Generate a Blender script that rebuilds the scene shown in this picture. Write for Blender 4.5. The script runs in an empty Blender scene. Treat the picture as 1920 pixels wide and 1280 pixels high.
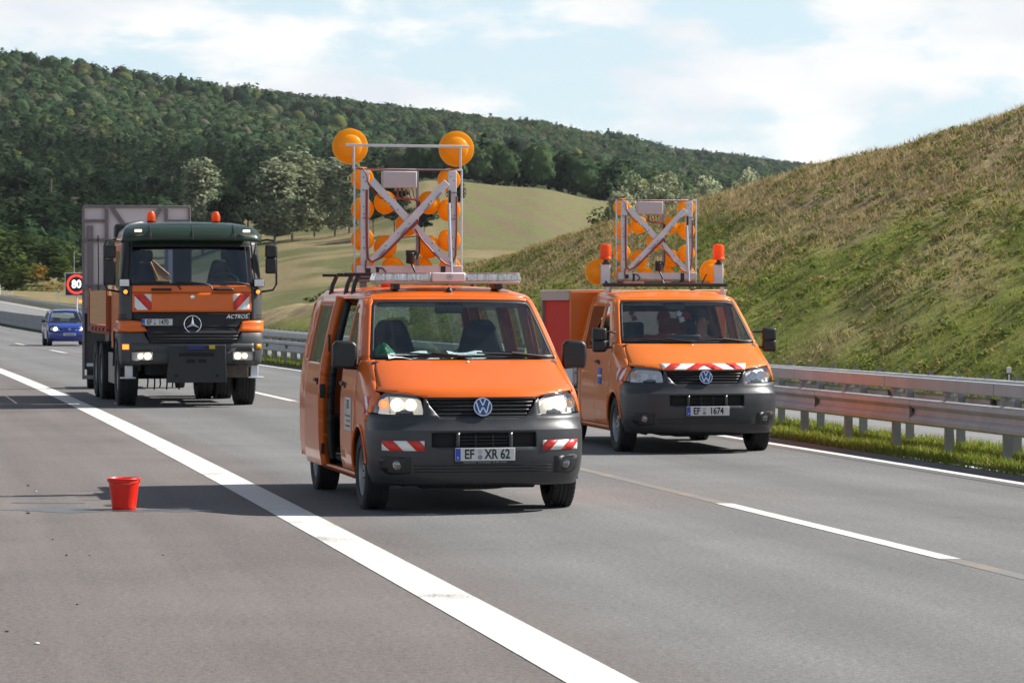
import bpy, bmesh, math, random
import numpy as np
from mathutils import Vector, Matrix
sc = bpy.context.scene
COL = sc.collection
R = math.radians
rnd = random.Random(7)
rng = np.random.default_rng(11)
# ------------------------------------------------------------------ camera, sky, sun, exposure
F_PX, HZ, CAM_Z = 6000.0, 565.0, 1.82      # focal length in photo pixels, horizon row, camera height
cam_d = bpy.data.cameras.new('camera')
cam = bpy.data.objects.new('camera', cam_d); COL.objects.link(cam)
cam_d.sensor_width = 36.0
cam_d.lens = F_PX / 1920.0 * 36.0
cam_d.clip_start = 0.5; cam_d.clip_end = 30000
cam.location = (0, 0, CAM_Z)
cam.rotation_euler = (R(90) - math.atan((640 - HZ) / F_PX), 0, 0)
cam_d.dof.use_dof = True; cam_d.dof.focus_distance = 30.0; cam_d.dof.aperture_fstop = 13.0
sc.camera = cam
SUN_AZ = math.atan2(0.95, 0.265)            # from +Y towards +X
SUN_EL = R(40)
sun_dir = Vector((math.sin(SUN_AZ) * math.cos(SUN_EL), math.cos(SUN_AZ) * math.cos(SUN_EL), math.sin(SUN_EL)))
w = bpy.data.worlds.new('World'); sc.world = w; w.use_nodes = True
nt = w.node_tree; nt.nodes.clear()
def N(t, kind, **kw):
    n = t.nodes.new(kind)
    for k, v in kw.items():
        if k in n.inputs: n.inputs[k].default_value = v
        else: setattr(n, k, v)
    return n
out = N(nt, 'ShaderNodeOutputWorld'); bg = N(nt, 'ShaderNodeBackground', Strength=0.050)
sky = N(nt, 'ShaderNodeTexSky', sky_type='NISHITA', sun_disc=False, sun_elevation=SUN_EL, sun_rotation=SUN_AZ, air_density=1.0, dust_density=0.6, ozone_density=1.5, altitude=300)
tc = N(nt, 'ShaderNodeTexCoord')
mp = N(nt, 'ShaderNodeMapping'); mp.inputs['Scale'].default_value = (1.0, 1.0, 2.8); mp.inputs['Location'].default_value = (0.31, 0.0, 0.17)
n1 = N(nt, 'ShaderNodeTexNoise', Scale=14.0, Detail=9.0, Roughness=0.60, Distortion=0.1)
n2 = N(nt, 'ShaderNodeTexNoise', Scale=3.3, Detail=2.0, Roughness=0.5)
mth = N(nt, 'ShaderNodeMath', operation='ADD'); mth2 = N(nt, 'ShaderNodeMath', operation='MULTIPLY'); mth2.inputs[1].default_value = 0.6
ramp = N(nt, 'ShaderNodeValToRGB'); ramp.color_ramp.elements[0].position = 0.71; ramp.color_ramp.elements[1].position = 0.85
ramp.color_ramp.interpolation = 'EASE'
rampc = N(nt, 'ShaderNodeValToRGB'); rampc.color_ramp.elements[0].position = 0.35; rampc.color_ramp.elements[1].position = 0.65
rampc.color_ramp.elements[0].color = (9.3, 9.9, 10.7, 1); rampc.color_ramp.elements[1].color = (12.4, 12.3, 12.0, 1)
n3 = N(nt, 'ShaderNodeTexNoise', Scale=16.0, Detail=5.0)
haze = N(nt, 'ShaderNodeMix', data_type='RGBA'); haze.inputs[0].default_value = 0.62; haze.inputs[7].default_value = (10.2, 12.6, 14.0, 1)
mix = N(nt, 'ShaderNodeMix', data_type='RGBA')
L = nt.links.new
L(tc.outputs['Generated'], mp.inputs['Vector'])
for n in (n1, n2, n3): L(mp.outputs[0], n.inputs['Vector'])
L(n2.outputs[0], mth2.inputs[0]); L(n1.outputs[0], mth.inputs[0]); L(mth2.outputs[0], mth.inputs[1])
L(mth.outputs[0], ramp.inputs[0]); L(n3.outputs[0], rampc.inputs[0])
L(sky.outputs[0], haze.inputs[6])
sepz = N(nt, 'ShaderNodeSeparateXYZ'); L(tc.outputs['Generated'], sepz.inputs[0])
fall = N(nt, 'ShaderNodeMapRange', interpolation_type='SMOOTHSTEP'); fall.inputs['From Min'].default_value = 0.09; fall.inputs['From Max'].default_value = 0.36; fall.inputs['To Min'].default_value = 1.0; fall.inputs['To Max'].default_value = 0.15
L(sepz.outputs[2], fall.inputs['Value'])
cm = N(nt, 'ShaderNodeMath', operation='MULTIPLY'); L(ramp.outputs[0], cm.inputs[0]); L(fall.outputs[0], cm.inputs[1])
hm = N(nt, 'ShaderNodeMath', operation='MULTIPLY'); hm.inputs[0].default_value = 0.62; L(fall.outputs[0], hm.inputs[1]); L(hm.outputs[0], haze.inputs[0])
L(cm.outputs[0], mix.inputs[0]); L(haze.outputs[2], mix.inputs[6]); L(rampc.outputs[0], mix.inputs[7])
L(mix.outputs[2], bg.inputs['Color']); L(bg.outputs[0], out.inputs['Surface'])
sl = bpy.data.lights.new('sun', 'SUN'); sl.energy = 5.0; sl.angle = R(0.53); sl.color = (1.0, 0.955, 0.88)
so = bpy.data.objects.new('sun', sl); COL.objects.link(so)
so.rotation_euler = (-sun_dir).to_track_quat('-Z', 'Y').to_euler()
so.location = (60, 20, 60)
sc.view_settings.view_transform = 'Standard'; sc.view_settings.look = 'None'
sc.view_settings.exposure = 0.80; sc.view_settings.gamma = 1.0
sc.view_settings.use_curve_mapping = False
sc.render.engine = 'CYCLES'
sc.cycles.max_bounces = 7; sc.cycles.transparent_max_bounces = 14; sc.cycles.caustics_reflective = False; sc.cycles.caustics_refractive = False
sc.cycles.sample_clamp_indirect = 6.0
sc.cycles.use_denoising = True; sc.cycles.denoising_input_passes = 'RGB_ALBEDO_NORMAL'; sc.cycles.denoising_prefilter = 'ACCURATE'

# ------------------------------------------------------------------ materials
MATS = {}
def mat(name, col, rough=0.5, metal=0.0, coat=0.0, emit=0.0, var=0.0, vscale=6.0, bump=0.0, bscale=60.0, emit_col=None, spec=None, dirt=0.0, coord='Object'):
    if name in MATS: return MATS[name]
    m = bpy.data.materials.new(name); m.use_nodes = True; t = m.node_tree
    b = t.nodes['Principled BSDF']
    b.inputs['Base Color'].default_value = (*col, 1); b.inputs['Roughness'].default_value = rough; b.inputs['Metallic'].default_value = metal
    b.inputs['Coat Weight'].default_value = coat; b.inputs['Coat Roughness'].default_value = 0.05
    if spec is not None: b.inputs['Specular IOR Level'].default_value = spec
    if emit:
        b.inputs['Emission Color'].default_value = (*(emit_col or col), 1); b.inputs['Emission Strength'].default_value = emit
    if var or bump or dirt:
        tcn = N(t, 'ShaderNodeTexCoord')
    if var or dirt:
        nz = N(t, 'ShaderNodeTexNoise', Scale=vscale, Detail=6.0, Roughness=0.65)
        t.links.new(tcn.outputs[coord], nz.inputs['Vector'])
        rp = N(t, 'ShaderNodeValToRGB'); rp.color_ramp.elements[0].position = 0.3; rp.color_ramp.elements[1].position = 0.72
        v = max(var, 0.001)
        rp.color_ramp.elements[0].color = tuple(c * (1 - v) for c in col) + (1,)
        rp.color_ramp.elements[1].color = tuple(min(1, c * (1 + v)) for c in col) + (1,)
        t.links.new(nz.outputs[0], rp.inputs[0])
        last = rp.outputs[0]
        if dirt:
            nd = N(t, 'ShaderNodeTexNoise', Scale=vscale * 0.6, Detail=8.0, Roughness=0.7)
            t.links.new(tcn.outputs[coord], nd.inputs['Vector'])
            rd = N(t, 'ShaderNodeValToRGB'); rd.color_ramp.elements[0].position = 0.42; rd.color_ramp.elements[1].position = 0.75
            rd.color_ramp.elements[1].color = (dirt, dirt, dirt, 1)
            mx = N(t, 'ShaderNodeMix', data_type='RGBA'); mx.inputs[7].default_value = (0.16, 0.14, 0.12, 1)
            t.links.new(nd.outputs[0], rd.inputs[0]); t.links.new(rd.outputs[0], mx.inputs[0]); t.links.new(last, mx.inputs[6]); last = mx.outputs[2]
        t.links.new(last, b.inputs['Base Color'])
        rr = N(t, 'ShaderNodeMapRange'); rr.inputs['To Min'].default_value = max(0.02, rough * 0.8); rr.inputs['To Max'].default_value = min(1, rough * 1.25 + 0.02)
        t.links.new(nz.outputs[0], rr.inputs['Value']); t.links.new(rr.outputs[0], b.inputs['Roughness'])
    if bump:
        nb = N(t, 'ShaderNodeTexNoise', Scale=bscale, Detail=4.0)
        t.links.new(tcn.outputs[coord], nb.inputs['Vector'])
        bp = N(t, 'ShaderNodeBump', Strength=bump, Distance=0.02)
        t.links.new(nb.outputs[0], bp.inputs['Height']); t.links.new(bp.outputs[0], b.inputs['Normal'])
    MATS[name] = m; return m
def glass_mat(name, tint, base=0.05, gloss=1.0, rough=0.01):
    m = bpy.data.materials.new(name); m.use_nodes = True; t = m.node_tree; t.nodes.clear()
    o = N(t, 'ShaderNodeOutputMaterial'); tr = N(t, 'ShaderNodeBsdfTransparent'); tr.inputs[0].default_value = (*tint, 1)
    gl = N(t, 'ShaderNodeBsdfGlossy', Roughness=rough); gl.inputs['Color'].default_value = (gloss, gloss, gloss, 1)
    lw = N(t, 'ShaderNodeLayerWeight', Blend=0.5); pw = N(t, 'ShaderNodeMath', operation='POWER'); pw.inputs[1].default_value = 4.5
    ma = N(t, 'ShaderNodeMath', operation='MULTIPLY_ADD'); ma.inputs[1].default_value = 0.95 - base; ma.inputs[2].default_value = base
    mx = N(t, 'ShaderNodeMixShader')
    t.links.new(lw.outputs['Facing'], pw.inputs[0]); t.links.new(pw.outputs[0], ma.inputs[0]); t.links.new(ma.outputs[0], mx.inputs[0])
    t.links.new(tr.outputs[0], mx.inputs[1]); t.links.new(gl.outputs[0], mx.inputs[2]); t.links.new(mx.outputs[0], o.inputs[0])
    MATS[name] = m; return m
def leaf_mat(name, rough=0.75, trans=0.25, attr='Col', var=0.25, vscale=0.7):
    m = bpy.data.materials.new(name); m.use_nodes = True; t = m.node_tree; t.nodes.clear()
    o = N(t, 'ShaderNodeOutputMaterial'); at = N(t, 'ShaderNodeVertexColor', layer_name=attr)
    d = N(t, 'ShaderNodeBsdfDiffuse'); tl = N(t, 'ShaderNodeBsdfTranslucent'); mx = N(t, 'ShaderNodeMixShader'); mx.inputs[0].default_value = trans
    hs = N(t, 'ShaderNodeHueSaturation', Saturation=1.1, Value=1.25)
    t.links.new(at.outputs[0], d.inputs[0]); t.links.new(at.outputs[0], hs.inputs['Color']); t.links.new(hs.outputs[0], tl.inputs[0])
    t.links.new(d.outputs[0], mx.inputs[1]); t.links.new(tl.outputs[0], mx.inputs[2]); t.links.new(mx.outputs[0], o.inputs[0])
    MATS[name] = m; return m
ORANGE = mat('orange_paint', (0.66, 0.120, 0.006), 0.34, coat=0.34, spec=.4, var=0.05, vscale=3.0)
ORANGE2 = mat('bright_orange_paint', (0.70, 0.158, 0.006), 0.34, coat=0.34, spec=.4, var=0.05, vscale=3.0)
ORANGE_T = mat('truck_orange_paint', (0.78, 0.145, 0.010), 0.34, coat=0.2, var=0.06, vscale=2.0, spec=.4)
ORANGE_IN = mat('inner_orange_paint', (0.45, 0.08, 0.015), 0.5, var=0.05)
GREY_PL = mat('grey_bumper_plastic', (0.033, 0.034, 0.039), 0.36, var=0.12, vscale=5.0, bump=0.05, bscale=300)
BLACK_PL = mat('black_plastic', (0.013, 0.013, 0.015), 0.42, var=0.1)
DARK = mat('dark_void', (0.010, 0.010, 0.011), 0.8)
RUBBER = mat('tyre_rubber', (0.022, 0.022, 0.023), 0.8, var=0.3, vscale=9.0)
STEEL_RIM = mat('rim_steel', (0.30, 0.30, 0.31), 0.45, 0.6, var=0.2, dirt=0.5)
CHROME = mat('chrome', (0.75, 0.76, 0.78), 0.12, 1.0)
ALU = mat('worn_aluminium', (0.60, 0.625, 0.665), 0.5, 0.2, var=0.12, vscale=8.0)
ALU_D = mat('dark_aluminium', (0.30, 0.28, 0.28), 0.5, 0.35, var=0.2, vscale=8.0, dirt=0.4)
WHITE = mat('white_film', (0.78, 0.78, 0.76), 0.4, var=0.04)
PLATE_W = mat('plate_white', (0.62, 0.62, 0.62), 0.4, var=0.05)
RED_F = mat('red_film', (0.60, 0.030, 0.022), 0.4, var=0.05)
BLUE = mat('plate_blue', (0.015, 0.06, 0.42), 0.4)
BLACK_T = mat('black_print', (0.012, 0.012, 0.014), 0.5)
SEAT = mat('seat_cloth', (0.020, 0.022, 0.030), 0.9, var=0.2)
DASH = mat('dash_plastic', (0.035, 0.037, 0.042), 0.7, var=0.1)
GLASS = glass_mat('vehicle_glass', (0.76, 0.87, 0.86), 0.065)
GLASS_S = glass_mat('side_glass', (0.45, 0.52, 0.50), 0.10)
LENS = glass_mat('clear_lens', (0.92, 0.94, 0.96), 0.20, rough=0.04)
REFL = mat('lamp_reflector', (0.90, 0.90, 0.92), 0.32, 0.15, var=0.16, vscale=34.0)
BULB = mat('lit_bulb', (1.0, 0.86, 0.60), 0.4, emit=7.0, emit_col=(1.0, 0.80, 0.52))
BULB_DIM = mat('dim_bulb', (1.0, 0.90, 0.72), 0.4, emit=1.1, emit_col=(1.0, 0.85, 0.62))
WARM_REFL = mat('lit_reflector', (0.82, 0.80, 0.76), 0.3, 0.3, var=0.22, vscale=34.0, emit=0.55, emit_col=(1.0, 0.80, 0.50))
AMBER_LIT = mat('amber_bulb', (0.9, 0.18, 0.02), 0.4, emit=1.6, emit_col=(1.0, 0.20, 0.03))
def plastic_lens(name, col, col2):     # translucent coloured plastic
    m = mat(name, col, 0.38, coat=0.12, var=0.08, vscale=5.0); t = m.node_tree; b = t.nodes['Principled BSDF']; o = [n for n in t.nodes if n.type == 'OUTPUT_MATERIAL'][0]
    tl = N(t, 'ShaderNodeBsdfTranslucent'); tl.inputs[0].default_value = (*col2, 1); mx = N(t, 'ShaderNodeMixShader'); mx.inputs[0].default_value = 0.5
    t.links.new(b.outputs[0], mx.inputs[1]); t.links.new(tl.outputs[0], mx.inputs[2]); t.links.new(mx.outputs[0], o.inputs[0]); return m
BEACON = plastic_lens('beacon_orange', (0.85, 0.13, 0.012), (1.0, 0.24, 0.03))
AMBER = plastic_lens('amber_lens', (0.90, 0.40, 0.012), (1.0, 0.56, 0.03)); AMBER_D = plastic_lens('deep_amber_lens', (0.94, 0.46, 0.030), (1.0, 0.62, 0.06))
MIRROR = mat('mirror_glass', (0.8, 0.8, 0.8), 0.03, 1.0)
CABLE = mat('red_cable', (0.25, 0.045, 0.03), 0.5)
CONC = mat('concrete', (0.27, 0.265, 0.275), 0.9, var=0.18, vscale=1.1, bump=0.3, bscale=20)
ZINC = mat('galvanised_steel', (0.41, 0.412, 0.42), 0.55, 0.2, var=0.14, vscale=2.2, dirt=0.25)
ZINC_P = mat('bounce_tinted_steel', (0.45, 0.425, 0.415), 0.6, 0.15, var=0.14, vscale=2.2, dirt=0.15)  # pink bounce light put into the steel colour of some beams
ZINC_D = mat('dull_steel_post', (0.25, 0.26, 0.27), 0.6, 0.2, var=0.2, vscale=4.0, dirt=0.4)

# ------------------------------------------------------------------ scene helpers
def tag(o, label=None, cat=None, group=None, kind=None):
    if label: o['label'] = label
    if cat: o['category'] = cat
    if group: o['group'] = group
    if kind: o['kind'] = kind
    return o
def link(o, parent=None):
    COL.objects.link(o)
    if parent is not None: o.parent = parent
    return o
def empty(name, loc=(0, 0, 0), rz=0.0, parent=None):
    o = bpy.data.objects.new(name, None); o.location = loc; o.rotation_euler = (0, 0, rz); o.empty_display_size = 0.2
    return link(o, parent)
def copy_tree(o, parent=None):
    c = o.copy(); COL.objects.link(c); c.parent = parent
    for ch in o.children: copy_tree(ch, c)
    return c
class MB:
    def __init__(s): s.v = []; s.f = []; s.mi = []
    def add(s, vs, fs, mi=0):
        k = len(s.v); s.v += [tuple(p) for p in vs]; s.f += [tuple(i + k for i in f) for f in fs]; s.mi += [mi] * len(fs); return s
    def box(s, c, d, rot=None, mi=0):
        x, y, z = d[0] / 2, d[1] / 2, d[2] / 2
        vs = [Vector(p) for p in ((-x, -y, -z), (x, -y, -z), (x, y, -z), (-x, y, -z), (-x, -y, z), (x, -y, z), (x, y, z), (-x, y, z))]
        if rot is not None: vs = [rot @ p for p in vs]
        c = Vector(c)
        return s.add([p + c for p in vs], [(0, 3, 2, 1), (4, 5, 6, 7), (0, 1, 5, 4), (1, 2, 6, 5), (2, 3, 7, 6), (3, 0, 4, 7)], mi)
    def bar(s, p0, p1, wd, dp, up=(0, 1, 0), mi=0):   # rectangular bar from p0 to p1
        p0, p1 = Vector(p0), Vector(p1); a = (p1 - p0); ln = a.length; a.normalize(); u = Vector(up)
        b = a.cross(u).normalized(); u = b.cross(a)
        m = Matrix((b, u, a)).transposed()
        return s.box((p0 + p1) / 2, (wd, dp, ln), m, mi)
    def cyl(s, p0, p1, r0, r1=None, n=16, caps=True, mi=0):
        r1 = r0 if r1 is None else r1
        return s.lathe([(r0, 0.0), (r1, (Vector(p1) - Vector(p0)).length)], p0, Vector(p1) - Vector(p0), n, caps, mi)
    def lathe(s, prof, o, ax, n=20, caps=True, mi=0):
        o = Vector(o); ax = Vector(ax).normalized(); t = Vector((0, 0, 1)) if abs(ax.z) < 0.9 else Vector((1, 0, 0))
        b = ax.cross(t).normalized(); c = ax.cross(b)
        vs = []; fs = []
        for r, h in prof:
            for i in range(n):
                a = 2 * math.pi * i / n; vs.append(o + ax * h + (b * math.cos(a) + c * math.sin(a)) * r)
        for j in range(len(prof) - 1):
            for i in range(n):
                k = (i + 1) % n; fs.append((j * n + i, j * n + k, (j + 1) * n + k, (j + 1) * n + i))
        if caps:
            if prof[0][0] > 1e-6: fs.append(tuple(range(n - 1, -1, -1)))
            if prof[-1][0] > 1e-6: fs.append(tuple((len(prof) - 1) * n + i for i in range(n)))
        return s.add(vs, fs, mi)
    def tube(s, pts, r, n=8, mi=0):
        pts = [Vector(p) for p in pts]; vs = []; fs = []
        t0 = (pts[1] - pts[0]).normalized(); u = t0.cross(Vector((0.3, 0.2, 1))).normalized()
        for i, p in enumerate(pts):
            t = ((pts[min(i + 1, len(pts) - 1)] - pts[max(i - 1, 0)])).normalized()
            u = (u - t * u.dot(t)).normalized(); v = t.cross(u)
            for k in range(n):
                a = 2 * math.pi * k / n; vs.append(p + (u * math.cos(a) + v * math.sin(a)) * r)
        for i in range(len(pts) - 1):
            for k in range(n):
                q = (k + 1) % n; fs.append((i * n + k, i * n + q, (i + 1) * n + q, (i + 1) * n + k))
        fs.append(tuple(range(n - 1, -1, -1))); fs.append(tuple((len(pts) - 1) * n + k for k in range(n)))
        return s.add(vs, fs, mi)
    def prism(s, poly, o, ux, uy, depth, mi=0):   # polygon in plane (ux,uy), extruded along ux x uy by depth
        o, ux, uy = Vector(o), Vector(ux), Vector(uy); nz = ux.cross(uy).normalized(); n = len(poly)
        a = [o + ux * p[0] + uy * p[1] for p in poly]; b = [p + nz * depth for p in a]
        return s.add(a + b, [tuple(range(n - 1, -1, -1)), tuple(range(n, 2 * n))] + [(i, (i + 1) % n, n + (i + 1) % n, n + i) for i in range(n)], mi)
    def build(s, name, mats, parent=None, bevel=0.0, seg=2, smooth=35, fix=True):
        me = bpy.data.meshes.new(name); me.from_pydata(s.v, [], s.f)
        mats = mats if isinstance(mats, (list, tuple)) else [mats]
        for m in mats: me.materials.append(m)
        if len(mats) > 1: me.polygons.foreach_set('material_index', s.mi)
        if fix:
            bm = bmesh.new(); bm.from_mesh(me); bmesh.ops.recalc_face_normals(bm, faces=bm.faces); bm.to_mesh(me); bm.free()
        shade(me, smooth)
        o = bpy.data.objects.new(name, me); link(o, parent)
        if bevel:
            bv = o.modifiers.new('Bevel', 'BEVEL'); bv.width = bevel; bv.segments = seg; bv.limit_method = 'ANGLE'; bv.angle_limit = R(40); bv.harden_normals = False
        return o
def shade(me, ang=35):
    if not len(me.polygons): return
    me.polygons.foreach_set('use_smooth', [True] * len(me.polygons))
    if ang < 180: me.set_sharp_from_angle(angle=R(ang))
def np_mesh(name, V, Fc, mats, parent=None, col=None, smooth=False, fmat=None):
    """V (n,3), Fc (m,k) with k = 3 or 4; col (n,3) becomes the colour attribute Col"""
    me = bpy.data.meshes.new(name); n, (m, k) = len(V), Fc.shape
    me.vertices.add(n); me.vertices.foreach_set('co', np.asarray(V, np.float32).ravel())
    me.loops.add(m * k); me.loops.foreach_set('vertex_index', np.asarray(Fc, np.int32).ravel())
    me.polygons.add(m); me.polygons.foreach_set('loop_start', np.arange(0, m * k, k, dtype=np.int32))
    me.update(calc_edges=True)
    for mm in (mats if isinstance(mats, (list, tuple)) else [mats]): me.materials.append(mm)
    if fmat is not None: me.polygons.foreach_set('material_index', np.asarray(fmat, np.int32))
    if col is not None:
        a = me.color_attributes.new('Col', 'FLOAT_COLOR', 'POINT')
        a.data.foreach_set('color', np.concatenate([col, np.ones((n, 1))], 1).astype(np.float32).ravel())
    me.polygons.foreach_set('use_smooth', [bool(smooth)] * m)
    o = bpy.data.objects.new(name, me); return link(o, parent)
def text(name, s, size, m, parent, loc, sx=1.0, extrude=0.0015, rot=(R(90), 0, 0), align='CENTER', shear=0.0, offset=0.0):
    cu = bpy.data.curves.new(name, 'FONT'); cu.body = s; cu.size = size; cu.align_x = align; cu.align_y = 'CENTER'; cu.extrude = extrude; cu.shear = shear; cu.resolution_u = 3; cu.offset = offset
    t = bpy.data.objects.new(name + '_curve', cu); COL.objects.link(t)
    dg = bpy.context.evaluated_depsgraph_get(); me = bpy.data.meshes.new_from_object(t.evaluated_get(dg)); bpy.data.objects.remove(t); bpy.data.curves.remove(cu)
    me.materials.clear(); me.materials.append(m); me.name = name
    o = bpy.data.objects.new(name, me); o.location = loc; o.rotation_euler = rot; o.scale = (sx, 1, 1); return link(o, parent)
# value noise for colours and relief
def vnoise(x, y, seed=0):
    xi = np.floor(x).astype(np.int64); yi = np.floor(y).astype(np.int64); xf = x - xi; yf = y - yi
    def h(a, b):
        n = (a * 374761393 + b * 668265263 + seed * 974634777) & 0x7fffffff
        n = ((n ^ (n >> 13)) * 1274126177) & 0x7fffffff
        return ((n ^ (n >> 16)) & 0xffff) / 65535.0
    u = xf * xf * (3 - 2 * xf); v = yf * yf * (3 - 2 * yf)
    return (h(xi, yi) * (1 - u) + h(xi + 1, yi) * u) * (1 - v) + (h(xi, yi + 1) * (1 - u) + h(xi + 1, yi + 1) * u) * v
def fbm(x, y, seed=0, octv=4):
    s = 0; a = 0.5; t = 0
    for i in range(octv):
        s = s + a * vnoise(x * 2 ** i, y * 2 ** i, seed + i); t += a; a *= 0.5
    return s / t
def sstep(a, b, x): t = np.clip((x - a) / (b - a), 0, 1); return t * t * (3 - 2 * t)
def lerp3(c0, c1, t): t = np.asarray(t)[..., None]; return np.asarray(c0) * (1 - t) + np.asarray(c1) * t
# ------------------------------------------------------------------ road layout: a = offset across, d = distance along view
def softplus(x): return np.log1p(np.exp(np.clip(x, -40, 40))) + np.maximum(x - 40, 0)
def m_of(d):      # a long left hand curve that straightens out beyond 110 m
    d = np.asarray(d, float); c = np.minimum(d, 110.0)
    return -0.54 - 0.181 * c - 0.00021 * c * c - 0.2272 * (d - c)
def z0_of(d): return 0.012 * 30 * softplus((np.asarray(d, float) - 205) / 30)
def cross(a): return -0.052 * (np.clip(a, 14.0, 28.0) - 14.0)
def road_xyz(a, d, lift=0.0):
    a = np.asarray(a, float); d = np.asarray(d, float)
    return np.stack([a + m_of(d), d + 0 * a, z0_of(d) + cross(a) + lift], -1)
def RP(a, d, lift=0.0): return Vector(road_xyz(a, d, lift))
def heading(d): return math.atan2(-(float(m_of(d + .5)) - float(m_of(d - .5))), 1.0)
D_ST = np.concatenate([np.arange(-30, 60, 1.5), np.arange(60, 120, 3.0), np.arange(120, 720, 8.0)])
def strip(name, a_list, d_list, lift, m, **kw):
    A, D = np.meshgrid(np.asarray(a_list, float), d_list); V = road_xyz(A, D, lift).reshape(-1, 3); na = len(a_list); nd = len(d_list)
    i = np.arange((nd - 1) * (na - 1)); r, c = i // (na - 1), i % (na - 1); b = r * na + c
    Fc = np.stack([b, b + 1, b + na + 1, b + na], 1)
    o = np_mesh(name, V, Fc, m, smooth=True)
    uv = o.data.uv_layers.new(name='UVMap'); li = Fc.ravel()
    uv.data.foreach_set('uv', np.stack([A.ravel()[li], D.ravel()[li]], 1).astype(np.float32).ravel())
    return o
def asphalt(name, c1, c2, split=None, c3=None):
    m = bpy.data.materials.new(name); m.use_nodes = True; t = m.node_tree; b = t.nodes['Principled BSDF']; b.inputs['Roughness'].default_value = 0.85
    b.inputs['Specular IOR Level'].default_value = 0.35
    uv = N(t, 'ShaderNodeUVMap'); geo = N(t, 'ShaderNodeNewGeometry')
    mp1 = N(t, 'ShaderNodeMapping'); mp1.inputs['Scale'].default_value = (1.6, 0.05, 1)
    st = N(t, 'ShaderNodeTexNoise', Scale=1.0, Detail=5.0, Roughness=0.6)          # streaks along the lane
    pt = N(t, 'ShaderNodeTexNoise', Scale=0.35, Detail=5.0, Roughness=0.6)
    gr = N(t, 'ShaderNodeTexNoise', Scale=70.0, Detail=3.0, Roughness=0.8)
    gr2 = N(t, 'ShaderNodeTexNoise', Scale=24.0, Detail=3.0, Roughness=0.8)
    t.links.new(uv.outputs[0], mp1.inputs['Vector']); t.links.new(mp1.outputs[0], st.inputs['Vector'])
    for n in (pt, gr, gr2): t.links.new(geo.outputs['Position'], n.inputs['Vector'])
    mx = N(t, 'ShaderNodeMix', data_type='RGBA'); mx.inputs[6].default_value = (*c1, 1); mx.inputs[7].default_value = (*c2, 1)
    ad = N(t, 'ShaderNodeMath', operation='ADD'); t.links.new(st.outputs[0], ad.inputs[0]); t.links.new(pt.outputs[0], ad.inputs[1])
    mr = N(t, 'ShaderNodeMapRange'); mr.inputs['From Min'].default_value = 0.72; mr.inputs['From Max'].default_value = 1.28
    t.links.new(ad.outputs[0], mr.inputs['Value']); t.links.new(mr.outputs[0], mx.inputs[0])
    wv = N(t, 'ShaderNodeTexWave', Scale=0.46, Distortion=1.2, Detail=3.0); wv.inputs['Detail Scale'].default_value = 0.6; mpw = N(t, 'ShaderNodeMapping'); mpw.inputs['Scale'].default_value = (0.36, 0.012, 1); t.links.new(uv.outputs[0], mpw.inputs['Vector']); t.links.new(mpw.outputs[0], wv.inputs['Vector'])
    wr = N(t, 'ShaderNodeMapRange'); wr.inputs['To Min'].default_value = 0.90; wr.inputs['To Max'].default_value = 1.04; t.links.new(wv.outputs[1], wr.inputs['Value'])
    wm = N(t, 'ShaderNodeMix', data_type='RGBA', blend_type='MULTIPLY'); wm.inputs[0].default_value = 1.0; t.links.new(mx.outputs[2], wm.inputs[6]); t.links.new(wr.outputs[0], wm.inputs[7])
    so_n = N(t, 'ShaderNodeTexNoise', Scale=0.9, Detail=5.0, Roughness=0.7); t.links.new(geo.outputs['Position'], so_n.inputs['Vector'])
    sr = N(t, 'ShaderNodeValToRGB'); sr.color_ramp.elements[0].position = 0.60; sr.color_ramp.elements[1].position = 0.74; sr.color_ramp.elements[0].color = (1, 1, 1, 1); sr.color_ramp.elements[1].color = (0.80, 0.80, 0.80, 1); t.links.new(so_n.outputs[0], sr.inputs[0])
    ws_ = N(t, 'ShaderNodeMix', data_type='RGBA', blend_type='MULTIPLY'); ws_.inputs[0].default_value = 1.0; t.links.new(wm.outputs[2], ws_.inputs[6]); t.links.new(sr.outputs[0], ws_.inputs[7])
    last = ws_.outputs[2]
    if split is not None:
        sp = N(t, 'ShaderNodeSeparateXYZ'); t.links.new(uv.outputs[0], sp.inputs[0])
        rr = N(t, 'ShaderNodeMapRange', interpolation_type='SMOOTHSTEP'); rr.inputs['From Min'].default_value = split - 0.5; rr.inputs['From Max'].default_value = split + 0.6
        m3 = N(t, 'ShaderNodeMix', data_type='RGBA'); m3.inputs[6].default_value = (*c3, 1)
        mz = N(t, 'ShaderNodeMix', data_type='RGBA', blend_type='MULTIPLY'); mz.inputs[0].default_value = 1.0
        rp2 = N(t, 'ShaderNodeMapRange'); rp2.inputs['From Min'].default_value = 0.7; rp2.inputs['From Max'].default_value = 1.3; rp2.inputs['To Min'].default_value = 0.78; rp2.inputs['To Max'].default_value = 1.18
        t.links.new(ad.outputs[0], rp2.inputs['Value'])
        t.links.new(rp2.outputs[0], mz.inputs[6]); mz.inputs[7].default_value = (*c3, 1)
        t.links.new(mz.outputs[2], m3.inputs[6])
        t.links.new(sp.outputs[0], rr.inputs['Value']); t.links.new(rr.outputs[0], m3.inputs[0]); t.links.new(last, m3.inputs[7]); last = m3.outputs[2]
    sm = N(t, 'ShaderNodeMath', operation='ADD'); t.links.new(gr.outputs[0], sm.inputs[0]); t.links.new(gr2.outputs[0], sm.inputs[1])
    gm = N(t, 'ShaderNodeMapRange'); gm.inputs['From Min'].default_value = 0.72; gm.inputs['From Max'].default_value = 1.28; gm.inputs['To Min'].default_value = 0.48; gm.inputs['To Max'].default_value = 1.46
    t.links.new(sm.outputs[0], gm.inputs['Value'])
    mm = N(t, 'ShaderNodeMix', data_type='RGBA', blend_type='MULTIPLY'); mm.inputs[0].default_value = 1.0
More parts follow.
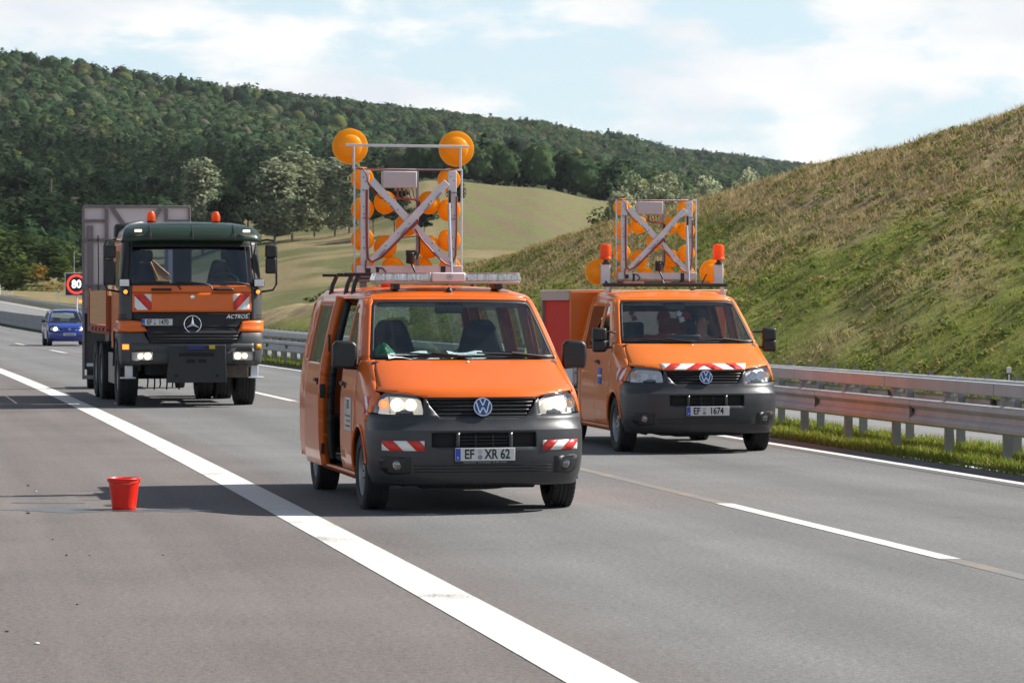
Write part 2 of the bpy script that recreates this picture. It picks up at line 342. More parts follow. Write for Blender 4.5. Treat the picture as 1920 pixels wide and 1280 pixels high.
    t.links.new(last, mm.inputs[6]); t.links.new(gm.outputs[0], mm.inputs[7])
    t.links.new(mm.outputs[2], b.inputs['Base Color'])
    bp = N(t, 'ShaderNodeBump', Strength=0.5, Distance=0.006); t.links.new(sm.outputs[0], bp.inputs['Height']); t.links.new(bp.outputs[0], b.inputs['Normal'])
    return m
ASPH = asphalt('asphalt_main', (0.128, 0.127, 0.126), (0.176, 0.174, 0.171), 4.3, (0.138, 0.121, 0.114))
ASPH2 = asphalt('asphalt_opposite', (0.165, 0.165, 0.162), (0.195, 0.195, 0.192))
ASPH_E = asphalt('asphalt_edge_strip', (0.115, 0.105, 0.100), (0.140, 0.128, 0.120))
def paint_mat(name, col, wear):
    m = bpy.data.materials.new(name); m.use_nodes = True; t = m.node_tree; b = t.nodes['Principled BSDF']; b.inputs['Roughness'].default_value = 0.75
    geo = N(t, 'ShaderNodeNewGeometry'); n = N(t, 'ShaderNodeTexNoise', Scale=55.0, Detail=4.0, Roughness=0.8); n5 = N(t, 'ShaderNodeTexNoise', Scale=1.2, Detail=4.0)
    for q in (n, n5): t.links.new(geo.outputs['Position'], q.inputs['Vector'])
    ad = N(t, 'ShaderNodeMath', operation='ADD'); t.links.new(n.outputs[0], ad.inputs[0]); t.links.new(n5.outputs[0], ad.inputs[1])
    rp = N(t, 'ShaderNodeValToRGB'); e = rp.color_ramp.elements; e[0].position = 0.5 + wear; e[1].position = 0.62 + wear
    e[0].color = (0.17, 0.165, 0.155, 1); e[1].color = (*col, 1)
    dv = N(t, 'ShaderNodeMath', operation='MULTIPLY'); dv.inputs[1].default_value = 0.75; t.links.new(ad.outputs[0], dv.inputs[0]); t.links.new(dv.outputs[0], rp.inputs[0])
    t.links.new(rp.outputs[0], b.inputs['Base Color'])
    bp = N(t, 'ShaderNodeBump', Strength=0.4, Distance=0.004); t.links.new(n.outputs[0], bp.inputs['Height']); t.links.new(bp.outputs[0], b.inputs['Normal'])
    return m
PAINT = paint_mat('road_paint_white', (0.60, 0.585, 0.55), 0.03)
PAINT_O = paint_mat('faded_ochre_paint', (0.26, 0.20, 0.135), 0.235)
tag(strip('road', [-3.5, -2, 0, 2, 3.2, 4.2, 6, 8, 10, 11.55], D_ST, 0.0, ASPH), 'grey autobahn carriageway with brownish hard shoulder', 'road', kind='structure')
tag(strip('road_edge_strip', [11.55, 12.2], D_ST, -0.002, ASPH_E), 'narrow brownish asphalt strip beside the grass median', 'road', kind='structure')
tag(strip('opposite_road', [13.95, 16, 18, 20, 22, 24, 26.6], D_ST, 0.0, ASPH2), 'opposite carriageway beyond the median guardrails', 'road', kind='structure')
def line(name, a, wd, d0, d1, label, m=PAINT, lift=0.004):
    n = max(2, int((d1 - d0) / 2) + 2)
    return tag(strip(name, [a - wd / 2, a + wd / 2], np.linspace(d0, d1, n), lift, m), label, 'road marking', kind='structure')
line('road_marking', 3.78, 0.345, -25, 640, 'broad white edge line of the hard shoulder')
line('road_marking', 11.62, 0.15, -25, 640, 'thin white line along the grass median')
line('road_marking', 14.32, 0.15, -25, 640, 'white edge line of the opposite carriageway by the median')
line('road_marking', 25.0, 0.28, -25, 640, 'white outer edge line of the opposite carriageway')
for k in range(-1, 20):
    d0 = 22.58 + 17.9 * k
    line('road_marking', 7.83, 0.155, d0, d0 + 6.2, 'white lane dash between the two lanes')
    line('road_marking', 18.3, 0.15, d0 + 4, d0 + 9.9, 'white lane dash on the opposite carriageway')
line('road_marking', 7.83, 0.14, -20, 130, 'faded ochre line remnant between the lane dashes', PAINT_O, 0.0022)

SEAM = mat('bitumen_seam', (.075, .072, .072), .6, var=.3, vscale=3.0)
line('road_joint', 11.40, 0.03, -25, 200, 'dark joint seam before the grass median', SEAM, 0.003)
# ------------------------------------------------------------------ terrain
COLS = [(-2600, [(300, 575), (480, 540), (560, 500), (700, 440), (1200, 250), (1600, 120), (2300, 160), (9000, 500)]),
    (0, [(330, 566), (480, 549), (560, 528), (800, 440), (1200, 280), (1700, 125), (2300, 165), (9000, 520)]),
    (150, [(330, 580), (480, 556), (600, 524), (800, 450), (1200, 300), (1720, 142), (2300, 190), (9000, 520)]),
    (300, [(290, 592), (480, 545), (700, 485), (900, 420), (1300, 300), (1780, 168), (2400, 210), (9000, 520)]),
    (450, [(270, 600), (450, 540), (650, 456), (850, 412), (1300, 310), (1850, 191), (2600, 240), (9000, 520)]),
    (600, [(270, 606), (400, 535), (600, 455), (700, 432), (950, 400), (1400, 310), (2000, 212), (2800, 260), (9000, 520)]),
    (800, [(270, 606), (420, 515), (600, 430), (760, 339), (900, 348), (1500, 325), (2150, 228), (3000, 280), (9000, 520)]),
    (1000, [(270, 606), (450, 505), (600, 432), (780, 352), (950, 362), (1600, 330), (2400, 243), (3200, 290), (9000, 520)]),
    (1150, [(280, 602), (450, 520), (620, 450), (800, 381), (1000, 388), (1700, 345), (2700, 264), (3400, 300), (9000, 520)]),
    (1300, [(280, 602), (450, 540), (800, 420), (1000, 412), (1800, 365), (2900, 298), (3600, 320), (9000, 520)]),
    (1560, [(280, 604), (500, 560), (1000, 480), (1800, 400), (3300, 325), (4200, 350), (9000, 530)]),
    (1920, [(280, 606), (600, 570), (1500, 500), (3600, 400), (4600, 400), (9000, 540)]),
    (4600, [(280, 606), (600, 575), (1500, 540), (3600, 470), (4600, 470), (9000, 550)])]
LD = np.log(np.concatenate([np.linspace(40, 130, 60), np.linspace(131, 290, 150), np.geomspace(292, 2000, 150), np.geomspace(2030, 11000, 60)]))
CP = np.array([(c[0] - 960) / F_PX for c in COLS])
_tab = np.zeros((len(COLS), len(LD)))
for i, (x, pts) in enumerate(COLS):
    dd = np.array([p[0] for p in pts], float); zz = np.array([CAM_Z + (HZ - p[1]) * p[0] / F_PX for p in pts])
    dd = np.concatenate([[30, dd[0] - 60], dd]); zz = np.concatenate([[-0.9, -0.9], zz])
    q = np.interp(np.exp(LD), dd, zz)
    k = np.hanning(13); k /= k.sum(); q = np.convolve(np.pad(q, 6, 'edge'), k, 'valid')
    _tab[i] = q
RIDGE = np.array([(30, 12.5), (90, 11.6), (120, 11.0), (138, 10.5), (152, 8.5), (160, 7.55), (167, 6.75), (174, 5.6), (185, 4.4), (196, 3.5), (215, 2.2), (235, 1.1), (262, -0.6), (300, -1.2), (9000, -1.2)])
def terrain_z(X, Y):
    X = np.asarray(X, float); Y = np.maximum(np.asarray(Y, float), 40.0); ph = np.clip(X / Y, CP[0], CP[-1]); ld = np.log(Y)
    fi = np.interp(ph, CP, np.arange(len(CP))); i0 = np.clip(np.floor(fi).astype(int), 0, len(CP) - 2); t = fi - i0; t = t * t * (3 - 2 * t) * 0.6 + t * 0.4
    fj = np.interp(ld, LD, np.arange(len(LD))); j0 = np.clip(np.floor(fj).astype(int), 0, len(LD) - 2); u = fj - j0
    g = lambda a, b: _tab[a, b]
    bz = (g(i0, j0) * (1 - u) + g(i0, j0 + 1) * u) * (1 - t) + (g(i0 + 1, j0) * (1 - u) + g(i0 + 1, j0 + 1) * u) * t
    a = X - m_of(Y); b = a - 28.2
    hr = np.interp(Y, RIDGE[:, 0], RIDGE[:, 1]); base = z0_of(Y) - 0.78
    e1 = 0.5 * np.maximum(b, 0); k = 1.0
    hh = np.clip(0.5 + 0.5 * (hr - e1) / k, 0, 1); sm = hr * (1 - hh) + e1 * hh - k * hh * (1 - hh)
    rel = np.clip(sm / 3.0, 0, 1)
    ez = base + sm + rel * ((fbm(X * 0.16, Y * 0.10, 3) - 0.5) * 0.95 + (fbm(X * 0.9, Y * 0.5, 9) - 0.5) * 0.35)
    emb = sstep(27.4, 30.0, a)
    away = np.maximum(bz, np.where(Y < 300, ez, -50) ) + sstep(280, 420, Y) * ((fbm(X * 0.02, Y * 0.012, 5) - 0.5) * 2.4)
    roadz = z0_of(Y) + cross(a) - 0.12
    left = sstep(-3.0, -9.0, a); far = sstep(600, 720, Y)
    zr = roadz * (1 - emb) + away * emb
    zr = zr * (1 - left) + np.maximum(away, roadz - 0.6) * left if np.ndim(zr) else zr
    return zr * (1 - far) + away * far
def forest_mask(ph, d):      # 1 where the wood grows
    x = ph * F_PX + 960
    front = np.interp(x, [-2600, 0, 150, 300, 450, 600, 700, 800, 1000, 1150, 1300, 1560, 1900, 4600], [520, 560, 620, 760, 880, 960, 900, 835, 850, 870, 900, 1900, 2600, 2600])
    back = np.interp(x, [-2600, 0, 500, 1000, 1560, 1900, 4600], [2000, 1850, 2050, 2560, 3500, 3900, 4500])
    return (d > front) & (d < back)
def ground_colour(X, Y):
    ph = X / np.maximum(Y, 1); x = ph * F_PX + 960; a = X - m_of(Y); b = a - 28.2
    n = fbm(X * 0.05, Y * 0.03, 21); nf = fbm(X * 0.5, Y * 0.35, 31)
    gold = lerp3((0.180, 0.140, 0.066), (0.235, 0.190, 0.105), nf); gren = lerp3((0.085, 0.090, 0.032), (0.125, 0.122, 0.052), nf)
    c = lerp3(gold, gren, sstep(0.48, 0.62, n))
    band = sstep(330, 350, Y) * (1 - sstep(395, 420, Y)); c = c * (1 - 0.55 * band[..., None]) + gren * 0.55 * band[..., None]
    field = sstep(790, 850, x + (Y - 600) * 0.05) * sstep(500, 560, Y) * (Y < 850)
    fcol = lerp3((0.150, 0.122, 0.068), (0.136, 0.142, 0.056), sstep(0.42, 0.62, 0.35 * n + 0.40 * (0.5 + 0.5 * np.sin((X * 0.985 + Y * 0.17) * 0.74 + 5 * fbm(X * .02, Y * .01, 25))) + 0.25 * (0.5 + 0.5 * np.sin((X * 0.985 + Y * 0.17) * 1.55))))
    c = c * (1 - field[..., None]) + fcol * field[..., None]
    fl = forest_mask(ph, Y).astype(float); c = c * (1 - fl[..., None]) + np.array((0.028, 0.036, 0.014)) * fl[..., None]
    # cut slope: green low down, straw towards the ridge
    hr = np.maximum(np.interp(Y, RIDGE[:, 0], RIDGE[:, 1]), 0.5); rel = np.clip(0.5 * np.maximum(b, 0) / hr, 0, 1.2)
    n2 = fbm(X * 0.22, Y * 0.07, 41); n3 = fbm(X * 1.3, Y * 0.6, 51)
    slope = (Y < 285) & (b > -1.5)
    dry = lerp3((0.215, 0.160, 0.082), (0.375, 0.300, 0.172), n3); lush = lerp3((0.125, 0.142, 0.030), (0.230, 0.245, 0.060), n3)
    tt = np.clip(sstep(0.40, 0.60, n2 * 0.62 + rel * 0.46 - 0.02) + 0.15 * sstep(180, 210, Y), 0, 1)
    sc_ = lerp3(lush, dry, tt)
    return np.where(slope[..., None], sc_, c)
phs = np.concatenate([np.linspace(-0.62, -0.21, 26), np.linspace(-0.205, 0.20, 290), np.linspace(0.21, 0.62, 26)])
PH, LDD = np.meshgrid(phs, LD); YY = np.exp(LDD); XX = PH * YY; ZZ = terrain_z(XX, YY)
V = np.stack([XX, YY, ZZ], -1).reshape(-1, 3); na = len(phs); nd = len(LD)
i = np.arange((nd - 1) * (na - 1)); r_, c_ = i // (na - 1), i % (na - 1); b_ = r_ * na + c_
GM = bpy.data.materials.new('ground_cover'); GM.use_nodes = True; t = GM.node_tree; b = t.nodes['Principled BSDF']; b.inputs['Roughness'].default_value = 0.95; b.inputs['Specular IOR Level'].default_value = 0.1
vc = N(t, 'ShaderNodeVertexColor', layer_name='Col'); geo = N(t, 'ShaderNodeNewGeometry')
gn1 = N(t, 'ShaderNodeTexNoise', Scale=1.4, Detail=8.0, Roughness=0.75); t.links.new(geo.outputs['Position'], gn1.inputs['Vector'])
gmr = N(t, 'ShaderNodeMapRange'); gmr.inputs['From Min'].default_value = 0.3; gmr.inputs['From Max'].default_value = 0.7; gmr.inputs['To Min'].default_value = 0.62; gmr.inputs['To Max'].default_value = 1.38
gmx = N(t, 'ShaderNodeMix', data_type='RGBA', blend_type='MULTIPLY'); gmx.inputs[0].default_value = 1.0
t.links.new(gn1.outputs[0], gmr.inputs['Value']); t.links.new(vc.outputs[0], gmx.inputs[6]); t.links.new(gmr.outputs[0], gmx.inputs[7]); t.links.new(gmx.outputs[2], b.inputs['Base Color'])
gb = N(t, 'ShaderNodeBump', Strength=0.9, Distance=0.25); t.links.new(gn1.outputs[0], gb.inputs['Height']); t.links.new(gb.outputs[0], b.inputs['Normal'])
terr = np_mesh('terrain', V, np.stack([b_, b_ + 1, b_ + na + 1, b_ + na], 1), GM, col=ground_colour(XX, YY).reshape(-1, 3), smooth=True)
tag(terr, 'meadows, ploughed field, cut slope and wooded hill floor', 'terrain', kind='structure')
# ground under and in front of the camera, as far as the horizon to the sides
md = D_ST[D_ST < 700]
tag(strip('ground', [-400, -60, -12, -3.4], md, -0.03, GM), 'verge ground beside the hard shoulder', 'ground', kind='structure')
MED_G = mat('median_soil', (0.10, 0.105, 0.035), 0.95, var=0.35, vscale=1.2, coord='Object')
tag(strip('median_ground', [12.2, 12.6, 13.1, 13.6, 13.95], D_ST, 0.012, MED_G), 'grassy median strip under the guardrails', 'ground', kind='structure')

# ------------------------------------------------------------------ grass as stuff
LEAF = leaf_mat('leaf'); GRASS = leaf_mat('grass_blade', trans=0.45)
def blades(name, P, H, W, C, lean=0.35, label='', tilt=None):
    n = len(P); an = rng.uniform(0, 2 * np.pi, n); dx = np.stack([np.cos(an), np.sin(an), np.zeros(n)], 1)
    ln = rng.normal(0, lean, (n, 2)) * H[:, None]
    tip = P + np.stack([ln[:, 0] , ln[:, 1], H], 1)
    V = np.stack([P - dx * W[:, None] / 2, P + dx * W[:, None] / 2, tip], 1).reshape(-1, 3)
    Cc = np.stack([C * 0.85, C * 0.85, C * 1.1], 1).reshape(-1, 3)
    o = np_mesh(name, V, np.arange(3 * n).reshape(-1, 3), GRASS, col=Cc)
    return tag(o, label, 'grass', kind='stuff')
# cut slope
def slope_points(n, dmin, dmax):
    d = dmin + (dmax - dmin) * rng.random(n) ** 1.25; hr = np.maximum(np.interp(d, RIDGE[:, 0], RIDGE[:, 1]), 0.6)
    bb = rng.random(n) * (2 * hr + 3.0) - 0.3; X = bb + 28.2 + m_of(d); k = (X / d < 0.20) & (X / d > -0.06)
    return X[k], d[k]
X, Y = slope_points(330000, 62, 262)
cl = fbm(X * 0.55, Y * 0.35, 61); k = cl + rng.random(len(X)) * 0.5 > 0.46; X, Y, cl = X[k], Y[k], cl[k]
C = ground_colour(X, Y); isdry = C[:, 0] > C[:, 1] * 1.12; hrr = np.interp(Y, RIDGE[:, 0], RIDGE[:, 1]); top_ = np.clip(0.5 * (X - m_of(Y) - 28.2) / np.maximum(hrr, .5), 0, 1.3)
C = C * rng.uniform(0.65, 1.35, (len(X), 1)); H = (0.07 + 0.20 * rng.random(len(X)) ** 2) * (0.6 + 0.9 * cl) * np.where(isdry, 1.35, 0.8) * (0.8 + 0.25 * top_ ** 2)
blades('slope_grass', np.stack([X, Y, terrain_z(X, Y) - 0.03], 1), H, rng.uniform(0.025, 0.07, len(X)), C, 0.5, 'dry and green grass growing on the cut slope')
# tall pale stems along the crest
X, Y = slope_points(60000, 90, 262); hrr = np.interp(Y, RIDGE[:, 0], RIDGE[:, 1]); top_ = 0.5 * (X - m_of(Y) - 28.2) / np.maximum(hrr, .5)
k = (fbm(X * 0.3, Y * 0.2, 63) > 0.50) & (top_ > rng.uniform(.45, 1.0, len(X))); X, Y = X[k], Y[k]
C = lerp3((0.34, 0.27, 0.15), (0.55, 0.47, 0.31), rng.random(len(X)))
blades('slope_straw', np.stack([X, Y, terrain_z(X, Y) - 0.03], 1), (0.10 + 0.26 * rng.random(len(X)) ** 2), rng.uniform(0.012, 0.03, len(X)), C, 0.45, 'tall straw coloured stems along the crest of the slope')
# round leafy weeds, each a little dome of leaves
X, Y = slope_points(30000, 62, 250); cl = fbm(X * 0.30, Y * 0.18, 71); k = cl + 0.45 * rng.random(len(X)) > 0.66; X, Y = X[k], Y[k]
rp = 17; S = 0.06 + 0.20 * rng.random(len(X)) ** 1.6; v = rng.normal(0, 1, (len(X), rp, 3)); v /= np.linalg.norm(v, axis=2)[..., None]; v[..., 2] = np.abs(v[..., 2])
Pc = np.stack([X, Y, terrain_z(X, Y) - .03], 1)[:, None, :] + v * (S[:, None, None] * np.array((1.15, 1.15, .85))) * rng.uniform(.75, 1.08, (len(X), rp, 1))
nrm = v + rng.normal(0, .4, v.shape); nrm[..., 2] += .3; nrm /= np.linalg.norm(nrm, axis=2)[..., None]
t1 = np.cross(nrm, rng.normal(0, 1, v.shape)); t1 /= np.linalg.norm(t1, axis=2)[..., None]; t2 = np.cross(nrm, t1); ls = (S[:, None, None] * rng.uniform(.22, .42, (len(X), rp, 1)))
Vw = np.stack([Pc - t1 * ls, Pc + t2 * ls * .7, Pc + t1 * ls, Pc - t2 * ls * .7], 2).reshape(-1, 3)
hue = rng.random(len(X)); Cw = np.where((hue < .22)[:, None], lerp3((.22, .17, .075), (.30, .235, .11), rng.random(len(X))), np.where((hue < .62)[:, None], lerp3((.14, .16, .045), (.20, .215, .065), rng.random(len(X))), lerp3((.115, .15, .042), (.17, .215, .06), rng.random(len(X)))))
Cw = np.repeat(Cw[:, None, :] * rng.uniform(.8, 1.2, (len(X), rp, 1)), 4, 1).reshape(-1, 3)
tag(np_mesh('slope_weeds', Vw, np.arange(len(Vw)).reshape(-1, 4), LEAF, col=Cw), 'leafy weeds in low round clumps on the cut slope', 'weeds', kind='stuff')
# median and verges
d = rng.uniform(29, 75, 90000); a = rng.uniform(12.12, 14.05, len(d)); cl = fbm(a * 2.2, d * 1.1, 81); k = rng.random(len(d)) < 0.35 + cl * (40 / d); d, a = d[k], a[k]
P = road_xyz(a, d, 0.0); nn = fbm(a * 1.5, d * 0.6, 82)
C = lerp3((0.13, 0.17, 0.030), (0.22, 0.245, 0.055), nn) * rng.uniform(0.7, 1.35, (len(d), 1)); C = np.where((rng.random(len(d)) < .08)[:, None], np.array((0.34, 0.29, 0.15)), C)
blades('median_grass', P, rng.uniform(0.03, 0.11, len(d)) * (0.5 + fbm(a * 2.2, d * 1.1, 81)), rng.uniform(0.010, 0.022, len(d)), C, 0.5, 'bright short grass along the median under the guardrails')
d = rng.uniform(75, 230, 30000); a = rng.uniform(12.2, 13.95, len(d))
C = lerp3((0.12, 0.15, 0.03), (0.19, 0.21, 0.06), rng.random(len(d)))
blades('median_grass', road_xyz(a, d, 0.0), rng.uniform(0.04, 0.12, len(d)), rng.uniform(0.03, 0.06, len(d)), C, 0.5, 'grass on the median farther along the road')
d = rng.uniform(60, 300, 26000); a = rng.uniform(26.6, 28.6, len(d)); Xq = a + m_of(d)
C = lerp3((0.075, 0.10, 0.022), (0.15, 0.16, 0.05), rng.random(len(d)))
blades('verge_grass', np.stack([Xq, d, terrain_z(Xq, d)], 1), rng.uniform(0.1, 0.36, len(d)), rng.uniform(0.03, 0.07, len(d)), C, 0.4, 'grass fringe under the far guardrail')
# ------------------------------------------------------------------ woods and trees
def clump_quads(n, shape, seed, leaf, up=0.35, spread=.5):
    """n leaf clumps spread through a crown of unit height; returns (n*4,3) quads, centres"""
    g = np.random.default_rng(seed); P = []
    lobes = []
    if shape == 'cone':
        h = g.random(n) ** 0.8; rad = 0.30 * (1 - h) ** 0.85 + 0.015; rr = rad * (0.55 + 0.55 * g.random(n) ** 0.5) * (0.85 + 0.25 * np.sin(h * 34 + seed)); an = g.random(n) * 2 * np.pi
        P = np.stack([rr * np.cos(an), rr * np.sin(an), 0.04 + 0.96 * h], 1)
    elif shape == 'pine':
        k = 15; lc = np.stack([g.normal(0, .13, k), g.normal(0, .13, k), 0.35 + 0.6 * g.random(k)], 1); lr = 0.09 + 0.09 * g.random(k)
        j = g.integers(0, k, n); v = g.normal(0, 1, (n, 3)); v /= np.linalg.norm(v, axis=1)[:, None]; P = lc[j] + v * (lr[j] * (0.6 + .45 * g.random(n)))[:, None] * np.array((1.25, 1.25, .6))
    elif shape == 'dome':
        v = g.normal(0, 1, (n, 3)); v /= np.linalg.norm(v, axis=1)[:, None]; v[:, 2] = np.where(v[:, 2] < -.45, -v[:, 2], v[:, 2])
        k = 12; u = g.normal(0, 1, (k, 3)); u /= np.linalg.norm(u, axis=1)[:, None]; dv = (v @ u.T).max(1)
        lump = 0.78 + 0.32 * np.clip((dv - .55) / .45, 0, 1) ** 0.7
        P = v * (lump * (0.93 + .1 * g.random(n)))[:, None] * np.array((.31, .31, .36)) + np.array((0, 0, .60))
        ctr0 = np.array((0, 0, .5)); q = v + .55 * (u[(v @ u.T).argmax(1)])
    else:
        k, wd, lo, zs = {'round': (17, .34, .34, .26), 'tall': (24, .17, .22, .36), 'bush': (16, .55, .18, .34)}[shape]
        v = g.normal(0, 1, (k, 3)); v /= np.linalg.norm(v, axis=1)[:, None]; rr = (0.35 + 0.65 * g.random(k))[:, None]
        cz = {'round': .60, 'tall': .57, 'bush': .45}[shape]
        lc = v * rr * np.array((wd * .75, wd * .75, zs)) + np.array((0, 0, cz))
        if shape == 'tall':
            k = 46; hz = g.random(k); an = g.random(k) * 6.283; pr = np.sqrt(np.clip(1 - ((hz - .45) / .58) ** 2, 0.02, 1)) * wd * .8 * (0.35 + .65 * g.random(k)); lc = np.stack([pr * np.cos(an), pr * np.sin(an), .12 + .81 * hz], 1)
        if shape == 'bush': lc[:, 2] = lc[:, 2] * 1.12 + .02
        lr = (0.075 + 0.08 * g.random(k)) * (1.25 if shape == 'bush' else 1.0)
        j = g.integers(0, k, n); q = g.normal(0, 1, (n, 3)); q /= np.linalg.norm(q, axis=1)[:, None]; q[:, 2] = np.where(q[:, 2] < -.3, q[:, 2] * .4, q[:, 2])
        P = lc[j] + q * (lr[j] * (0.65 + .5 * g.random(n)))[:, None]
        P[:, 2] = np.maximum(P[:, 2], 0.05 + 0.04 * g.random(n))
    ctr = np.array((0, 0, .45)); nrm = P - ctr if shape != 'dome' else q; nrm /= np.linalg.norm(nrm, axis=1)[:, None] + 1e-6
    nrm = nrm + g.normal(0, spread, (n, 3)); nrm[:, 2] += up; nrm /= np.linalg.norm(nrm, axis=1)[:, None]
    t1 = np.cross(nrm, g.normal(0, 1, (n, 3))); t1 /= np.linalg.norm(t1, axis=1)[:, None]; t2 = np.cross(nrm, t1)
    s = leaf * (0.6 + 0.8 * g.random(n))[:, None]; s2 = s * (0.55 + .35 * g.random(n))[:, None]
    Q = np.stack([P - t1 * s, P - t2 * s2 + t1 * s * .15, P + t1 * s, P + t2 * s2 - t1 * s * .15], 1)
    tone = 0.8 + 0.4 * g.random(n)
    return Q.astype(np.float32), tone.astype(np.float32)
# --- the far wood: one mass of separate crowns
VAR = {}
for q, npz in (('far', 105), ('near', 150)):
    for sh in ('round', 'dome', 'cone', 'pine'):
        for s in range(5): VAR[q, sh, s] = clump_quads(npz, sh, 100 + s * 7 + len(sh), 0.066 if q == 'far' else 0.050, .25, .30)
Qs, Cs = [], []
def blob(seed, sub, nl):
    bm = bmesh.new(); bmesh.ops.create_icosphere(bm, subdivisions=sub, radius=1.0); g = np.random.default_rng(seed)
    v = np.array([p.co[:] for p in bm.verts]); f = np.array([[q.index for q in p.verts] for p in bm.faces]); bm.free()
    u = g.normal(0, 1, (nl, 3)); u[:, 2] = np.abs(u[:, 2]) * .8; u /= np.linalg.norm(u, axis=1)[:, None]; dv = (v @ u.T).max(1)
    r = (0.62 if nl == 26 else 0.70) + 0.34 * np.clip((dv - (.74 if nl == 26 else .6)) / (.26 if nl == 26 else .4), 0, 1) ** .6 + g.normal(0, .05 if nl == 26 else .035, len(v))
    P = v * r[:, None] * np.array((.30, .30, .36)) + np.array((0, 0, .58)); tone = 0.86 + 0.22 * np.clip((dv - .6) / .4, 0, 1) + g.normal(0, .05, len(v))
    return P.astype(np.float32), f, tone
BLOB = {(q, s): blob(300 + s, {'near': 2, 'far': 2, 'tiny': 1}[q], 26 if q == 'near' else 14) for q in ('near', 'far', 'tiny') for s in range(7)}
Bv, Bf, Bc, boff = [], [], [], 0
def canopy():
    pts = []
    cand = 90000
    ph = rng.uniform(-0.20, 0.19, cand); d = 500 + (4300 - 500) * rng.random(cand) ** 1.15
    k = forest_mask(ph, d); ph, d = ph[k], d[k]
    z = terrain_z(ph * d, d)
    # thin out: keep a crown only if no nearer kept crown sits in the same ground cell
    seen = set(); keep = []
    for i in np.argsort(d):
        cell = 5.8 if d[i] < 1600 else (6.8 if d[i] < 2300 else 8.6)
        key = (int(ph[i] * d[i] // cell), int(d[i] // (cell * 1.25)))
        if key in seen: continue
        seen.add(key); keep.append(i)
    return ph[keep], d[keep], z[keep]
ph, d, z = canopy()
# drop the crowns that the wood in front hides completely
row = HZ - (z + 15 - CAM_Z) * F_PX / d; colx = np.round((ph * F_PX + 960) / 9).astype(int); best = {}; vis = np.zeros(len(d), bool)
for i in np.argsort(d):
    b0 = best.get(colx[i], 1e9)
    if row[i] < b0 + 6: vis[i] = True
    best[colx[i]] = min(b0, row[i])
ph, d, z = ph[vis], d[vis], z[vis]
print('crowns', len(d))
X, Y = ph * d, d
kn = fbm(X * 0.006, Y * 0.004, 91); tone_n = fbm(X * 0.012, Y * 0.008, 92)
conif = (rng.random(len(d)) < np.where(d < 1180, 0.88, 0.10 * (kn > .42))) & (ph * F_PX + 960 < 640)
sx = ph * F_PX + 960
for i in range(len(d)):
    qn = 'near' if d[i] < 1250 else 'far'
    sh = 'dome'
    if conif[i]: sh = 'cone' if rng.random() < .6 else 'pine'
    elif rng.random() < .10: sh = 'cone' if rng.random() < .5 else 'round'
    Q, tone = VAR[qn, sh, int(rng.integers(0, 5))]
    if sh == 'dome': k_ = (len(Q) * 2 // 5 if d[i] < 2200 else len(Q) * 3 // 10) if qn == 'far' else len(Q); Q, tone = Q[:k_], tone[:k_]
    h = rng.uniform(11.5, 17) * (1.0 if sh == 'dome' else 1.08); wd = h * rng.uniform(.85, 1.15) * (1.02 if d[i] > 1600 else .92)
    if sh == 'cone': wd *= 0.9
    an = rng.random() * 6.28; ca, sa = math.cos(an), math.sin(an)
    q = Q.copy(); x = q[..., 0] * ca - q[..., 1] * sa; y = q[..., 0] * sa + q[..., 1] * ca
    q[..., 0] = x * wd + X[i]; q[..., 1] = y * wd + Y[i]; q[..., 2] = q[..., 2] * h + z[i] - h * .24
    if sh in ('round', 'dome'):
        tt = np.clip(tone_n[i] + rng.normal(0, .26), 0, 1)
        c = lerp3((0.017, 0.038, 0.022), (0.060, 0.098, 0.042), tt); rr_ = rng.random()
        if rr_ < .07: c = lerp3((0.080, 0.100, 0.032), (0.11, 0.122, 0.045), rng.random())
        elif rr_ < .20: c = lerp3((0.070, 0.085, 0.050), (0.10, 0.105, 0.065), rng.random())
        elif rr_ < .235: c = np.array((0.070, 0.072, 0.042))
    else: c = lerp3((0.013, 0.026, 0.013), (0.028, 0.046, 0.021), rng.random())
    if sh == 'dome':
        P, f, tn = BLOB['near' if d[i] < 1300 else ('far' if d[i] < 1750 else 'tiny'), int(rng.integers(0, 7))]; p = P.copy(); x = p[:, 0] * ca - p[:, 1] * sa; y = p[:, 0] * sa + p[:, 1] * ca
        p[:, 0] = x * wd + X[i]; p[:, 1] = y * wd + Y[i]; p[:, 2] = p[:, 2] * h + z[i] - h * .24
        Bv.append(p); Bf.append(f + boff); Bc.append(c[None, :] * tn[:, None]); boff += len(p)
    Qs.append(q); Cs.append(np.repeat(c[None, :] * tone[:, None], 4, 0))
Vv = np.concatenate(Qs).reshape(-1, 3); Cc = np.concatenate(Cs)
nq = len(Vv); qi = np.arange(nq).reshape(-1, 4); tri = np.concatenate([qi[:, [0, 1, 2]], qi[:, [0, 2, 3]], np.concatenate(Bf) + nq])
Vv = np.concatenate([Vv] + Bv); Cc = np.concatenate([Cc] + Bc); print('forest triangles', len(tri))
tag(np_mesh('forest', Vv, tri, LEAF, col=Cc, smooth=True), 'dense green wood covering the whole hillside', 'forest', kind='stuff')
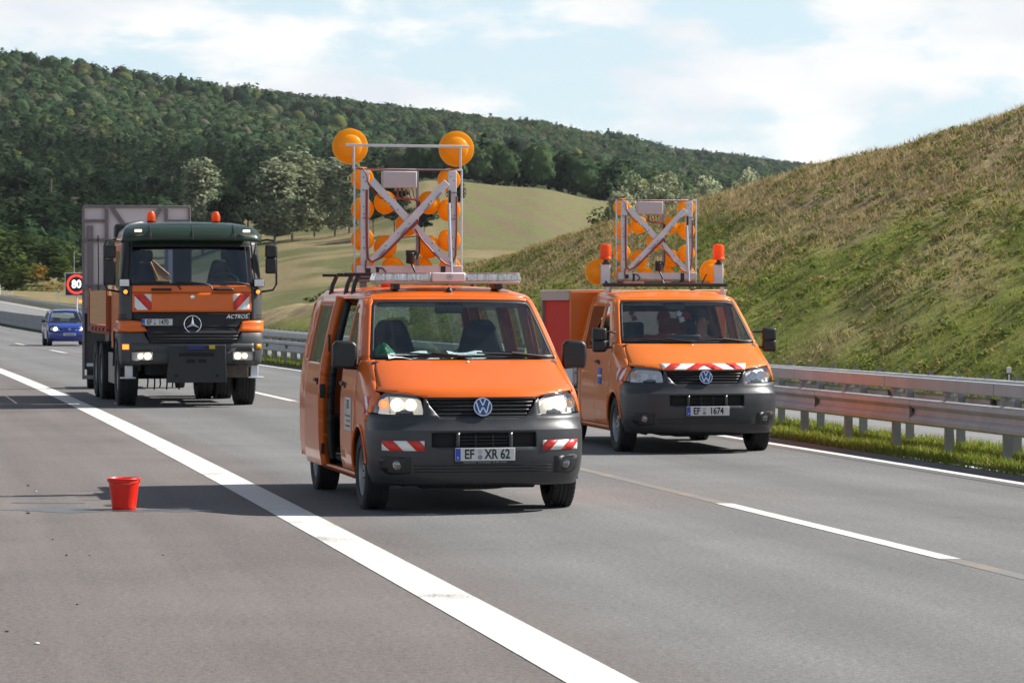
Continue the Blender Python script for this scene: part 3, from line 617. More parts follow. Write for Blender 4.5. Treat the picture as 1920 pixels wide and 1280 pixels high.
# --- single trees
BARK = mat('bark', (0.10, 0.085, 0.07), 0.9, var=0.3, vscale=3.0)
BARK_P = mat('pale_bark', (0.30, 0.28, 0.24), 0.85, var=0.35, vscale=2.0)
def at_px(x, d): return (x - 960) / F_PX * d
TREE_MESH = {}
def tree(name, x, d, h, wd, shape, c0, c1, label, cat, group=None, n=1500, leaf=0.022, trunk=True, bark=None, seed=1, ground=None, sink=0.0, c2=None):
    X = at_px(x, d); zg = float(terrain_z(np.array([X]), np.array([d]))[0]) if ground is None else ground
    o = empty(name, (X, d, zg - sink)); tag(o, label, cat, group)
    Q, tone = clump_quads(n, shape, seed * 13 + 5, leaf, .3, .6 if shape in ('tall', 'bush') else .38); Q = Q.reshape(-1, 3) * np.array((wd / 0.62 if shape != 'tall' else wd / .44, wd / 0.62 if shape != 'tall' else wd / .44, h))
    tt = np.repeat(tone, 4); nz = fbm(Q[:, 0] * 3 / wd + seed, Q[:, 2] * 3 / wd, seed)
    C = lerp3(c0, c1, np.clip((nz - .3) * 2.2, 0, 1)) * tt[:, None]
    if c2 is not None:
        k = np.clip(sstep(0.10, 0.45, Q[:, 0] / wd + 0.25 * (nz - .5)), 0, 1); C = C * (1 - k[:, None]) + np.array(c2) * tt[:, None] * k[:, None]
    np_mesh('crown', Q, np.arange(len(Q)).reshape(-1, 4), LEAF, o, col=C)
    if trunk:
        g = random.Random(seed); mb = MB(); r = h * 0.014
        mb.tube([(0, 0, -.4), (g.uniform(-.1, .1), 0, h * .25), (g.uniform(-.3, .3), .1, h * .55), (g.uniform(-.4, .4), 0, h * .9)], r, 7)
        for k in range(6):
            zz = h * g.uniform(.28, .7); an = g.uniform(0, 6.28); ll = wd * g.uniform(.2, .38)
            mb.tube([(0, 0, zz), (math.cos(an) * ll * .5, math.sin(an) * ll * .5, zz + h * .07), (math.cos(an) * ll, math.sin(an) * ll, zz + h * .12)], r * .45, 5)
        mb.build('trunk', bark or BARK, o)
    return o
PG0, PG1 = (0.180, 0.205, 0.125), (0.310, 0.335, 0.225)
POP = [(380, 640, 18.5, 7.5, 'slim silvery poplar rising behind the truck cab roof'), (515, 640, 17.0, 8.0, 'broad grey green poplar at the near end of the poplar row'),
       (548, 655, 17.5, 9.0, 'tallest full crowned poplar in the middle of the row'), (590, 665, 16.0, 7.5, 'poplar with its foot in the golden meadow beside the tallest one'),
       (628, 650, 15.2, 6.5, 'poplar with bare lower trunk just left of the big arrow frame'), (655, 640, 14.6, 6.0, 'last poplar of the row partly behind the big arrow frame')]
for k, (x, d, h, wd, lab) in enumerate(POP):
    tree('poplar_tree', x, d, h * 1.03, wd * 1.3, 'tall', PG0, PG1, lab, 'tree', 'poplar trees at the edge of the meadow', 4200, 0.021, True, BARK_P, 11 + k)
PN0, PN1 = (0.012, 0.022, 0.013), (0.030, 0.046, 0.024)
PIN = [(430, 620, 13.5, 9, 'dark pine between the slim poplar and the poplar row'), (465, 700, 15, 9, 'dark pine just behind the poplar row end'), (490, 680, 8, 7, 'low dark pine under the first poplar of the row'),
       (320, 800, 17, 10, 'tall dark pine over the left roof beacon of the truck'), (275, 830, 16, 10, 'dark pine left of the truck roof beacon'), (215, 760, 17, 11, 'broad dark pine above the grey board of the trailer'),
       (150, 720, 18, 11, 'dark pine above the left edge of the trailer board'), (95, 700, 18, 11, 'tall dark pine behind the bushes at the far bend'), (40, 690, 18, 11, 'dark pine above the autumn coloured bush'),
       (700, 610, 8.5, 6, 'small dark pine seen through the left half of the big arrow frame'), (740, 600, 9.0, 8, 'dark pine seen behind the crossing of the arrow frame'), (795, 585, 5.5, 6, 'low dark pine seen through the right half of the arrow frame'), (855, 640, 8, 4, 'narrow dark pine behind the right post of the arrow frame')]
for k, (x, d, h, wd, lab) in enumerate(PIN):
    tree('pine_tree', x, d, h, wd, 'pine' if k % 3 else 'round', PN0, PN1, lab, 'tree', 'dark pines at the foot of the wood', 2600, 0.028, True, None, 41 + k)
BSH = [(45, 472, 5.6, 7.6, 'rounded bush turning orange on one side near the far bend', (0.055, 0.075, 0.020), (0.115, 0.125, 0.035), (0.19, 0.105, 0.025)),
       (15, 540, 9.5, 11, 'big green bush above the orange tinged one', (0.05, 0.075, 0.022), (0.10, 0.13, 0.035), None), (78, 545, 9, 10, 'green bush right behind the orange tinged one', (0.035, 0.055, 0.018), (0.075, 0.10, 0.03), None),
       (112, 520, 6.0, 7, 'light green bush left of the speed sign', (0.06, 0.085, 0.022), (0.12, 0.15, 0.04), None), (135, 640, 9, 10, 'dark bush above the speed sign', (0.025, 0.042, 0.018), (0.06, 0.08, 0.03), None),
       (617, 300, 2.9, 3.0, 'dark green bush in the meadow behind the roof rack of the near van', (0.030, 0.050, 0.016), (0.062, 0.085, 0.026), None),
       (905, 262, 2.9, 4.2, 'green bush at the foot of the field beside the arrow frame', (0.065, 0.085, 0.022), (0.14, 0.16, 0.05), None), (930, 275, 2.6, 4.0, 'low bush half behind the dry slope crest', (0.075, 0.095, 0.03), (0.15, 0.165, 0.06), None)]
for k, (x, d, h, wd, lab, c0, c1, c2) in enumerate(BSH):
    tree('bush', x, d, h, wd, 'bush', c0, c1, lab, 'bush', 'bushes along the far verge', 1300, 0.030, False, None, 71 + k, None, 0.3, c2)
WC = (0.48, 0.50, 0.34)
SV = [(1140, 262, 3.4, 3.0, 392, 'dark low shrub beside the near foot of the far arrow board', (0.04, 0.055, 0.022), (0.10, 0.12, 0.05)), (1162, 285, 4.6, 3.2, 334, 'first silvery willow shrub where the row on the crest begins', PG0, WC), (1192, 288, 4.8, 3.4, 331, 'dense silvery willow shrub above the upper left corner of the far board', PG0, WC),
      (1240, 286, 5.0, 3.4, 320, 'silvery willow shrub over the middle of the far arrow board', PG0, WC), (1268, 282, 4.6, 3.0, 326, 'silvery willow shrub just before the tallest one of the row', PG0, WC), (1303, 278, 5.0, 3.2, 316, 'tallest silvery willow shrub on the crest', PG0, WC), (1332, 268, 4.4, 2.8, 333, 'willow shrub just after the tallest one of the row', PG0, WC), (1362, 258, 4.3, 2.8, 333, 'small willow shrub near the dry slope', PG0, WC), (1415, 228, 3.6, 2.4, 325, 'last pale willow shrub half sunk behind the slope crest', PG0, WC)]
for k, (x, d, h, wd, vy, lab, c0, c1) in enumerate(SV):
    ztop = CAM_Z + (HZ - vy) * d / F_PX; h2 = h + 1.5
    tree('willow_shrub', x, d, h2, wd, 'bush', c0, c1, lab, 'shrub', 'willow shrubs behind the slope crest', 3200, 0.030, True, None, 91 + k, ground=ztop - h2)
# ------------------------------------------------------------------ guardrails
def prof_mesh(name, prof, length, mats):   # profile (x,z) swept along +Y; given as closed polygon
    mb = MB(); n = len(prof)
    a = [(p[0], 0, p[1]) for p in prof]; b = [(p[0], length, p[1]) for p in prof]
    mb.add(a + b, [(i, (i + 1) % n, n + (i + 1) % n, n + i) for i in range(n)] + [tuple(range(n - 1, -1, -1)), tuple(range(n, 2 * n))])
    o = mb.build(name, mats, None, smooth=30); me = o.data; bpy.data.objects.remove(o); return me
wp = [(0.0, .33), (-.03, .335), (-.075, .355), (-.082, .40), (-.06, .425), (-.018, .455), (-.015, .515), (-.06, .545), (-.082, .57), (-.075, .615), (-.03, .635), (0, .64)]
W_PROF = wp + [(p[0] + .006, p[1]) for p in reversed(wp)]
W_PROF[-1] = (.006, .325); W_PROF[len(wp)] = (.006, .646)
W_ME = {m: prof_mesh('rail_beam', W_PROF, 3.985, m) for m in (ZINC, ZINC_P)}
WB_PROF = [(-p[0], p[1]) for p in W_PROF]
WB_ME = prof_mesh('rail_beam', WB_PROF, 3.985, ZINC)
B_PROF = [(-.05, .75), (-.062, .762), (-.062, .883), (-.05, .895), (.05, .895), (.062, .883), (.062, .762), (.05, .75)]
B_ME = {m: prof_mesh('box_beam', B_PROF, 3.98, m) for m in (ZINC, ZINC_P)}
mb = MB(); c = [(-.05, -.03), (.05, -.03), (.05, -.022), (-.042, -.022), (-.042, .022), (.05, .022), (.05, .03), (-.05, .03)]
mb.prism([(p[0], p[1]) for p in c], (0, 0, -.35), (1, 0, 0), (0, 1, 0), 1.098); POST_O = mb.build('post', ZINC_D, None); POST_ME = POST_O.data; bpy.data.objects.remove(POST_O)
mb = MB(); mb.box((0, 0, .725), (.13, .10, .05)); mb.box((-.045, 0, .50), (.03, .085, .25)); mb.box((-.05, .07, .42), (.012, .02, .02)); SP = mb.build('bracket', ZINC_D, None, bevel=.004); SP_ME = SP.data; bpy.data.objects.remove(SP)
def put(me, name, loc, rz, parent):
    o = bpy.data.objects.new(name, me); o.location = loc; o.rotation_euler = (0, 0, rz); return link(o, parent)
def pitch_of(d): return math.atan2(float(z0_of(d + 1) - z0_of(d - 1)), 2.0)
def guardrail(a, d0, d1, label, box=False, back=False, sp=2.0, zoff=0.0, pink=False, post_dx=0.0):
    g = empty('guardrail', RP(a, d0)); tag(g, label, 'guardrail', 'guardrails along the motorway'); o = Vector(g.location)
    d = d0; k = 0; rr = random.Random(int(a * 10))
    while d < d1:
        L_ = 4.0 * math.cos(heading(d + 2)); p = RP(a, d, zoff); rz = heading(d + 2)
        m = ZINC
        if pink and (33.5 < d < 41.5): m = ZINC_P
        b = put((WB_ME if back else W_ME[m]), 'rail_beam', p - o + Vector((-.055 if not back else .055, 0, 0)), rz, g); b.rotation_euler[0] = pitch_of(d + 2)
        if box:
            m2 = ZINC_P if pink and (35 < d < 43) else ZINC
            b = put(B_ME[m2], 'box_beam', RP(a, d + 1.2, zoff) - o, rz, g); b.rotation_euler[0] = pitch_of(d + 2)
        for q in range(int(4.0 / sp)):
            dd = d + .9 + q * sp * math.cos(rz); pp = RP(a, dd, zoff) - o
            po = put(POST_ME, 'post', pp, rz + rr.uniform(-.04, .04), g)
            if box and dd < 75: put(SP_ME, 'bracket', pp, rz, po).location = (0, 0, 0)
        d += L_; k += 1
    return g
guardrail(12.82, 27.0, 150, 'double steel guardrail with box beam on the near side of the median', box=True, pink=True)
guardrail(13.62, 27.0, 150, 'steel guardrail on the opposite side of the median behind the box beam one', back=True)
guardrail(27.0, 58.0, 470, 'long grey guardrail at the far verge below the grassy slope')
# concrete barrier farther along the median
mb = MB(); pr = [(-.30, 0), (-.30, .08), (-.13, .30), (-.085, .86), (.085, .86), (.13, .30), (.30, .08), (.30, 0)]
BAR_ME = prof_mesh('barrier_segment', pr, 5.96, CONC)
g = empty('concrete_barrier', RP(12.75, 150)); tag(g, 'low grey concrete barrier on the median beside the blue car', 'barrier'); o = Vector(g.location); d = 151.0
while d < 330:
    b = put(BAR_ME, 'barrier_segment', RP(12.75, d) - o, heading(d + 3), g); b.rotation_euler[0] = pitch_of(d + 3); d += 6.0 * math.cos(heading(d))
# ------------------------------------------------------------------ delineators, cabinet, fence, speed sign
def delineator(X, Y, z, label, hgt=1.05):
    o = empty('delineator_post', (X, Y, z), 0.15); tag(o, label, 'reflector post', 'reflector posts of the far verge')
    mb = MB(); tri = [(-.06, -.04), (.06, -.04), (.025, .06), (-.025, .06)]
    mb.prism(tri, (0, 0, -.2), (1, 0, 0), (0, 1, 0), .2 + hgt * .66); mb.prism(tri, (0, 0, hgt * .86), (1, 0, 0), (0, 1, 0), hgt * .14); mb.build('post_body', WHITE, o, bevel=.006)
    mb = MB(); mb.prism([(p[0] * 1.03, p[1] * 1.03) for p in tri], (0, 0, hgt * .66), (1, 0, 0), (0, 1, 0), hgt * .2); mb.build('black_band', BLACK_T, o)
    mb = MB(); mb.box((0, -.045, hgt * .76), (.05, .012, .15)); mb.build('reflector', mat('reflector_white', (.7, .7, .72), .2), o, bevel=.004)
    return o
dX = at_px(1891, 76.5); delineator(dX, 76.5, float(terrain_z(np.array([dX]), np.array([76.5]))[0]) + .02, 'white reflector post with black band at the foot of the slope')
dX = at_px(110, 395); delineator(dX, 395, float(road_xyz(27.8, 395)[2]) + .3, 'tiny white reflector post far off beyond the bend', 1.5)
dX = at_px(866, 73.0)
o = empty('utility_cabinet', RP(28.0, 452)); tag(o, 'pale grey cabinet beside the far guardrail at the bend', 'cabinet')
mb = MB(); mb.box((0, 0, .9), (.75, .5, 1.9)); mb.box((0, 0, 1.88), (.85, .6, .08)); mb.build('housing', mat('cabinet_grey', (.55, .57, .58), .5), o, bevel=.02)
mb = MB(); mb.box((.02, -.26, .9), (.62, .02, 1.6)); mb.build('door', mat('cabinet_door', (.60, .62, .63), .5), o, bevel=.01)
mb = MB()
for x in (1.0, 1.6, 2.1): mb.cyl((x, 0, -.5), (x, 0, 1.05), .035, n=6)
mb.tube([(.4, 0, 1.05), (2.1, 0, 1.0)], .04, 6); mb.tube([(.4, 0, .5), (2.1, 0, .48)], .03, 6); mb.build('side_rail', ALU, o)
# dark culvert railing beyond the far guardrail
o = empty('culvert_railing', (at_px(560, 205), 212, -0.6)); tag(o, 'dark metal railing sloping down behind the far guardrail', 'railing'); FEN = mat('dark_fence', (0.030, 0.040, 0.040), 0.6)
x0, x1 = at_px(533, 205) - o.location.x, at_px(640, 205) - o.location.x
def rail_h(x): return 1.15 + (x - x0) / (at_px(585, 205) - at_px(533, 205)) * 1.1 if x < at_px(585, 205) - o.location.x else 2.25
mb = MB(); mb.tube([(x0, 0, rail_h(x0)), (at_px(585, 205) - o.location.x, 0, 2.25), (x1, 0, 2.3)], .045, 6); mb.build('handrail', mat('fence_rail', (.20, .22, .22), .5), o)
k = 0; x = x0
while x < x1:
    mb = MB(); mb.cyl((x, 0, -.3), (x, 0, rail_h(x) - .03), .028, n=6); mb.build('baluster', FEN, o); x += .24
mb = MB(); mb.box(((x0 + x1) / 2 + .2, .6, .3), (x1 - x0 - .4, .12, 2.2)); mb.build('culvert_wall', FEN, o)
# LED speed sign
sx_, sd = at_px(143.5, 300), 300.0; gz = float(terrain_z(np.array([sx_]), np.array([sd]))[0]); mpx = sd / F_PX
zt, zb = CAM_Z + (HZ - 512) * mpx, CAM_Z + (HZ - 554) * mpx; zc = (zt + zb) / 2; hh = (zt - zb)
o = empty('speed_limit_sign', (sx_, sd, gz)); tag(o, 'black electronic sign showing a red ringed 80 beside the grey trailer board', 'speed sign')
mb = MB(); mb.box((0, .15, zc - gz), (hh, .28, hh)); mb.build('housing', BLACK_T, o, bevel=.06)
mb = MB()
for sx, sz, wx, wz in ((0, 1, 1, 0), (0, -1, 1, 0), (1, 0, 0, 1), (-1, 0, 0, 1)): mb.box((sx * hh / 2, 0.005, zc - gz + sz * hh / 2), (.07 + wx * hh, .10, .07 + wz * hh))
mb.build('frame', mat('sign_frame', (.62, .62, .63), .45), o, bevel=.02)
RED_L = mat('lit_red', (.9, .03, .02), .5, emit=1.05, emit_col=(1.0, .045, .03)); WH_L = mat('lit_white', (1, 1, 1), .5, emit=1.2)
mb = MB(); n = 40; r0, r1 = hh * .345, hh * .435
vs = [(math.cos(2 * math.pi * i / n) * r, -.02, zc - gz + math.sin(2 * math.pi * i / n) * r) for r in (r0, r1) for i in range(n)]
mb.add(vs, [(i, (i + 1) % n, n + (i + 1) % n, n + i) for i in range(n)]); mb.build('ring', RED_L, o)
text('digits', '80', hh * .50, WH_L, o, (0, -.03, zc - gz - .01), .86, .004, offset=.012)
mb = MB(); mb.cyl((0, .25, -.3), (0, .25, zc - gz), .09, n=10); mb.build('pole', ALU, o)
mb = MB(); mb.cyl((-.25, .3, zt - gz - .1), (-.25, .3, zt - gz + 2.0), .018, n=6); mb.build('antenna', ALU, o)
mb = MB(); mb.lathe([(0, 0), (.14, .02), (.16, .12)], (.35, -.05, zb - gz - .55), (0, 1, 0), 12); mb.build('flasher', AMBER_LIT, o)
# ------------------------------------------------------------------ bucket, spilled water, pebbles
o = empty('bucket', (at_px(232, 28.0), 28.0, 0.0)); tag(o, 'red plastic bucket standing on the hard shoulder', 'bucket')
RED_P = mat('red_plastic', (0.80, 0.022, 0.010), 0.36, var=0.05, spec=.5); RED_T = RED_P
mb = MB(); mb.lathe([(0, .004), (.100, .004), (.104, .012), (.106, .03), (.1265, .19), (.128, .195), (.136, .262), (.141, .264), (.143, .272), (.138, .278), (.1335, .272), (.123, .19), (.102, .02), (0, .016)], (0, 0, 0), (0, 0, 1), 40, caps=False); mb.build('bucket_body', RED_P, o, smooth=40)
mb = MB(); mb.tube([(.137 * math.cos(t), -.148 * math.sin(t) * 1.0, .262 - .035 * math.sin(t)) for t in np.linspace(0.02, math.pi - .02, 16)], .0035, 6); mb.build('handle', mat('handle_wire', (.45, .10, .09), .35, .3), o)
mb = MB(); mb.box((.02, -.06, .12), (.19, .035, .03))
for x in (-.137, .137): mb = MB(); mb.box((x, 0, .258), (.016, .03, .035)); mb.build('handle_lug', RED_P, o, bevel=.004)
WET = mat('wet_asphalt', (0.070, 0.066, 0.065), 0.32, var=0.3, vscale=9.0, spec=.5)
def puddle(x, y, rx, ry, seed, label):
    mb = MB(); n = 44; g = random.Random(seed); ph_ = [g.uniform(0, 6.28) for _ in range(5)]
    pts = [(x, y, .0035)]
    for i in range(n):
        t_ = 2 * math.pi * i / n; r = 1 + .22 * math.sin(2 * t_ + ph_[0]) + .16 * math.sin(3 * t_ + ph_[1]) + .12 * math.sin(7 * t_ + ph_[2]) + .08 * math.sin(13 * t_ + ph_[3])
        pts.append((x + rx * r * math.cos(t_), y + ry * r * math.sin(t_), .0032))
    mb.add(pts, [(0, 1 + i, 1 + (i + 1) % n) for i in range(n)]); tag(mb.build('puddle', WET, None), label, 'puddle', 'spilled water round the bucket')
puddle(at_px(298, 28.0), 27.85, .36, .22, 3, 'wet patch of spilled water beside the bucket in the van shadow')
puddle(at_px(110, 28.0), 27.9, .42, .26, 5, 'wet patch on the sunny asphalt on the other side of the bucket')
puddle(at_px(80, 28.8), 28.9, .30, .10, 9, 'thin wet streak behind the bucket')
PEB = [mat('pebble_white', (.62, .60, .57), .8), mat('pebble_dark', (.035, .032, .03), .9)]
for k, (x, y, r, m_, lab) in enumerate([(68, 1208, .011, 0, 'small white pebble near the lower corner of the shoulder'), (124, 1042, .010, 1, 'dark crumb beside the tar spot on the shoulder'), (52, 963, .012, 1, 'dark crumb in front of the wet streak'),
        (144, 1134, .008, 1, 'lone dark crumb in the middle of the shoulder'), (67, 922, .011, 0, 'pale pebble behind the wet streak'), (52, 911, .012, 1, 'dark crumb farthest back on the shoulder'), (12, 1185, .008, 1, 'dark crumb at the very edge of the shoulder'), (98, 1012, .008, 1, 'dark crumb in front of the bucket'), (305, 1041, .007, 1, 'dark crumb between bucket and white line'), (167, 1042, .006, 1, 'tiny dark crumb near the middle of the shoulder')]):
    d = CAM_Z * F_PX / (y - HZ); mb = MB(); g = random.Random(k)
    mb.lathe([(0, 0), (r * .8, r * .1), (r * 1.1, r * .5), (r * .7, r * 1.0), (0, r * 1.2)], (0, 0, 0), (0, 0, 1), 8); o = mb.build('pebble', PEB[m_]); o.location = (at_px(x, d), d, 0); o.scale = (g.uniform(.8, 1.5), g.uniform(.8, 1.3), 1)
    tag(o, lab, 'pebble', 'pebbles and crumbs on the shoulder')
# ------------------------------------------------------------------ vehicle bodies: one wrapped surface, cut into panels
def pchip(xs, ys):
    xs = np.asarray(xs, float); ys = np.asarray(ys, float); h = np.diff(xs); dl = np.diff(ys) / h; n = len(xs); m = np.zeros(n)
    for i in range(1, n - 1):
        if dl[i - 1] * dl[i] > 0:
            w1, w2 = 2 * h[i] + h[i - 1], h[i] + 2 * h[i - 1]; m[i] = (w1 + w2) / (w1 / dl[i - 1] + w2 / dl[i])
    m[0], m[-1] = dl[0], dl[-1]
    def f(x):
        x = min(max(x, xs[0]), xs[-1]); i = min(max(int(np.searchsorted(xs, x)) - 1, 0), n - 2); t = (x - xs[i]) / h[i]
        return ((2 * t ** 3 - 3 * t ** 2 + 1) * ys[i] + (t ** 3 - 2 * t ** 2 + t) * h[i] * m[i] + (-2 * t ** 3 + 3 * t ** 2) * ys[i + 1] + (t ** 3 - t ** 2) * h[i] * m[i + 1])
    return f
def clip_rect(poly, x0, x1, y0, y1):
    for ax, lim, sg in ((0, x0, 1), (0, x1, -1), (1, y0, 1), (1, y1, -1)):
        res = []; n = len(poly)
        for i in range(n):
            p, q = poly[i], poly[(i + 1) % n]; a = (p[ax] - lim) * sg; b = (q[ax] - lim) * sg
            if a >= 0: res.append(p)
            if (a >= 0) != (b >= 0):
                t = a / (a - b); res.append((p[0] + (q[0] - p[0]) * t, p[1] + (q[1] - p[1]) * t))
        poly = res
        if len(poly) < 3: return []
    return poly
def arc_pts(cx, cz, r, a0, a1, n): return [(cx + r * math.cos(R(a0 + (a1 - a0) * i / n)), cz + r * math.sin(R(a0 + (a1 - a0) * i / n))) for i in range(n + 1)]
class Body:
    """rows: z, yc (front), w (half width), D (corner depth), n (corner roundness)"""
    def __init__(s, rows, centre=(0, 2.0, .9), us=None, dz=.055):
        r = np.array(rows, float); s.yc, s.w, s.D, s.n = (pchip(r[:, 0], r[:, k]) for k in (1, 2, 3, 4)); s.z0, s.z1 = r[0, 0], r[-1, 0]; s.c = Vector(centre)
        s.us = us or [0, .015, .04, .08, .13, .19, .25, .32, .39, .46, .53, .60, .67, .74, .81, .88, .94, 1.0, 1.07, 1.15, 1.25, 1.4, 1.6, 1.85, 2.15, 2.5, 2.9, 3.3, 3.7, 4.1, 4.5, 4.9, 5.4, 6, 7, 8]
        s.us = sorted(set([-u for u in s.us] + s.us)); s.dz = dz
    def ux(s, x, z):
        t = min(abs(x) / s.w(z), 1.0); return math.copysign(math.asin(t ** (s.n(z) / 2)) / (math.pi / 2), x)
    def uy(s, y, z, sg=1):
        q = (y - s.yc(z)) / s.D(z)
        if q >= 1: return sg * (1 + y - s.yc(z) - s.D(z))
        q = max(q, 0.0); return sg * math.acos((1 - q) ** (s.n(z) / 2)) / (math.pi / 2)
    def raw(s, u, z):
        a = abs(u); w, D, n, yc = s.w(z), s.D(z), s.n(z), s.yc(z)
        if a <= 1:
            th = a * math.pi / 2; x = w * math.sin(th) ** (2 / n); y = yc + D * (1 - max(math.cos(th), 0.0) ** (2 / n))
        else: x = w; y = yc + D + a - 1
        return Vector((math.copysign(x, u), y, z))
    def pt(s, u, z, off=0.0):
        p = s.raw(u, z)
        if off:
            e = .004; a, b = s.raw(u + e, z), s.raw(u - e, z); c, d = s.raw(u, min(z + e, s.z1)), s.raw(u, max(z - e, s.z0))
            nn = (a - b).cross(c - d)
            if nn.length > 1e-12:
                nn.normalize()
                if nn.dot(p - s.c) < 0: nn = -nn
                p = p + nn * off
        return p
    def top(s, x, y):
        lo, hi = s.z0, s.z1
        def inside(z):
            if abs(x) >= s.w(z): return False
            t = (abs(x) / s.w(z)) ** s.n(z); return y >= s.yc(z) + s.D(z) * (1 - (1 - t) ** (1 / s.n(z)))
        zs = np.linspace(hi, lo, 60)
        for i, z in enumerate(zs):
            if inside(z):
                if i == 0: return hi
                lo, hi = z, zs[i - 1]; break
        for _ in range(22):
            mid = (lo + hi) / 2
            if inside(mid): lo = mid
            else: hi = mid
        return lo
    def conv(s, poly, mode, sg=1):
        if mode == 'u': return list(poly)
        q = []
        for i, p in enumerate(poly):          # straight edges stay straight: subdivide before wrapping
            p2 = poly[(i + 1) % len(poly)]; m1 = p[2] if len(p) == 3 else mode; m2 = p2[2] if len(p2) == 3 else mode
            q.append((p[0], p[1], m1))
            if m1 == m2:
                k = max(1, int(math.ceil(max(abs(p2[1] - p[1]) / .07, abs(p2[0] - p[0]) / .25))))
                for j in range(1, k): q.append((p[0] + (p2[0] - p[0]) * j / k, p[1] + (p2[1] - p[1]) * j / k, m1))
        return [((s.uy(p[0], p[1], sg) if p[2] == 'y' else s.ux(p[0] * sg, p[1])), p[1]) for p in q]
    def cells(s, polys, us, zs, fn):
        V, F, key = [], [], {}
        for poly in polys:
            px = [p[0] for p in poly]; pz = [p[1] for p in poly]
            ul = [u for u in us if min(px) - 1e-9 < u < max(px) + 1e-9]; ul = [min(px) - 1e-6] + ul + [max(px) + 1e-6]
            zl = [z for z in zs if min(pz) - 1e-9 < z < max(pz) + 1e-9]; zl = [min(pz) - 1e-6] + zl + [max(pz) + 1e-6]
            for i in range(len(ul) - 1):
                if ul[i + 1] - ul[i] < 1e-7: continue
                for j in range(len(zl) - 1):
                    if zl[j + 1] - zl[j] < 1e-7: continue
                    c = clip_rect(poly, ul[i], ul[i + 1], zl[j], zl[j + 1])
                    ids = []
                    for p in c:
                        k = (round(p[0], 4), round(p[1], 4))
                        if k not in key: key[k] = len(V); V.append(fn(p[0], p[1]))
                        if not ids or (ids[-1] != key[k]): ids.append(key[k])
                    while len(ids) > 1 and ids[0] == ids[-1]: ids.pop()
                    if len(ids) >= 3 and len(set(ids)) == len(ids):
                        pp = [V[q] for q in ids]; nn = Vector()
                        for q in range(len(pp)): nn += pp[q].cross(pp[(q + 1) % len(pp)])
                        if nn.length < 1e-9: continue
                        if nn.dot(pp[0] - s.c) < 0: ids.reverse()
                        F.append(tuple(ids))
        return V, F
    def panel(s, name, polys, m, parent, mode='x', sg=1, off=0.0, thick=0.012, smooth=40, dz=None):
        """polys: list of polygons in (x,z), (y,z) or (u,z)"""
        if isinstance(polys[0][0], (int, float)): polys = [polys]
        cp = [s.conv(p, mode, sg) for p in polys]; dz = dz or s.dz
        zs = np.arange(math.floor(s.z0 / dz) * dz, s.z1 + dz, dz)
        V, F = s.cells(cp, s.us, zs, lambda u, z: s.pt(u, z, off))
        return s.finish(name, V, F, m, parent, thick, smooth)
    def roof(s, name, polys, m, parent, off=0.0, thick=.012, step=.12, smooth=40):
        if isinstance(polys[0][0], (int, float)): polys = [polys]
        g = list(np.arange(-2, 8, step))
        V, F = s.cells(polys, g, g, lambda x, y: Vector((x, y, s.top(x, y) + off)))
        return s.finish(name, V, F, m, parent, thick, smooth)
    def finish(s, name, V, F, m, parent, thick, smooth):
        me = bpy.data.meshes.new(name); me.from_pydata([tuple(v) for v in V], [], F); me.materials.append(m)
        bm = bmesh.new(); bm.from_mesh(me); bmesh.ops.remove_doubles(bm, verts=bm.verts, dist=3e-4); bmesh.ops.dissolve_degenerate(bm, edges=bm.edges, dist=1e-5); bm.to_mesh(me); bm.free()
        shade(me, smooth); o = bpy.data.objects.new(name, me); link(o, parent)
        if thick:
            so_ = o.modifiers.new('Solidify', 'SOLIDIFY'); so_.thickness = thick; so_.offset = -1; so_.use_even_offset = False
        return o
def ring(outer, inner): n = len(outer); return [[outer[i], outer[(i + 1) % n], inner[(i + 1) % n], inner[i]] for i in range(n)]
def stripes(body, name, x0, x1, z0, z1, parent, n=3, slant=1, sg=1, off=.003, first_red=False, lab=None, mode='x', red=True):
    """red and white slanted warning film laid on a body panel"""
    wp_ = body.panel(name, [(x0, z0), (x1, z0), (x1, z1), (x0, z1)], WHITE, parent, mode, sg, off, 0.0008)
    wd = (x1 - x0) / n; sl_ = slant * (z1 - z0) * 0.95; polys = []
    for i in range(-2, int(n) + 4):
        if (i % 2 == 0) == first_red: continue
        xa = x0 + i * wd - sl_ / 2; q = [(xa, z0), (xa + wd, z0), (xa + wd + sl_, z1), (xa + sl_, z1)]
        q = clip_rect(q, min(x0, x1), max(x0, x1), z0, z1)
        if len(q) >= 3: polys.append(q)
    body.panel('red_stripe', polys, RED_F, wp_, mode, sg, off + .0022, 0.0008)
    return wp_
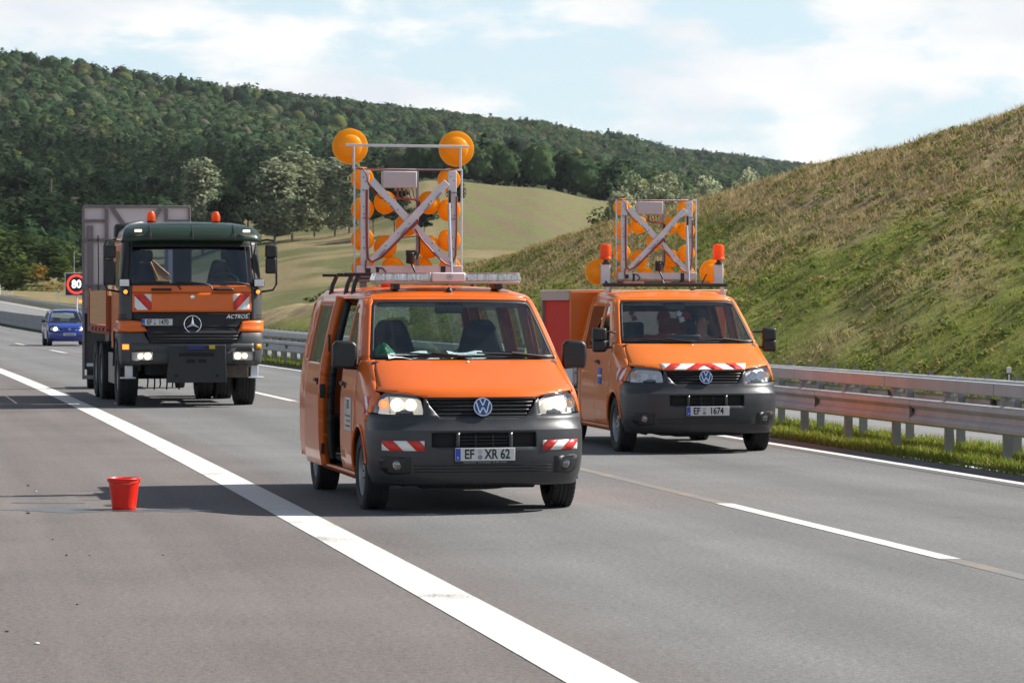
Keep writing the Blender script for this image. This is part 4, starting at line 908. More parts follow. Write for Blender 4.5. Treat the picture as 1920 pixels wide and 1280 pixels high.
def wheel(parent, x, y, r, wd, rim_r, out=1, name='wheel', spokes=0, rim_m=None, steer=0.0, tread=True):
    wh = empty(name, (x, y, r), 0, parent); wh.rotation_euler = (0, 0, steer)
    h = wd / 2; mb = MB(); pr = [(rim_r, -h * .80), (rim_r * 1.04, -h * .95), (r * .90, -h), (r * .975, -h * .86), (r * .995, -h * .55)]
    if tread:
        for q in (-.42, -.08, .28): pr += [(r * .997, h * (q - .10)), (r * .978, h * (q - .07)), (r * .978, h * (q + .07)), (r * 1.0, h * (q + .10))]
    pr += [(r * .995, h * .55), (r * .975, h * .86), (r * .90, h), (rim_r * 1.04, h * .95), (rim_r, h * .80)]
    mb.lathe(pr, (0, 0, 0), (1, 0, 0), 44, caps=False)
    if tread:
        for k in range(44):
            a = 2 * math.pi * k / 44
            for s_ in (-1, 1):
                m3 = Matrix.Rotation(a + .03 * s_, 3, 'X'); mb.box(m3 @ Vector((s_ * h * .72, 0, r * .985)), (h * .34, r * .055, r * .034), m3)
    mb.build('tyre', RUBBER, wh)
    mb = MB(); o = out; rr = rim_r
    mb.lathe([(rr * 1.03, o * h * .86), (rr * .98, o * h * .80), (rr * .90, o * h * .60), (rr * .86, o * h * .30), (rr * .60, o * h * .34), (rr * .48, o * h * .60), (rr * .40, o * h * .66), (rr * .22, o * h * .62), (0, o * h * .64)], (0, 0, 0), (1, 0, 0), 32, caps=False)
    mb.build('rim', rim_m or STEEL_RIM, wh)
    mb = MB()
    for k in range(5 if not spokes else spokes):
        a = 2 * math.pi * k / (spokes or 5); mb.cyl((o * h * .60, math.cos(a) * rr * .3, math.sin(a) * rr * .3), (o * h * .71, math.cos(a) * rr * .3, math.sin(a) * rr * .3), rr * .05, n=6)
    for k in range(12):
        a = 2 * math.pi * k / 12; mb.lathe([(0, 0), (rr * .075, 0), (rr * .075, .004), (0, .004)], (o * h * .335, math.cos(a) * rr * .72, math.sin(a) * rr * .72), (o, 0, 0), 8)
    mb.build('wheel_nuts', BLACK_T, wh)
    mb = MB(); mb.lathe([(0, -o * h * .1), (rr * .97, -o * h * .1)], (0, 0, 0), (1, 0, 0), 24, caps=False); mb.build('brake_disc', DARK, wh)
    return wh
def plate(parent, loc, s, w=.52, h=.11, rz=0.0, frame=True):
    p = empty('licence_plate', loc, rz, parent)
    if frame: mb = MB(); mb.box((0, .004, -.008), (w + .014, .010, h + .026)); mb.build('plate_frame', BLACK_PL, p, bevel=.004)
    mb = MB(); mb.box((0, -.004, 0), (w, .006, h)); mb.build('plate_panel', PLATE_W, p, bevel=.003)
    mb = MB(); mb.box((-w / 2 + .024, -.0085, 0), (.044, .002, h - .006)); mb.build('blue_band', BLUE, p)
    text('country_letter', 'D', .026, WHITE, p, (-w / 2 + .024, -.0105, -h * .26), 1, .0004)
    a, b = s
    text('plate_lettering', a, h * 1.02, BLACK_T, p, (-w * .265, -.0085, -.002), .80, .0008, offset=.0028)
    text('plate_lettering', b, h * 1.02, BLACK_T, p, (w * .205, -.0085, -.002), .76, .0008, offset=.0028)
    for k, zz in enumerate((h * .22, -h * .22)):
        mb = MB(); mb.lathe([(0, 0), (h * .19, 0), (h * .19, .0012), (0, .0012)], (-w * .085, -.008, zz), (0, -1, 0), 14); mb.build('inspection_seal', mat('seal_grey', (.22, .24, .28), .4) if k else mat('seal_pale', (.42, .44, .47), .4), p)
    return p
VW_BLUE = mat('badge_blue', (0.02, 0.07, 0.26), 0.25, coat=.6); VW_RIM = mat('badge_chrome', (0.72, 0.76, 0.84), 0.22, 0.75)
def round_badge(parent, loc, r, rx=0.0):
    b = empty('badge', loc, 0, parent); b.rotation_euler = (rx, 0, 0)
    mb = MB(); mb.lathe([(0, .0), (r * .98, 0), (r, .006), (r * .99, .012), (0, .014)], (0, .01, 0), (0, -1, 0), 36); mb.build('badge_disc', VW_BLUE, b)
    mb = MB(); mb.lathe([(r * .86, .012), (r * .88, .02), (r * .97, .02), (r * 1.0, .012)], (0, .01, 0), (0, -1, 0), 36, caps=False); mb.build('badge_ring', VW_RIM, b)
    mb = MB(); q = r * .125
    def stroke(p0, p1):
        mb.bar((p0[0] * r, -.008, p0[1] * r), (p1[0] * r, -.008, p1[1] * r), q, .008, (0, 1, 0))
    stroke((-.30, .82), (-.02, .16)); stroke((.30, .82), (.02, .16))                                   # V
    stroke((-.70, .52), (-.36, -.66)); stroke((-.36, -.70), (-.03, -.06)); stroke((.70, .52), (.36, -.66)); stroke((.36, -.70), (.03, -.06))   # W
    mb.build('badge_letters', VW_RIM, b); return b
def seat(parent, x, y, z, w=.50, hb=.78, m=None, headrest=True, name='seat'):
    s = empty(name, (x, y, z), 0, parent); m = m or SEAT
    mb = MB(); mb.box((0, -.02, .06), (w, .52, .16)); mb.build('seat_cushion', m, s, bevel=.05, seg=3)
    rot = Matrix.Rotation(R(-14), 3, 'X'); mb = MB(); h = hb
    prof = [(-w / 2, 0), (w / 2, 0), (w / 2 * .98, h * .45), (w / 2 * .80, h * .72), (w / 2 * .56, h * .95), (w / 2 * .40, h * 1.03), (-w / 2 * .40, h * 1.03), (-w / 2 * .56, h * .95), (-w / 2 * .80, h * .72), (-w / 2 * .98, h * .45)]
    ux = Vector((1, 0, 0)); uz = rot @ Vector((0, 0, 1)); mb.prism(prof, Vector((0, .18, .10)), ux, uz, -.13); mb.build('backrest', m, s, bevel=.04, seg=3)
    return s
# ------------------------------------------------------------------ the two orange vans
VAN_ROWS = [(.20, .13, .88, .50, 2.5), (.28, .055, .915, .52, 2.55), (.36, .018, .935, .53, 2.6), (.48, .0, .948, .54, 2.65), (.62, .0, .952, .55, 2.7), (.70, .008, .952, .55, 2.7), (.725, .012, .952, .55, 2.7),
    (.745, .032, .952, .55, 2.7), (.765, .058, .952, .56, 2.7), (.80, .070, .952, .57, 2.7), (.86, .092, .952, .58, 2.7), (.93, .110, .951, .60, 2.7), (1.0, .130, .946, .64, 2.7), (1.03, .152, .943, .66, 2.75), (1.06, .185, .940, .70, 2.8), (1.10, .278, .936, .72, 2.9),
    (1.18, .490, .928, .66, 3.0), (1.25, .680, .918, .56, 3.0), (1.31, .840, .908, .44, 2.9), (1.345, .900, .900, .40, 2.8), (1.50, 1.105, .866, .36, 2.7), (1.70, 1.375, .818, .31, 2.7), (1.82, 1.545, .784, .28, 2.7), (1.855, 1.61, .770, .28, 2.7),
    (1.885, 1.72, .748, .32, 2.7), (1.915, 1.88, .705, .42, 2.6), (1.94, 2.08, .635, .55, 2.4), (1.955, 2.26, .54, .7, 2.2), (1.965, 2.45, .40, .8, 2.0), (1.971, 2.65, .22, .9, 2.0), (1.973, 2.75, .10, .9, 2.0)]
HOUS_LIT = mat('lit_lamp_housing', (.88, .86, .82), .35, .15, var=.16, vscale=30, emit=.22, emit_col=(1, .84, .58))
TRIM = mat('interior_trim', (.035, .037, .042), .85)
AX_F, AX_R, WR = .905, 3.905, .334
def van(loc, rz, paint, length, kind, plate_txt, label, lit):
    root = empty('van', loc, rz); tag(root, label, 'van')
    B = Body(VAN_ROWS, (0, 2.2, .9), dz=.045)
    end = length
    P = lambda name, polys, m=paint, mode='x', sg=1, off=0.0, thick=.012, par=root, **k: B.panel(name, polys, m, par, mode, sg, off, thick, **k)
    AF = AX_F
    # --- bumper: strips round the lower intakes, then the grey pieces beside the grille
    slots = [(-.455, -.245), (-.215, .215), (.245, .455)]
    zl, zh = .575, .700
    ae = AF - math.sqrt(.40 ** 2 - (.54 - WR) ** 2)
    def edge(z): return (AF - math.sqrt(max(.40 ** 2 - (z - WR) ** 2, .01)), z, 'y')
    for_side = []
    bl = []
    L_ = lambda z: ('e', z)
    def full(z0, z1):
        n = 5; zs = [z0 + (z1 - z0) * i / n for i in range(n + 1)]
        lft = [(B.uy(min(edge(z)[0], .565), z, -1), z) for z in zs]; rgt = [(B.uy(min(edge(z)[0], .565), z, 1), z) for z in zs]
        return lft[::-1] + [] + rgt
    U = lambda x, z: (B.ux(x, z), z)
    def slab(x0, x1, z0, z1): return [U(x0, z0), U(x1, z0), U(x1, z1), U(x0, z1)]
    pol = [full(.240, zl)]
    zs = [zl + (zh - zl) * i / 4 for i in range(5)]
    for sg in (-1, 1):
        pol.append([U(sg * .455, zl)] + [(B.uy(min(edge(z)[0], .565), z, sg), z) for z in zs] + [U(sg * .455, zh)])
    pol += [slab(-.245, -.215, zl, zh), slab(.215, .245, zl, zh)]
    seam = [(.565, zh), (.55, .76), (.50, .80), (.46, .852)]
    for sg in (-1, 1):    # upper strip with seam to the wing
        pol.append([U(0, zh)] + [(B.uy(y, z, sg), z) for y, z in seam] + [U(sg * .515, .852), U(sg * .37, .825), U(0, .825)])
        pol.append([U(sg * .37, .825), U(sg * .515, .852), U(sg * .505, .93), U(sg * .505, .985), U(sg * .478, .985), U(sg * .455, .93)])
    bump = P('bumper', pol, GREY_PL, 'u', thick=.02, smooth=28)
    P('intake_backing', [slab(-.48, .48, zl - .02, zh + .02)], DARK, 'u', off=-.05, thick=0, par=bump)
    for z in (.605, .635, .665): P('intake_slat', [slab(-.215, .215, z - .005, z + .005)], BLACK_PL, 'u', off=-.012, thick=.02, par=bump)
    for x in (-.075, .075): P('intake_bar', [slab(x - .005, x + .005, zl, zh)], BLACK_PL, 'u', off=-.010, thick=.02, par=bump)
    for z in (.365, .392, .419): P('groove', [slab(-.60, .60, z - .0035, z + .0035)], DARK, 'u', off=.0015, thick=.001, par=bump)
    for sg in (-1, 1):
        fx, fz = .735, .425
        y = B.pt(B.ux(fx * sg, fz), fz).y; nn = (B.pt(B.ux(fx * sg, fz), fz, .1) - B.pt(B.ux(fx * sg, fz), fz)).normalized(); c = B.pt(B.ux(fx * sg, fz), fz)
        rec = [(fx - .11, fz - .075), (fx + .06, fz - .085), (fx + .13, fz - .04), (fx + .145, fz + .055), (fx + .09, fz + .075), (fx - .11, fz + .065)]
        P('fog_lamp_recess', rec, BLACK_PL, 'x', sg, .002, .001, par=bump)
        fl = empty('fog_lamp', c, 0, root)
        mb = MB(); mb.lathe([(.052, -.03), (.050, .010), (.043, .012), (.04, .0)], (0, 0, 0), Vector((sg * .12, -1, 0)), 24, caps=False); mb.build('ring', BLACK_PL, fl)
        mb = MB(); mb.lathe([(.042, .0), (.03, -.03), (0, -.035)], (0, 0, 0), Vector((sg * .12, -1, 0)), 20, caps=False); mb.build('reflector', REFL, fl)
        mb = MB(); mb.lathe([(.043, .006), (.025, .012), (0, .014)], (0, 0, 0), Vector((sg * .12, -1, 0)), 20, caps=False); mb.build('lens', LENS, fl)
    # --- grille
    gtop, gbot = .992, .828
    gx = lambda z: .385 + (.478 - .385) * sstep(gbot, gtop, z)
    P('grille_backing', [[U(-.485, gtop + .01), U(-.39, gbot - .01), U(.39, gbot - .01), U(.485, gtop + .01)]], DARK, 'u', off=-.035, thick=0)
    gr = P('grille', [[U(-.39, gbot - .004), U(.39, gbot - .004), U(.395, gbot + .012), U(-.395, gbot + .012)], [U(-.476, gtop - .012), U(.476, gtop - .012), U(.48, gtop + .004), U(-.48, gtop + .004)]], BLACK_PL, 'u', off=-.004, thick=.03)
    for k in range(4):
        z = gbot + .032 + k * .033; x = float(gx(z)) - .004
        P('slat', [slab(-x, x, z - .0065, z + .0065)], BLACK_PL, 'u', off=-.010, thick=.022, par=gr)
    zc = .915; c = B.pt(0, zc); round_badge(root, (0, c.y - .012, zc), .082, R(-12))
    # --- hood, wings, headlights
    hood_r = [(.865, 1.052), (.845, 1.10), (.835, 1.16), (.825, 1.22), (.805, 1.275), (.79, 1.305)]
    hp = [(-x, z, 'x') for x, z in reversed(hood_r)] + [(-.52, 1.012, 'x'), (-.485, .998, 'x'), (0, .998, 'x'), (.485, .998, 'x'), (.52, 1.012, 'x')] + [(x, z, 'x') for x, z in hood_r]
    hp = [(-x, z, 'x') for x, z in reversed(hood_r)] + [(-.70, 1.040, 'x'), (-.56, 1.022, 'x'), (-.50, .999, 'x'), (0, .997, 'x'), (.50, .999, 'x'), (.56, 1.022, 'x'), (.70, 1.040, 'x')] + [(x, z, 'x') for x, z in hood_r]
    hood = P('bonnet', hp, dz=.02, thick=.014)
    for sg in (-1, 1):
        arch = [(p[0], p[1], 'y') for p in arc_pts(AF, WR, .40, 160, 8, 14)]
        fp = [(x + .006, z, 'x') for x, z in hood_r[::-1]] + [(.872, 1.044, 'x'), (.395, 1.02, 'y'), (.405, .93, 'y'), (.42, .862, 'y'), (.465, .858, 'y'), (.505, .808, 'y'), (.556, .765, 'y'), (.570, .70, 'y'), (.545, .56, 'y'), (.535, .50, 'y')] + arch[1:] + \
             [(1.29, .48, 'y'), (1.21, .66, 'y'), (1.150, .80, 'y'), (1.150, 1.265, 'y'), (1.12, 1.305, 'y')]
        wg = P('wing', fp, mode='x', sg=sg, dz=.03)
        # flared arch lip
        mb = MB(); mb.tube([B.pt(B.uy(p[0], p[1], sg), p[1], .004) for p in arc_pts(AF, WR, .402, 168, 0, 22)], .014, 6); mb.build('arch_lip', paint, wg)
        hl = empty('headlight', (0, 0, 0), 0, root)
        shp = [(.512, .866), (.545, .860), (.72, .864), (.40, .864, 'y'), (.395, .93, 'y'), (.382, 1.018, 'y'), (.80, 1.040), (.70, 1.034), (.565, 1.016), (.53, .985), (.518, .92)]
        P('lamp_housing', shp, HOUS_LIT if lit[0] else REFL, 'x', sg, -.055, 0, par=hl, dz=.02)
        rim = [(shp[i], shp[(i + 1) % len(shp)]) for i in range(len(shp))]
        P('lens', shp, LENS, 'x', sg, -.003, 0, par=hl)
        cx = [(.62, .945, .050), (.735, .945, .056)]
        for k, (x, z, r_) in enumerate(cx):
            c = B.pt(B.ux(x * sg, z), z, -.045); mb = MB(); mb.lathe([(r_, .026), (r_ * .8, .0), (r_ * .35, -.016), (0, -.018)], c, (sg * .15, -1, .05), 24, caps=False); mb.build('reflector_bowl', WARM_REFL if lit[0] else REFL, hl)
            mb = MB(); mb.lathe([(0, -.018), (r_ * .30, -.008), (r_ * .36, .002), (r_ * .22, .010), (0, .012)], c, (sg * .15, -1, .05), 14, caps=False); mb.build('bulb', BULB if lit[0] and (sg < 0 or k == 1) else BULB_DIM if lit[0] else REFL, hl)
        c = B.pt(B.ux(.835 * sg, .945), .945, -.03); mb = MB(); mb.lathe([(.046, .02), (.036, 0), (0, -.01)], c, (sg * .45, -1, .05), 18, caps=False); mb.build('indicator_bowl', REFL, hl)
        mb = MB(); mb.lathe([(0, -.006), (.030, .0), (.022, .02), (0, .026)], c, (sg * .45, -1, .05), 14, caps=False); mb.build('indicator_bulb', AMBER_LIT if (lit[0] and sg < 0) else AMBER_D, hl)
        P('divider', [(.785, .868), (.793, .868), (.793, 1.03), (.785, 1.03)], CHROME, 'x', sg, -.02, .012, par=hl)
    # --- windscreen and roof front
    ws = [(-.832, 1.328), (.832, 1.328), (.815, 1.42), (.770, 1.62), (.728, 1.79), (.705, 1.822), (.60, 1.832), (0, 1.838), (-.60, 1.832), (-.705, 1.822), (-.728, 1.79), (-.770, 1.62), (-.815, 1.42)]
    wsi = [(-.80, 1.352), (.80, 1.352), (.785, 1.42), (.742, 1.62), (.702, 1.775), (.685, 1.800), (.60, 1.808), (0, 1.814), (-.60, 1.808), (-.685, 1.800), (-.702, 1.775), (-.742, 1.62), (-.785, 1.42)]
    P('windscreen', ws, GLASS, off=-.006, thick=0)
    P('windscreen_seal', ring(ws, wsi), BLACK_T, off=-.0035, thick=.002)
    P('cowl', [[(-.79, 1.300), (.79, 1.300), (.832, 1.326), (-.832, 1.326)]], BLACK_PL, off=-.012, thick=.02, dz=.02)
    for sg in (-1, 1):
        P('windscreen_pillar', [[(.836, 1.31), (.815, 1.42), (.770, 1.62), (.730, 1.79), (.708, 1.826), (.70, 1.866), (1.745, 1.862, 'y'), (1.725, 1.835, 'y'), (1.20, 1.31, 'y'), (1.13, 1.308, 'y'), (.795, 1.308)]], sg=sg)
    P('roof_header', [[(-.70, 1.866), (-.708, 1.828), (-.60, 1.836), (0, 1.842), (.60, 1.836), (.708, 1.828), (.70, 1.866)]])
    zr = 1.862; outl = [(B.pt(u, zr).x, B.pt(u, zr).y) for u in (-1, -.9, -.8, -.7, -.6, -.5, -.4, -.3, -.2, -.1, -.04, 0, .04, .1, .2, .3, .4, .5, .6, .7, .8, .9, 1)]
    rear_y = end if kind == 'bus' else 3.12
    wz = B.w(zr); B.roof('roof', [(-wz, rear_y)] + outl + [(wz, rear_y)], paint, root, step=.11)
    # --- doors and sides
    d_out = [(1.158, 1.272), (1.735, 1.842), (2.055, 1.842), (2.055, .305), (1.345, .305), (1.218, .665), (1.158, .80)]
    d_in = [(1.36, 1.30), (1.83, 1.765), (1.985, 1.765), (1.985, 1.235), (1.62, 1.222), (1.42, 1.235), (1.345, 1.262)]
    for sg in (-1, 1):
        dr = P('front_door', ring(d_out, d_in), mode='y', sg=sg, thick=.02)
        P('door_glass', d_in, GLASS_S, 'y', sg, -.008, 0, par=dr)
        P('door_trim', ring(d_out, d_in), TRIM, mode='y', sg=sg, off=-.030, thick=0, par=dr)
        P('glass_seal', ring([(y + (.012 if y > 1.6 else -.012), z + (.01 if z > 1.5 else -.012)) for y, z in d_in], d_in), BLACK_T, 'y', sg, .0015, .001, par=dr)
        hc = B.pt(B.uy(1.93, 1.075, sg), 1.075, .012); mb = MB(); mb.box(hc, (.03, .17, .035)); mb.cyl(B.pt(B.uy(1.82, 1.065, sg), 1.065, 0), B.pt(B.uy(1.82, 1.065, sg), 1.065, .012), .028, n=14); mb.build('handle', BLACK_PL, dr, bevel=.008)
        P('pillar_trim', [[(.836, 1.31, 'x'), (.815, 1.42, 'x'), (.770, 1.62, 'x'), (.730, 1.79, 'x'), (1.725, 1.835, 'y'), (1.20, 1.31, 'y')]], TRIM, sg=sg, off=-.026, thick=0)
        P('side_rail', [(1.75, 1.845), (rear_y, 1.845), (rear_y, 1.8615), (1.75, 1.8615)], mode='y', sg=sg)
        P('sill', [(1.36, .235), (3.50 if kind == 'bus' else rear_y, .235), (3.50 if kind == 'bus' else rear_y, .298), (1.34, .298)], mode='y', sg=sg)
        opened = kind == 'bus' and sg < 0
        if kind == 'bus':
            s_out = [(2.065, 1.842), (3.10, 1.842), (3.10, .305), (2.065, .305)]; s_in = [(2.17, 1.76), (3.0, 1.76), (3.0, 1.235), (2.17, 1.235)]
            if opened:
                off, sh = .085, .80
                sl_ = P('sliding_door', ring([(y + sh, z) for y, z in s_out], [(y + sh, z) for y, z in s_in]), mode='y', sg=sg, off=off, thick=.08)
                P('door_glass', [(y + sh, z) for y, z in s_in], GLASS_S, 'y', sg, off - .01, 0, par=sl_)
                hc = B.pt(B.uy(3.10, 1.075, sg), 1.075, off + .012); mb = MB(); mb.box(hc, (.03, .16, .035)); mb.cyl(B.pt(B.uy(3.02, 1.06, sg), 1.06, off), B.pt(B.uy(3.02, 1.06, sg), 1.06, off + .012), .03, n=14); mb.build('handle', BLACK_PL, sl_, bevel=.008)
                P('door_edge_seal', [(2.862, .33), (2.874, .33), (2.874, 1.83), (2.862, 1.83)], BLACK_T, 'y', sg, off - .08, .07, par=sl_)
                mb = MB(); mb.box(B.pt(B.uy(2.855, .98, sg), .98, .055), (.05, .03, .13)); mb.box(B.pt(B.uy(2.855, 1.42, sg), 1.42, .055), (.02, .02, .16)); mb.box(B.pt(B.uy(2.855, .45, sg), .45, .055), (.03, .03, .10)); mb.build('door_latch', BLACK_PL, sl_, bevel=.006)
            else:
                sl_ = P('sliding_door', ring(s_out, s_in), mode='y', sg=sg); P('door_glass', s_in, GLASS_S, 'y', sg, -.008, 0, par=sl_)
            zs2 = [(p[0], p[1]) for p in arc_pts(AX_R, WR, .40, 176, -5, 14)]
            q_out = [(3.11, 1.842), (end, 1.842), (end, .30)] + zs2[::-1] + [(3.11, .305)]
            q_in = [(3.30, 1.74), (4.55, 1.74), (4.55, 1.26), (3.30, 1.26)]
            rp_ = [[(3.11, 1.842), (end, 1.842), (4.55, 1.74), (3.30, 1.74)], [(end, 1.842), (end, 1.26), (4.55, 1.26), (4.55, 1.74)], [(3.11, 1.842), (3.30, 1.74), (3.30, 1.26), (3.11, 1.26)], [(3.11, 1.26), (end, 1.26), (end, .30), (AX_R + .398, .30)] + zs2[::-1] + [(AX_R - .40, .30), (3.11, .30)]]
            qp = P('rear_side_panel', rp_, mode='y', sg=sg); P('side_glass', q_in, GLASS_S, 'y', sg, -.006, 0, par=qp)
            mb = MB(); mb.tube([B.pt(B.uy(p[0], p[1], sg), p[1], .004) for p in arc_pts(AX_R, WR, .402, 178, 0, 22)], .013, 6); mb.build('arch_lip', paint, qp)
        else:
            s_out = [(2.065, 1.842), (2.93, 1.842), (2.93, .305), (2.065, .305)]; s_in = [(2.12, 1.76), (2.84, 1.76), (2.84, 1.225), (2.12, 1.225)]
            sl_ = P('rear_door', ring(s_out, s_in), mode='y', sg=sg); P('door_trim', ring(s_out, s_in), TRIM, mode='y', sg=sg, off=-.03, thick=0, par=sl_); P('door_glass', s_in, GLASS_S, 'y', sg, -.008, 0, par=sl_)
            P('cab_corner', [(2.94, .305), (3.12, .305), (3.12, 1.842), (2.94, 1.842)], mode='y', sg=sg)
        # mirrors
        x = sg * .955; y = 1.20; z = 1.335
        mr = empty('wing_mirror', (x, y, z), 0, root); mb = MB()
        if kind == 'bus':
            pts = [(-.11, -.10), (.10, -.115), (.118, .0), (.112, .10), (.075, .135), (-.07, .14), (-.105, .10)]
            mb.prism([(p[0] * 1 * sg if False else p[0], p[1]) for p in pts], (sg * .085, .045, .0), (1, 0, 0), (0, 0, 1), .10); mb.build('mirror_shell', BLACK_PL, mr, bevel=.03, seg=3)
            mb = MB(); mb.bar((sg * .09, 0, -.085), (-sg * .10, 0, -.10), .055, .05, (0, 1, 0)); mb.build('mirror_arm', BLACK_PL, mr, bevel=.015)
            mb = MB(); mb.box((sg * .085, .047, .01), (.17, .006, .19)); mb.build('mirror_face', MIRROR, mr)
        else:
            mb.box((sg * .115, 0, -.06), (.17, .10, .15)); mb.box((sg * .115, 0, .08), (.175, .10, .165)); mb.build('mirror_shell', BLACK_PL, mr, bevel=.03, seg=3)
            for z_ in (.105, -.085): mb = MB(); mb.tube([(-sg * .09, .02, z_), (-sg * .02, 0, z_ + .01), (sg * .05, 0, z_)], .013, 8); mb.build('mirror_arm', BLACK_PL, mr)
            mb = MB(); mb.box((sg * .115, .052, .08), (.14, .006, .13)); mb.build('mirror_face', MIRROR, mr)
    # --- inner structure
    mb = MB(); L2 = end
    mb.box((0, L2 / 2 + .15, .30), (1.50, L2 - .5, .10)); mb.box((0, AF, .42), (1.16, .86, .34)); mb.box((0, (1.42 + 3.4) / 2, .27), (1.72, 1.95, .07))
    mb.box((0, .55, .235), (1.0, .5, .05)); mb.tube([(-.75, AF, WR), (.75, AF, WR)], .035, 8); mb.bar((-.55, AF - .08, .22), (-.78, AF, .27), .05, .04); mb.bar((.55, AF - .08, .22), (.78, AF, .27), .05, .04)
    mb.box((.18, 2.2, .19), (.30, .7, .12)); mb.box((.42, 3.4, .22), (.22, .6, .16)); mb.tube([(-.75, AX_R, WR), (.75, AX_R, WR)], .05, 8)
    mb.build('underbody', DARK, root, bevel=.02)
    for sg in (-1, 1):
        for ax in ((AX_F, AX_R) if kind == 'bus' else (AX_F,)):
            mb = MB(); mb.lathe([(.41, 0), (.41, .32), (0, .32)], (sg * .925, ax, WR), (-sg, 0, 0), 48, caps=False); ww = mb.build('wheel_well', DARK, root); bm = bmesh.new(); bm.from_mesh(ww.data); bmesh.ops.bisect_plane(bm, geom=bm.verts[:] + bm.edges[:] + bm.faces[:], plane_co=(0, 0, .27), plane_no=(0, 0, 1), clear_inner=True); bm.to_mesh(ww.data); bm.free()
    mb = MB(); mb.box((0, .62, .66), (1.5, .85, .50)); mb.build('engine_bay', DARK, root, bevel=.1)
    mb = MB()
    # firewall, dash top, binnacle
    mb.prism([(1.10, .45), (1.52, .45), (1.46, 1.06), (1.40, 1.16), (1.22, 1.255), (1.00, 1.285), (.93, 1.30), (.90, 1.27), (1.05, 1.0)], (-.83, 0, 0), (0, 1, 0), (0, 0, 1), 1.66); ds = mb.build('dashboard', DASH, root, bevel=.02)
    mb = MB(); pr = [(.30 * math.cos(t_), .135 * math.sin(t_)) for t_ in np.linspace(0, math.pi, 14)]; mb.prism(pr, (.40, 1.38, 1.215), (1, 0, 0), (0, -.12, 1), -.22); mb.build('instrument_hood', DASH, root, bevel=.02)
    st = empty('steering_wheel', (.40, 1.58, 1.20), 0, root); st.rotation_euler = (R(-32), 0, 0)
    mb = MB(); mb.tube([(.19 * math.cos(t_), .0, .19 * math.sin(t_)) for t_ in np.linspace(0, 2 * math.pi, 33)], .016, 8); mb.build('wheel_rim', BLACK_PL, st)
    mb = MB(); mb.box((0, 0, 0), (.15, .05, .12)); mb.bar((-.18, 0, .02), (.18, 0, .02), .03, .02, (0, 1, 0)); mb.bar((0, 0, 0), (0, 0, -.18), .03, .02, (0, 1, 0)); mb.build('wheel_hub', BLACK_PL, st, bevel=.01)
    mb = MB(); mb.tube([(.62 - .2, 1.60, 1.0), (.40, 1.9, .72)], .03, 6); mb.build('steering_column', BLACK_PL, root)
    mb = MB(); mb.box((0, 1.72, 1.755), (.26, .025, .085)); mb.box((0, 1.70, 1.81), (.03, .03, .06)); mb.build('rear_view_mirror', BLACK_PL, root, bevel=.015)
    for sg in (-1, 1):
        mb = MB(); mb.box((sg * .38, 1.78, 1.80), (.52, .15, .018), Matrix.Rotation(R(-20), 3, 'X')); mb.build('sun_visor', mat('visor_cloth', (.40, .42, .43), .8), root, bevel=.008)
    # wipers
    for x0, x1, z1 in ((-.62, .02, 1.375), (.10, .72, 1.375)):
        wpr = empty('wiper', (0, 0, 0), 0, root)
        a = B.pt(B.ux(x1, 1.325), 1.325, .012); b_ = B.pt(B.ux(x0, 1.352), 1.352, .018)
        mb = MB(); mb.tube([b_, (a + b_) / 2 + Vector((0, -.012, .002)), a], .009, 6); mb.build('wiper_blade', BLACK_T, wpr)
        c = B.pt(B.ux((x0 + x1) / 2, 1.342), 1.342, .03); mb = MB(); mb.tube([B.pt(B.ux(x1 + .02, 1.31), 1.31, .02), c], .011, 6); mb.build('wiper_arm', BLACK_T, wpr)
    mb = MB(); mb.lathe([(0, 0), (.012, 0), (.010, .012), (0, .014)], B.pt(0, 1.285, 0), (0, -.6, .8), 10); mb.build('washer_jet', WHITE, root)
    # wheels
    for sg in (-1, 1):
        wheel(root, sg * .83, AX_F, WR, .215, .215, sg)
        wheel(root, sg * .83, AX_R, WR, .215, .215, sg)
    c = B.pt(B.ux(-.0, .52), .52); plate(root, (0, c.y - .014, .515), plate_txt)
    return root, B
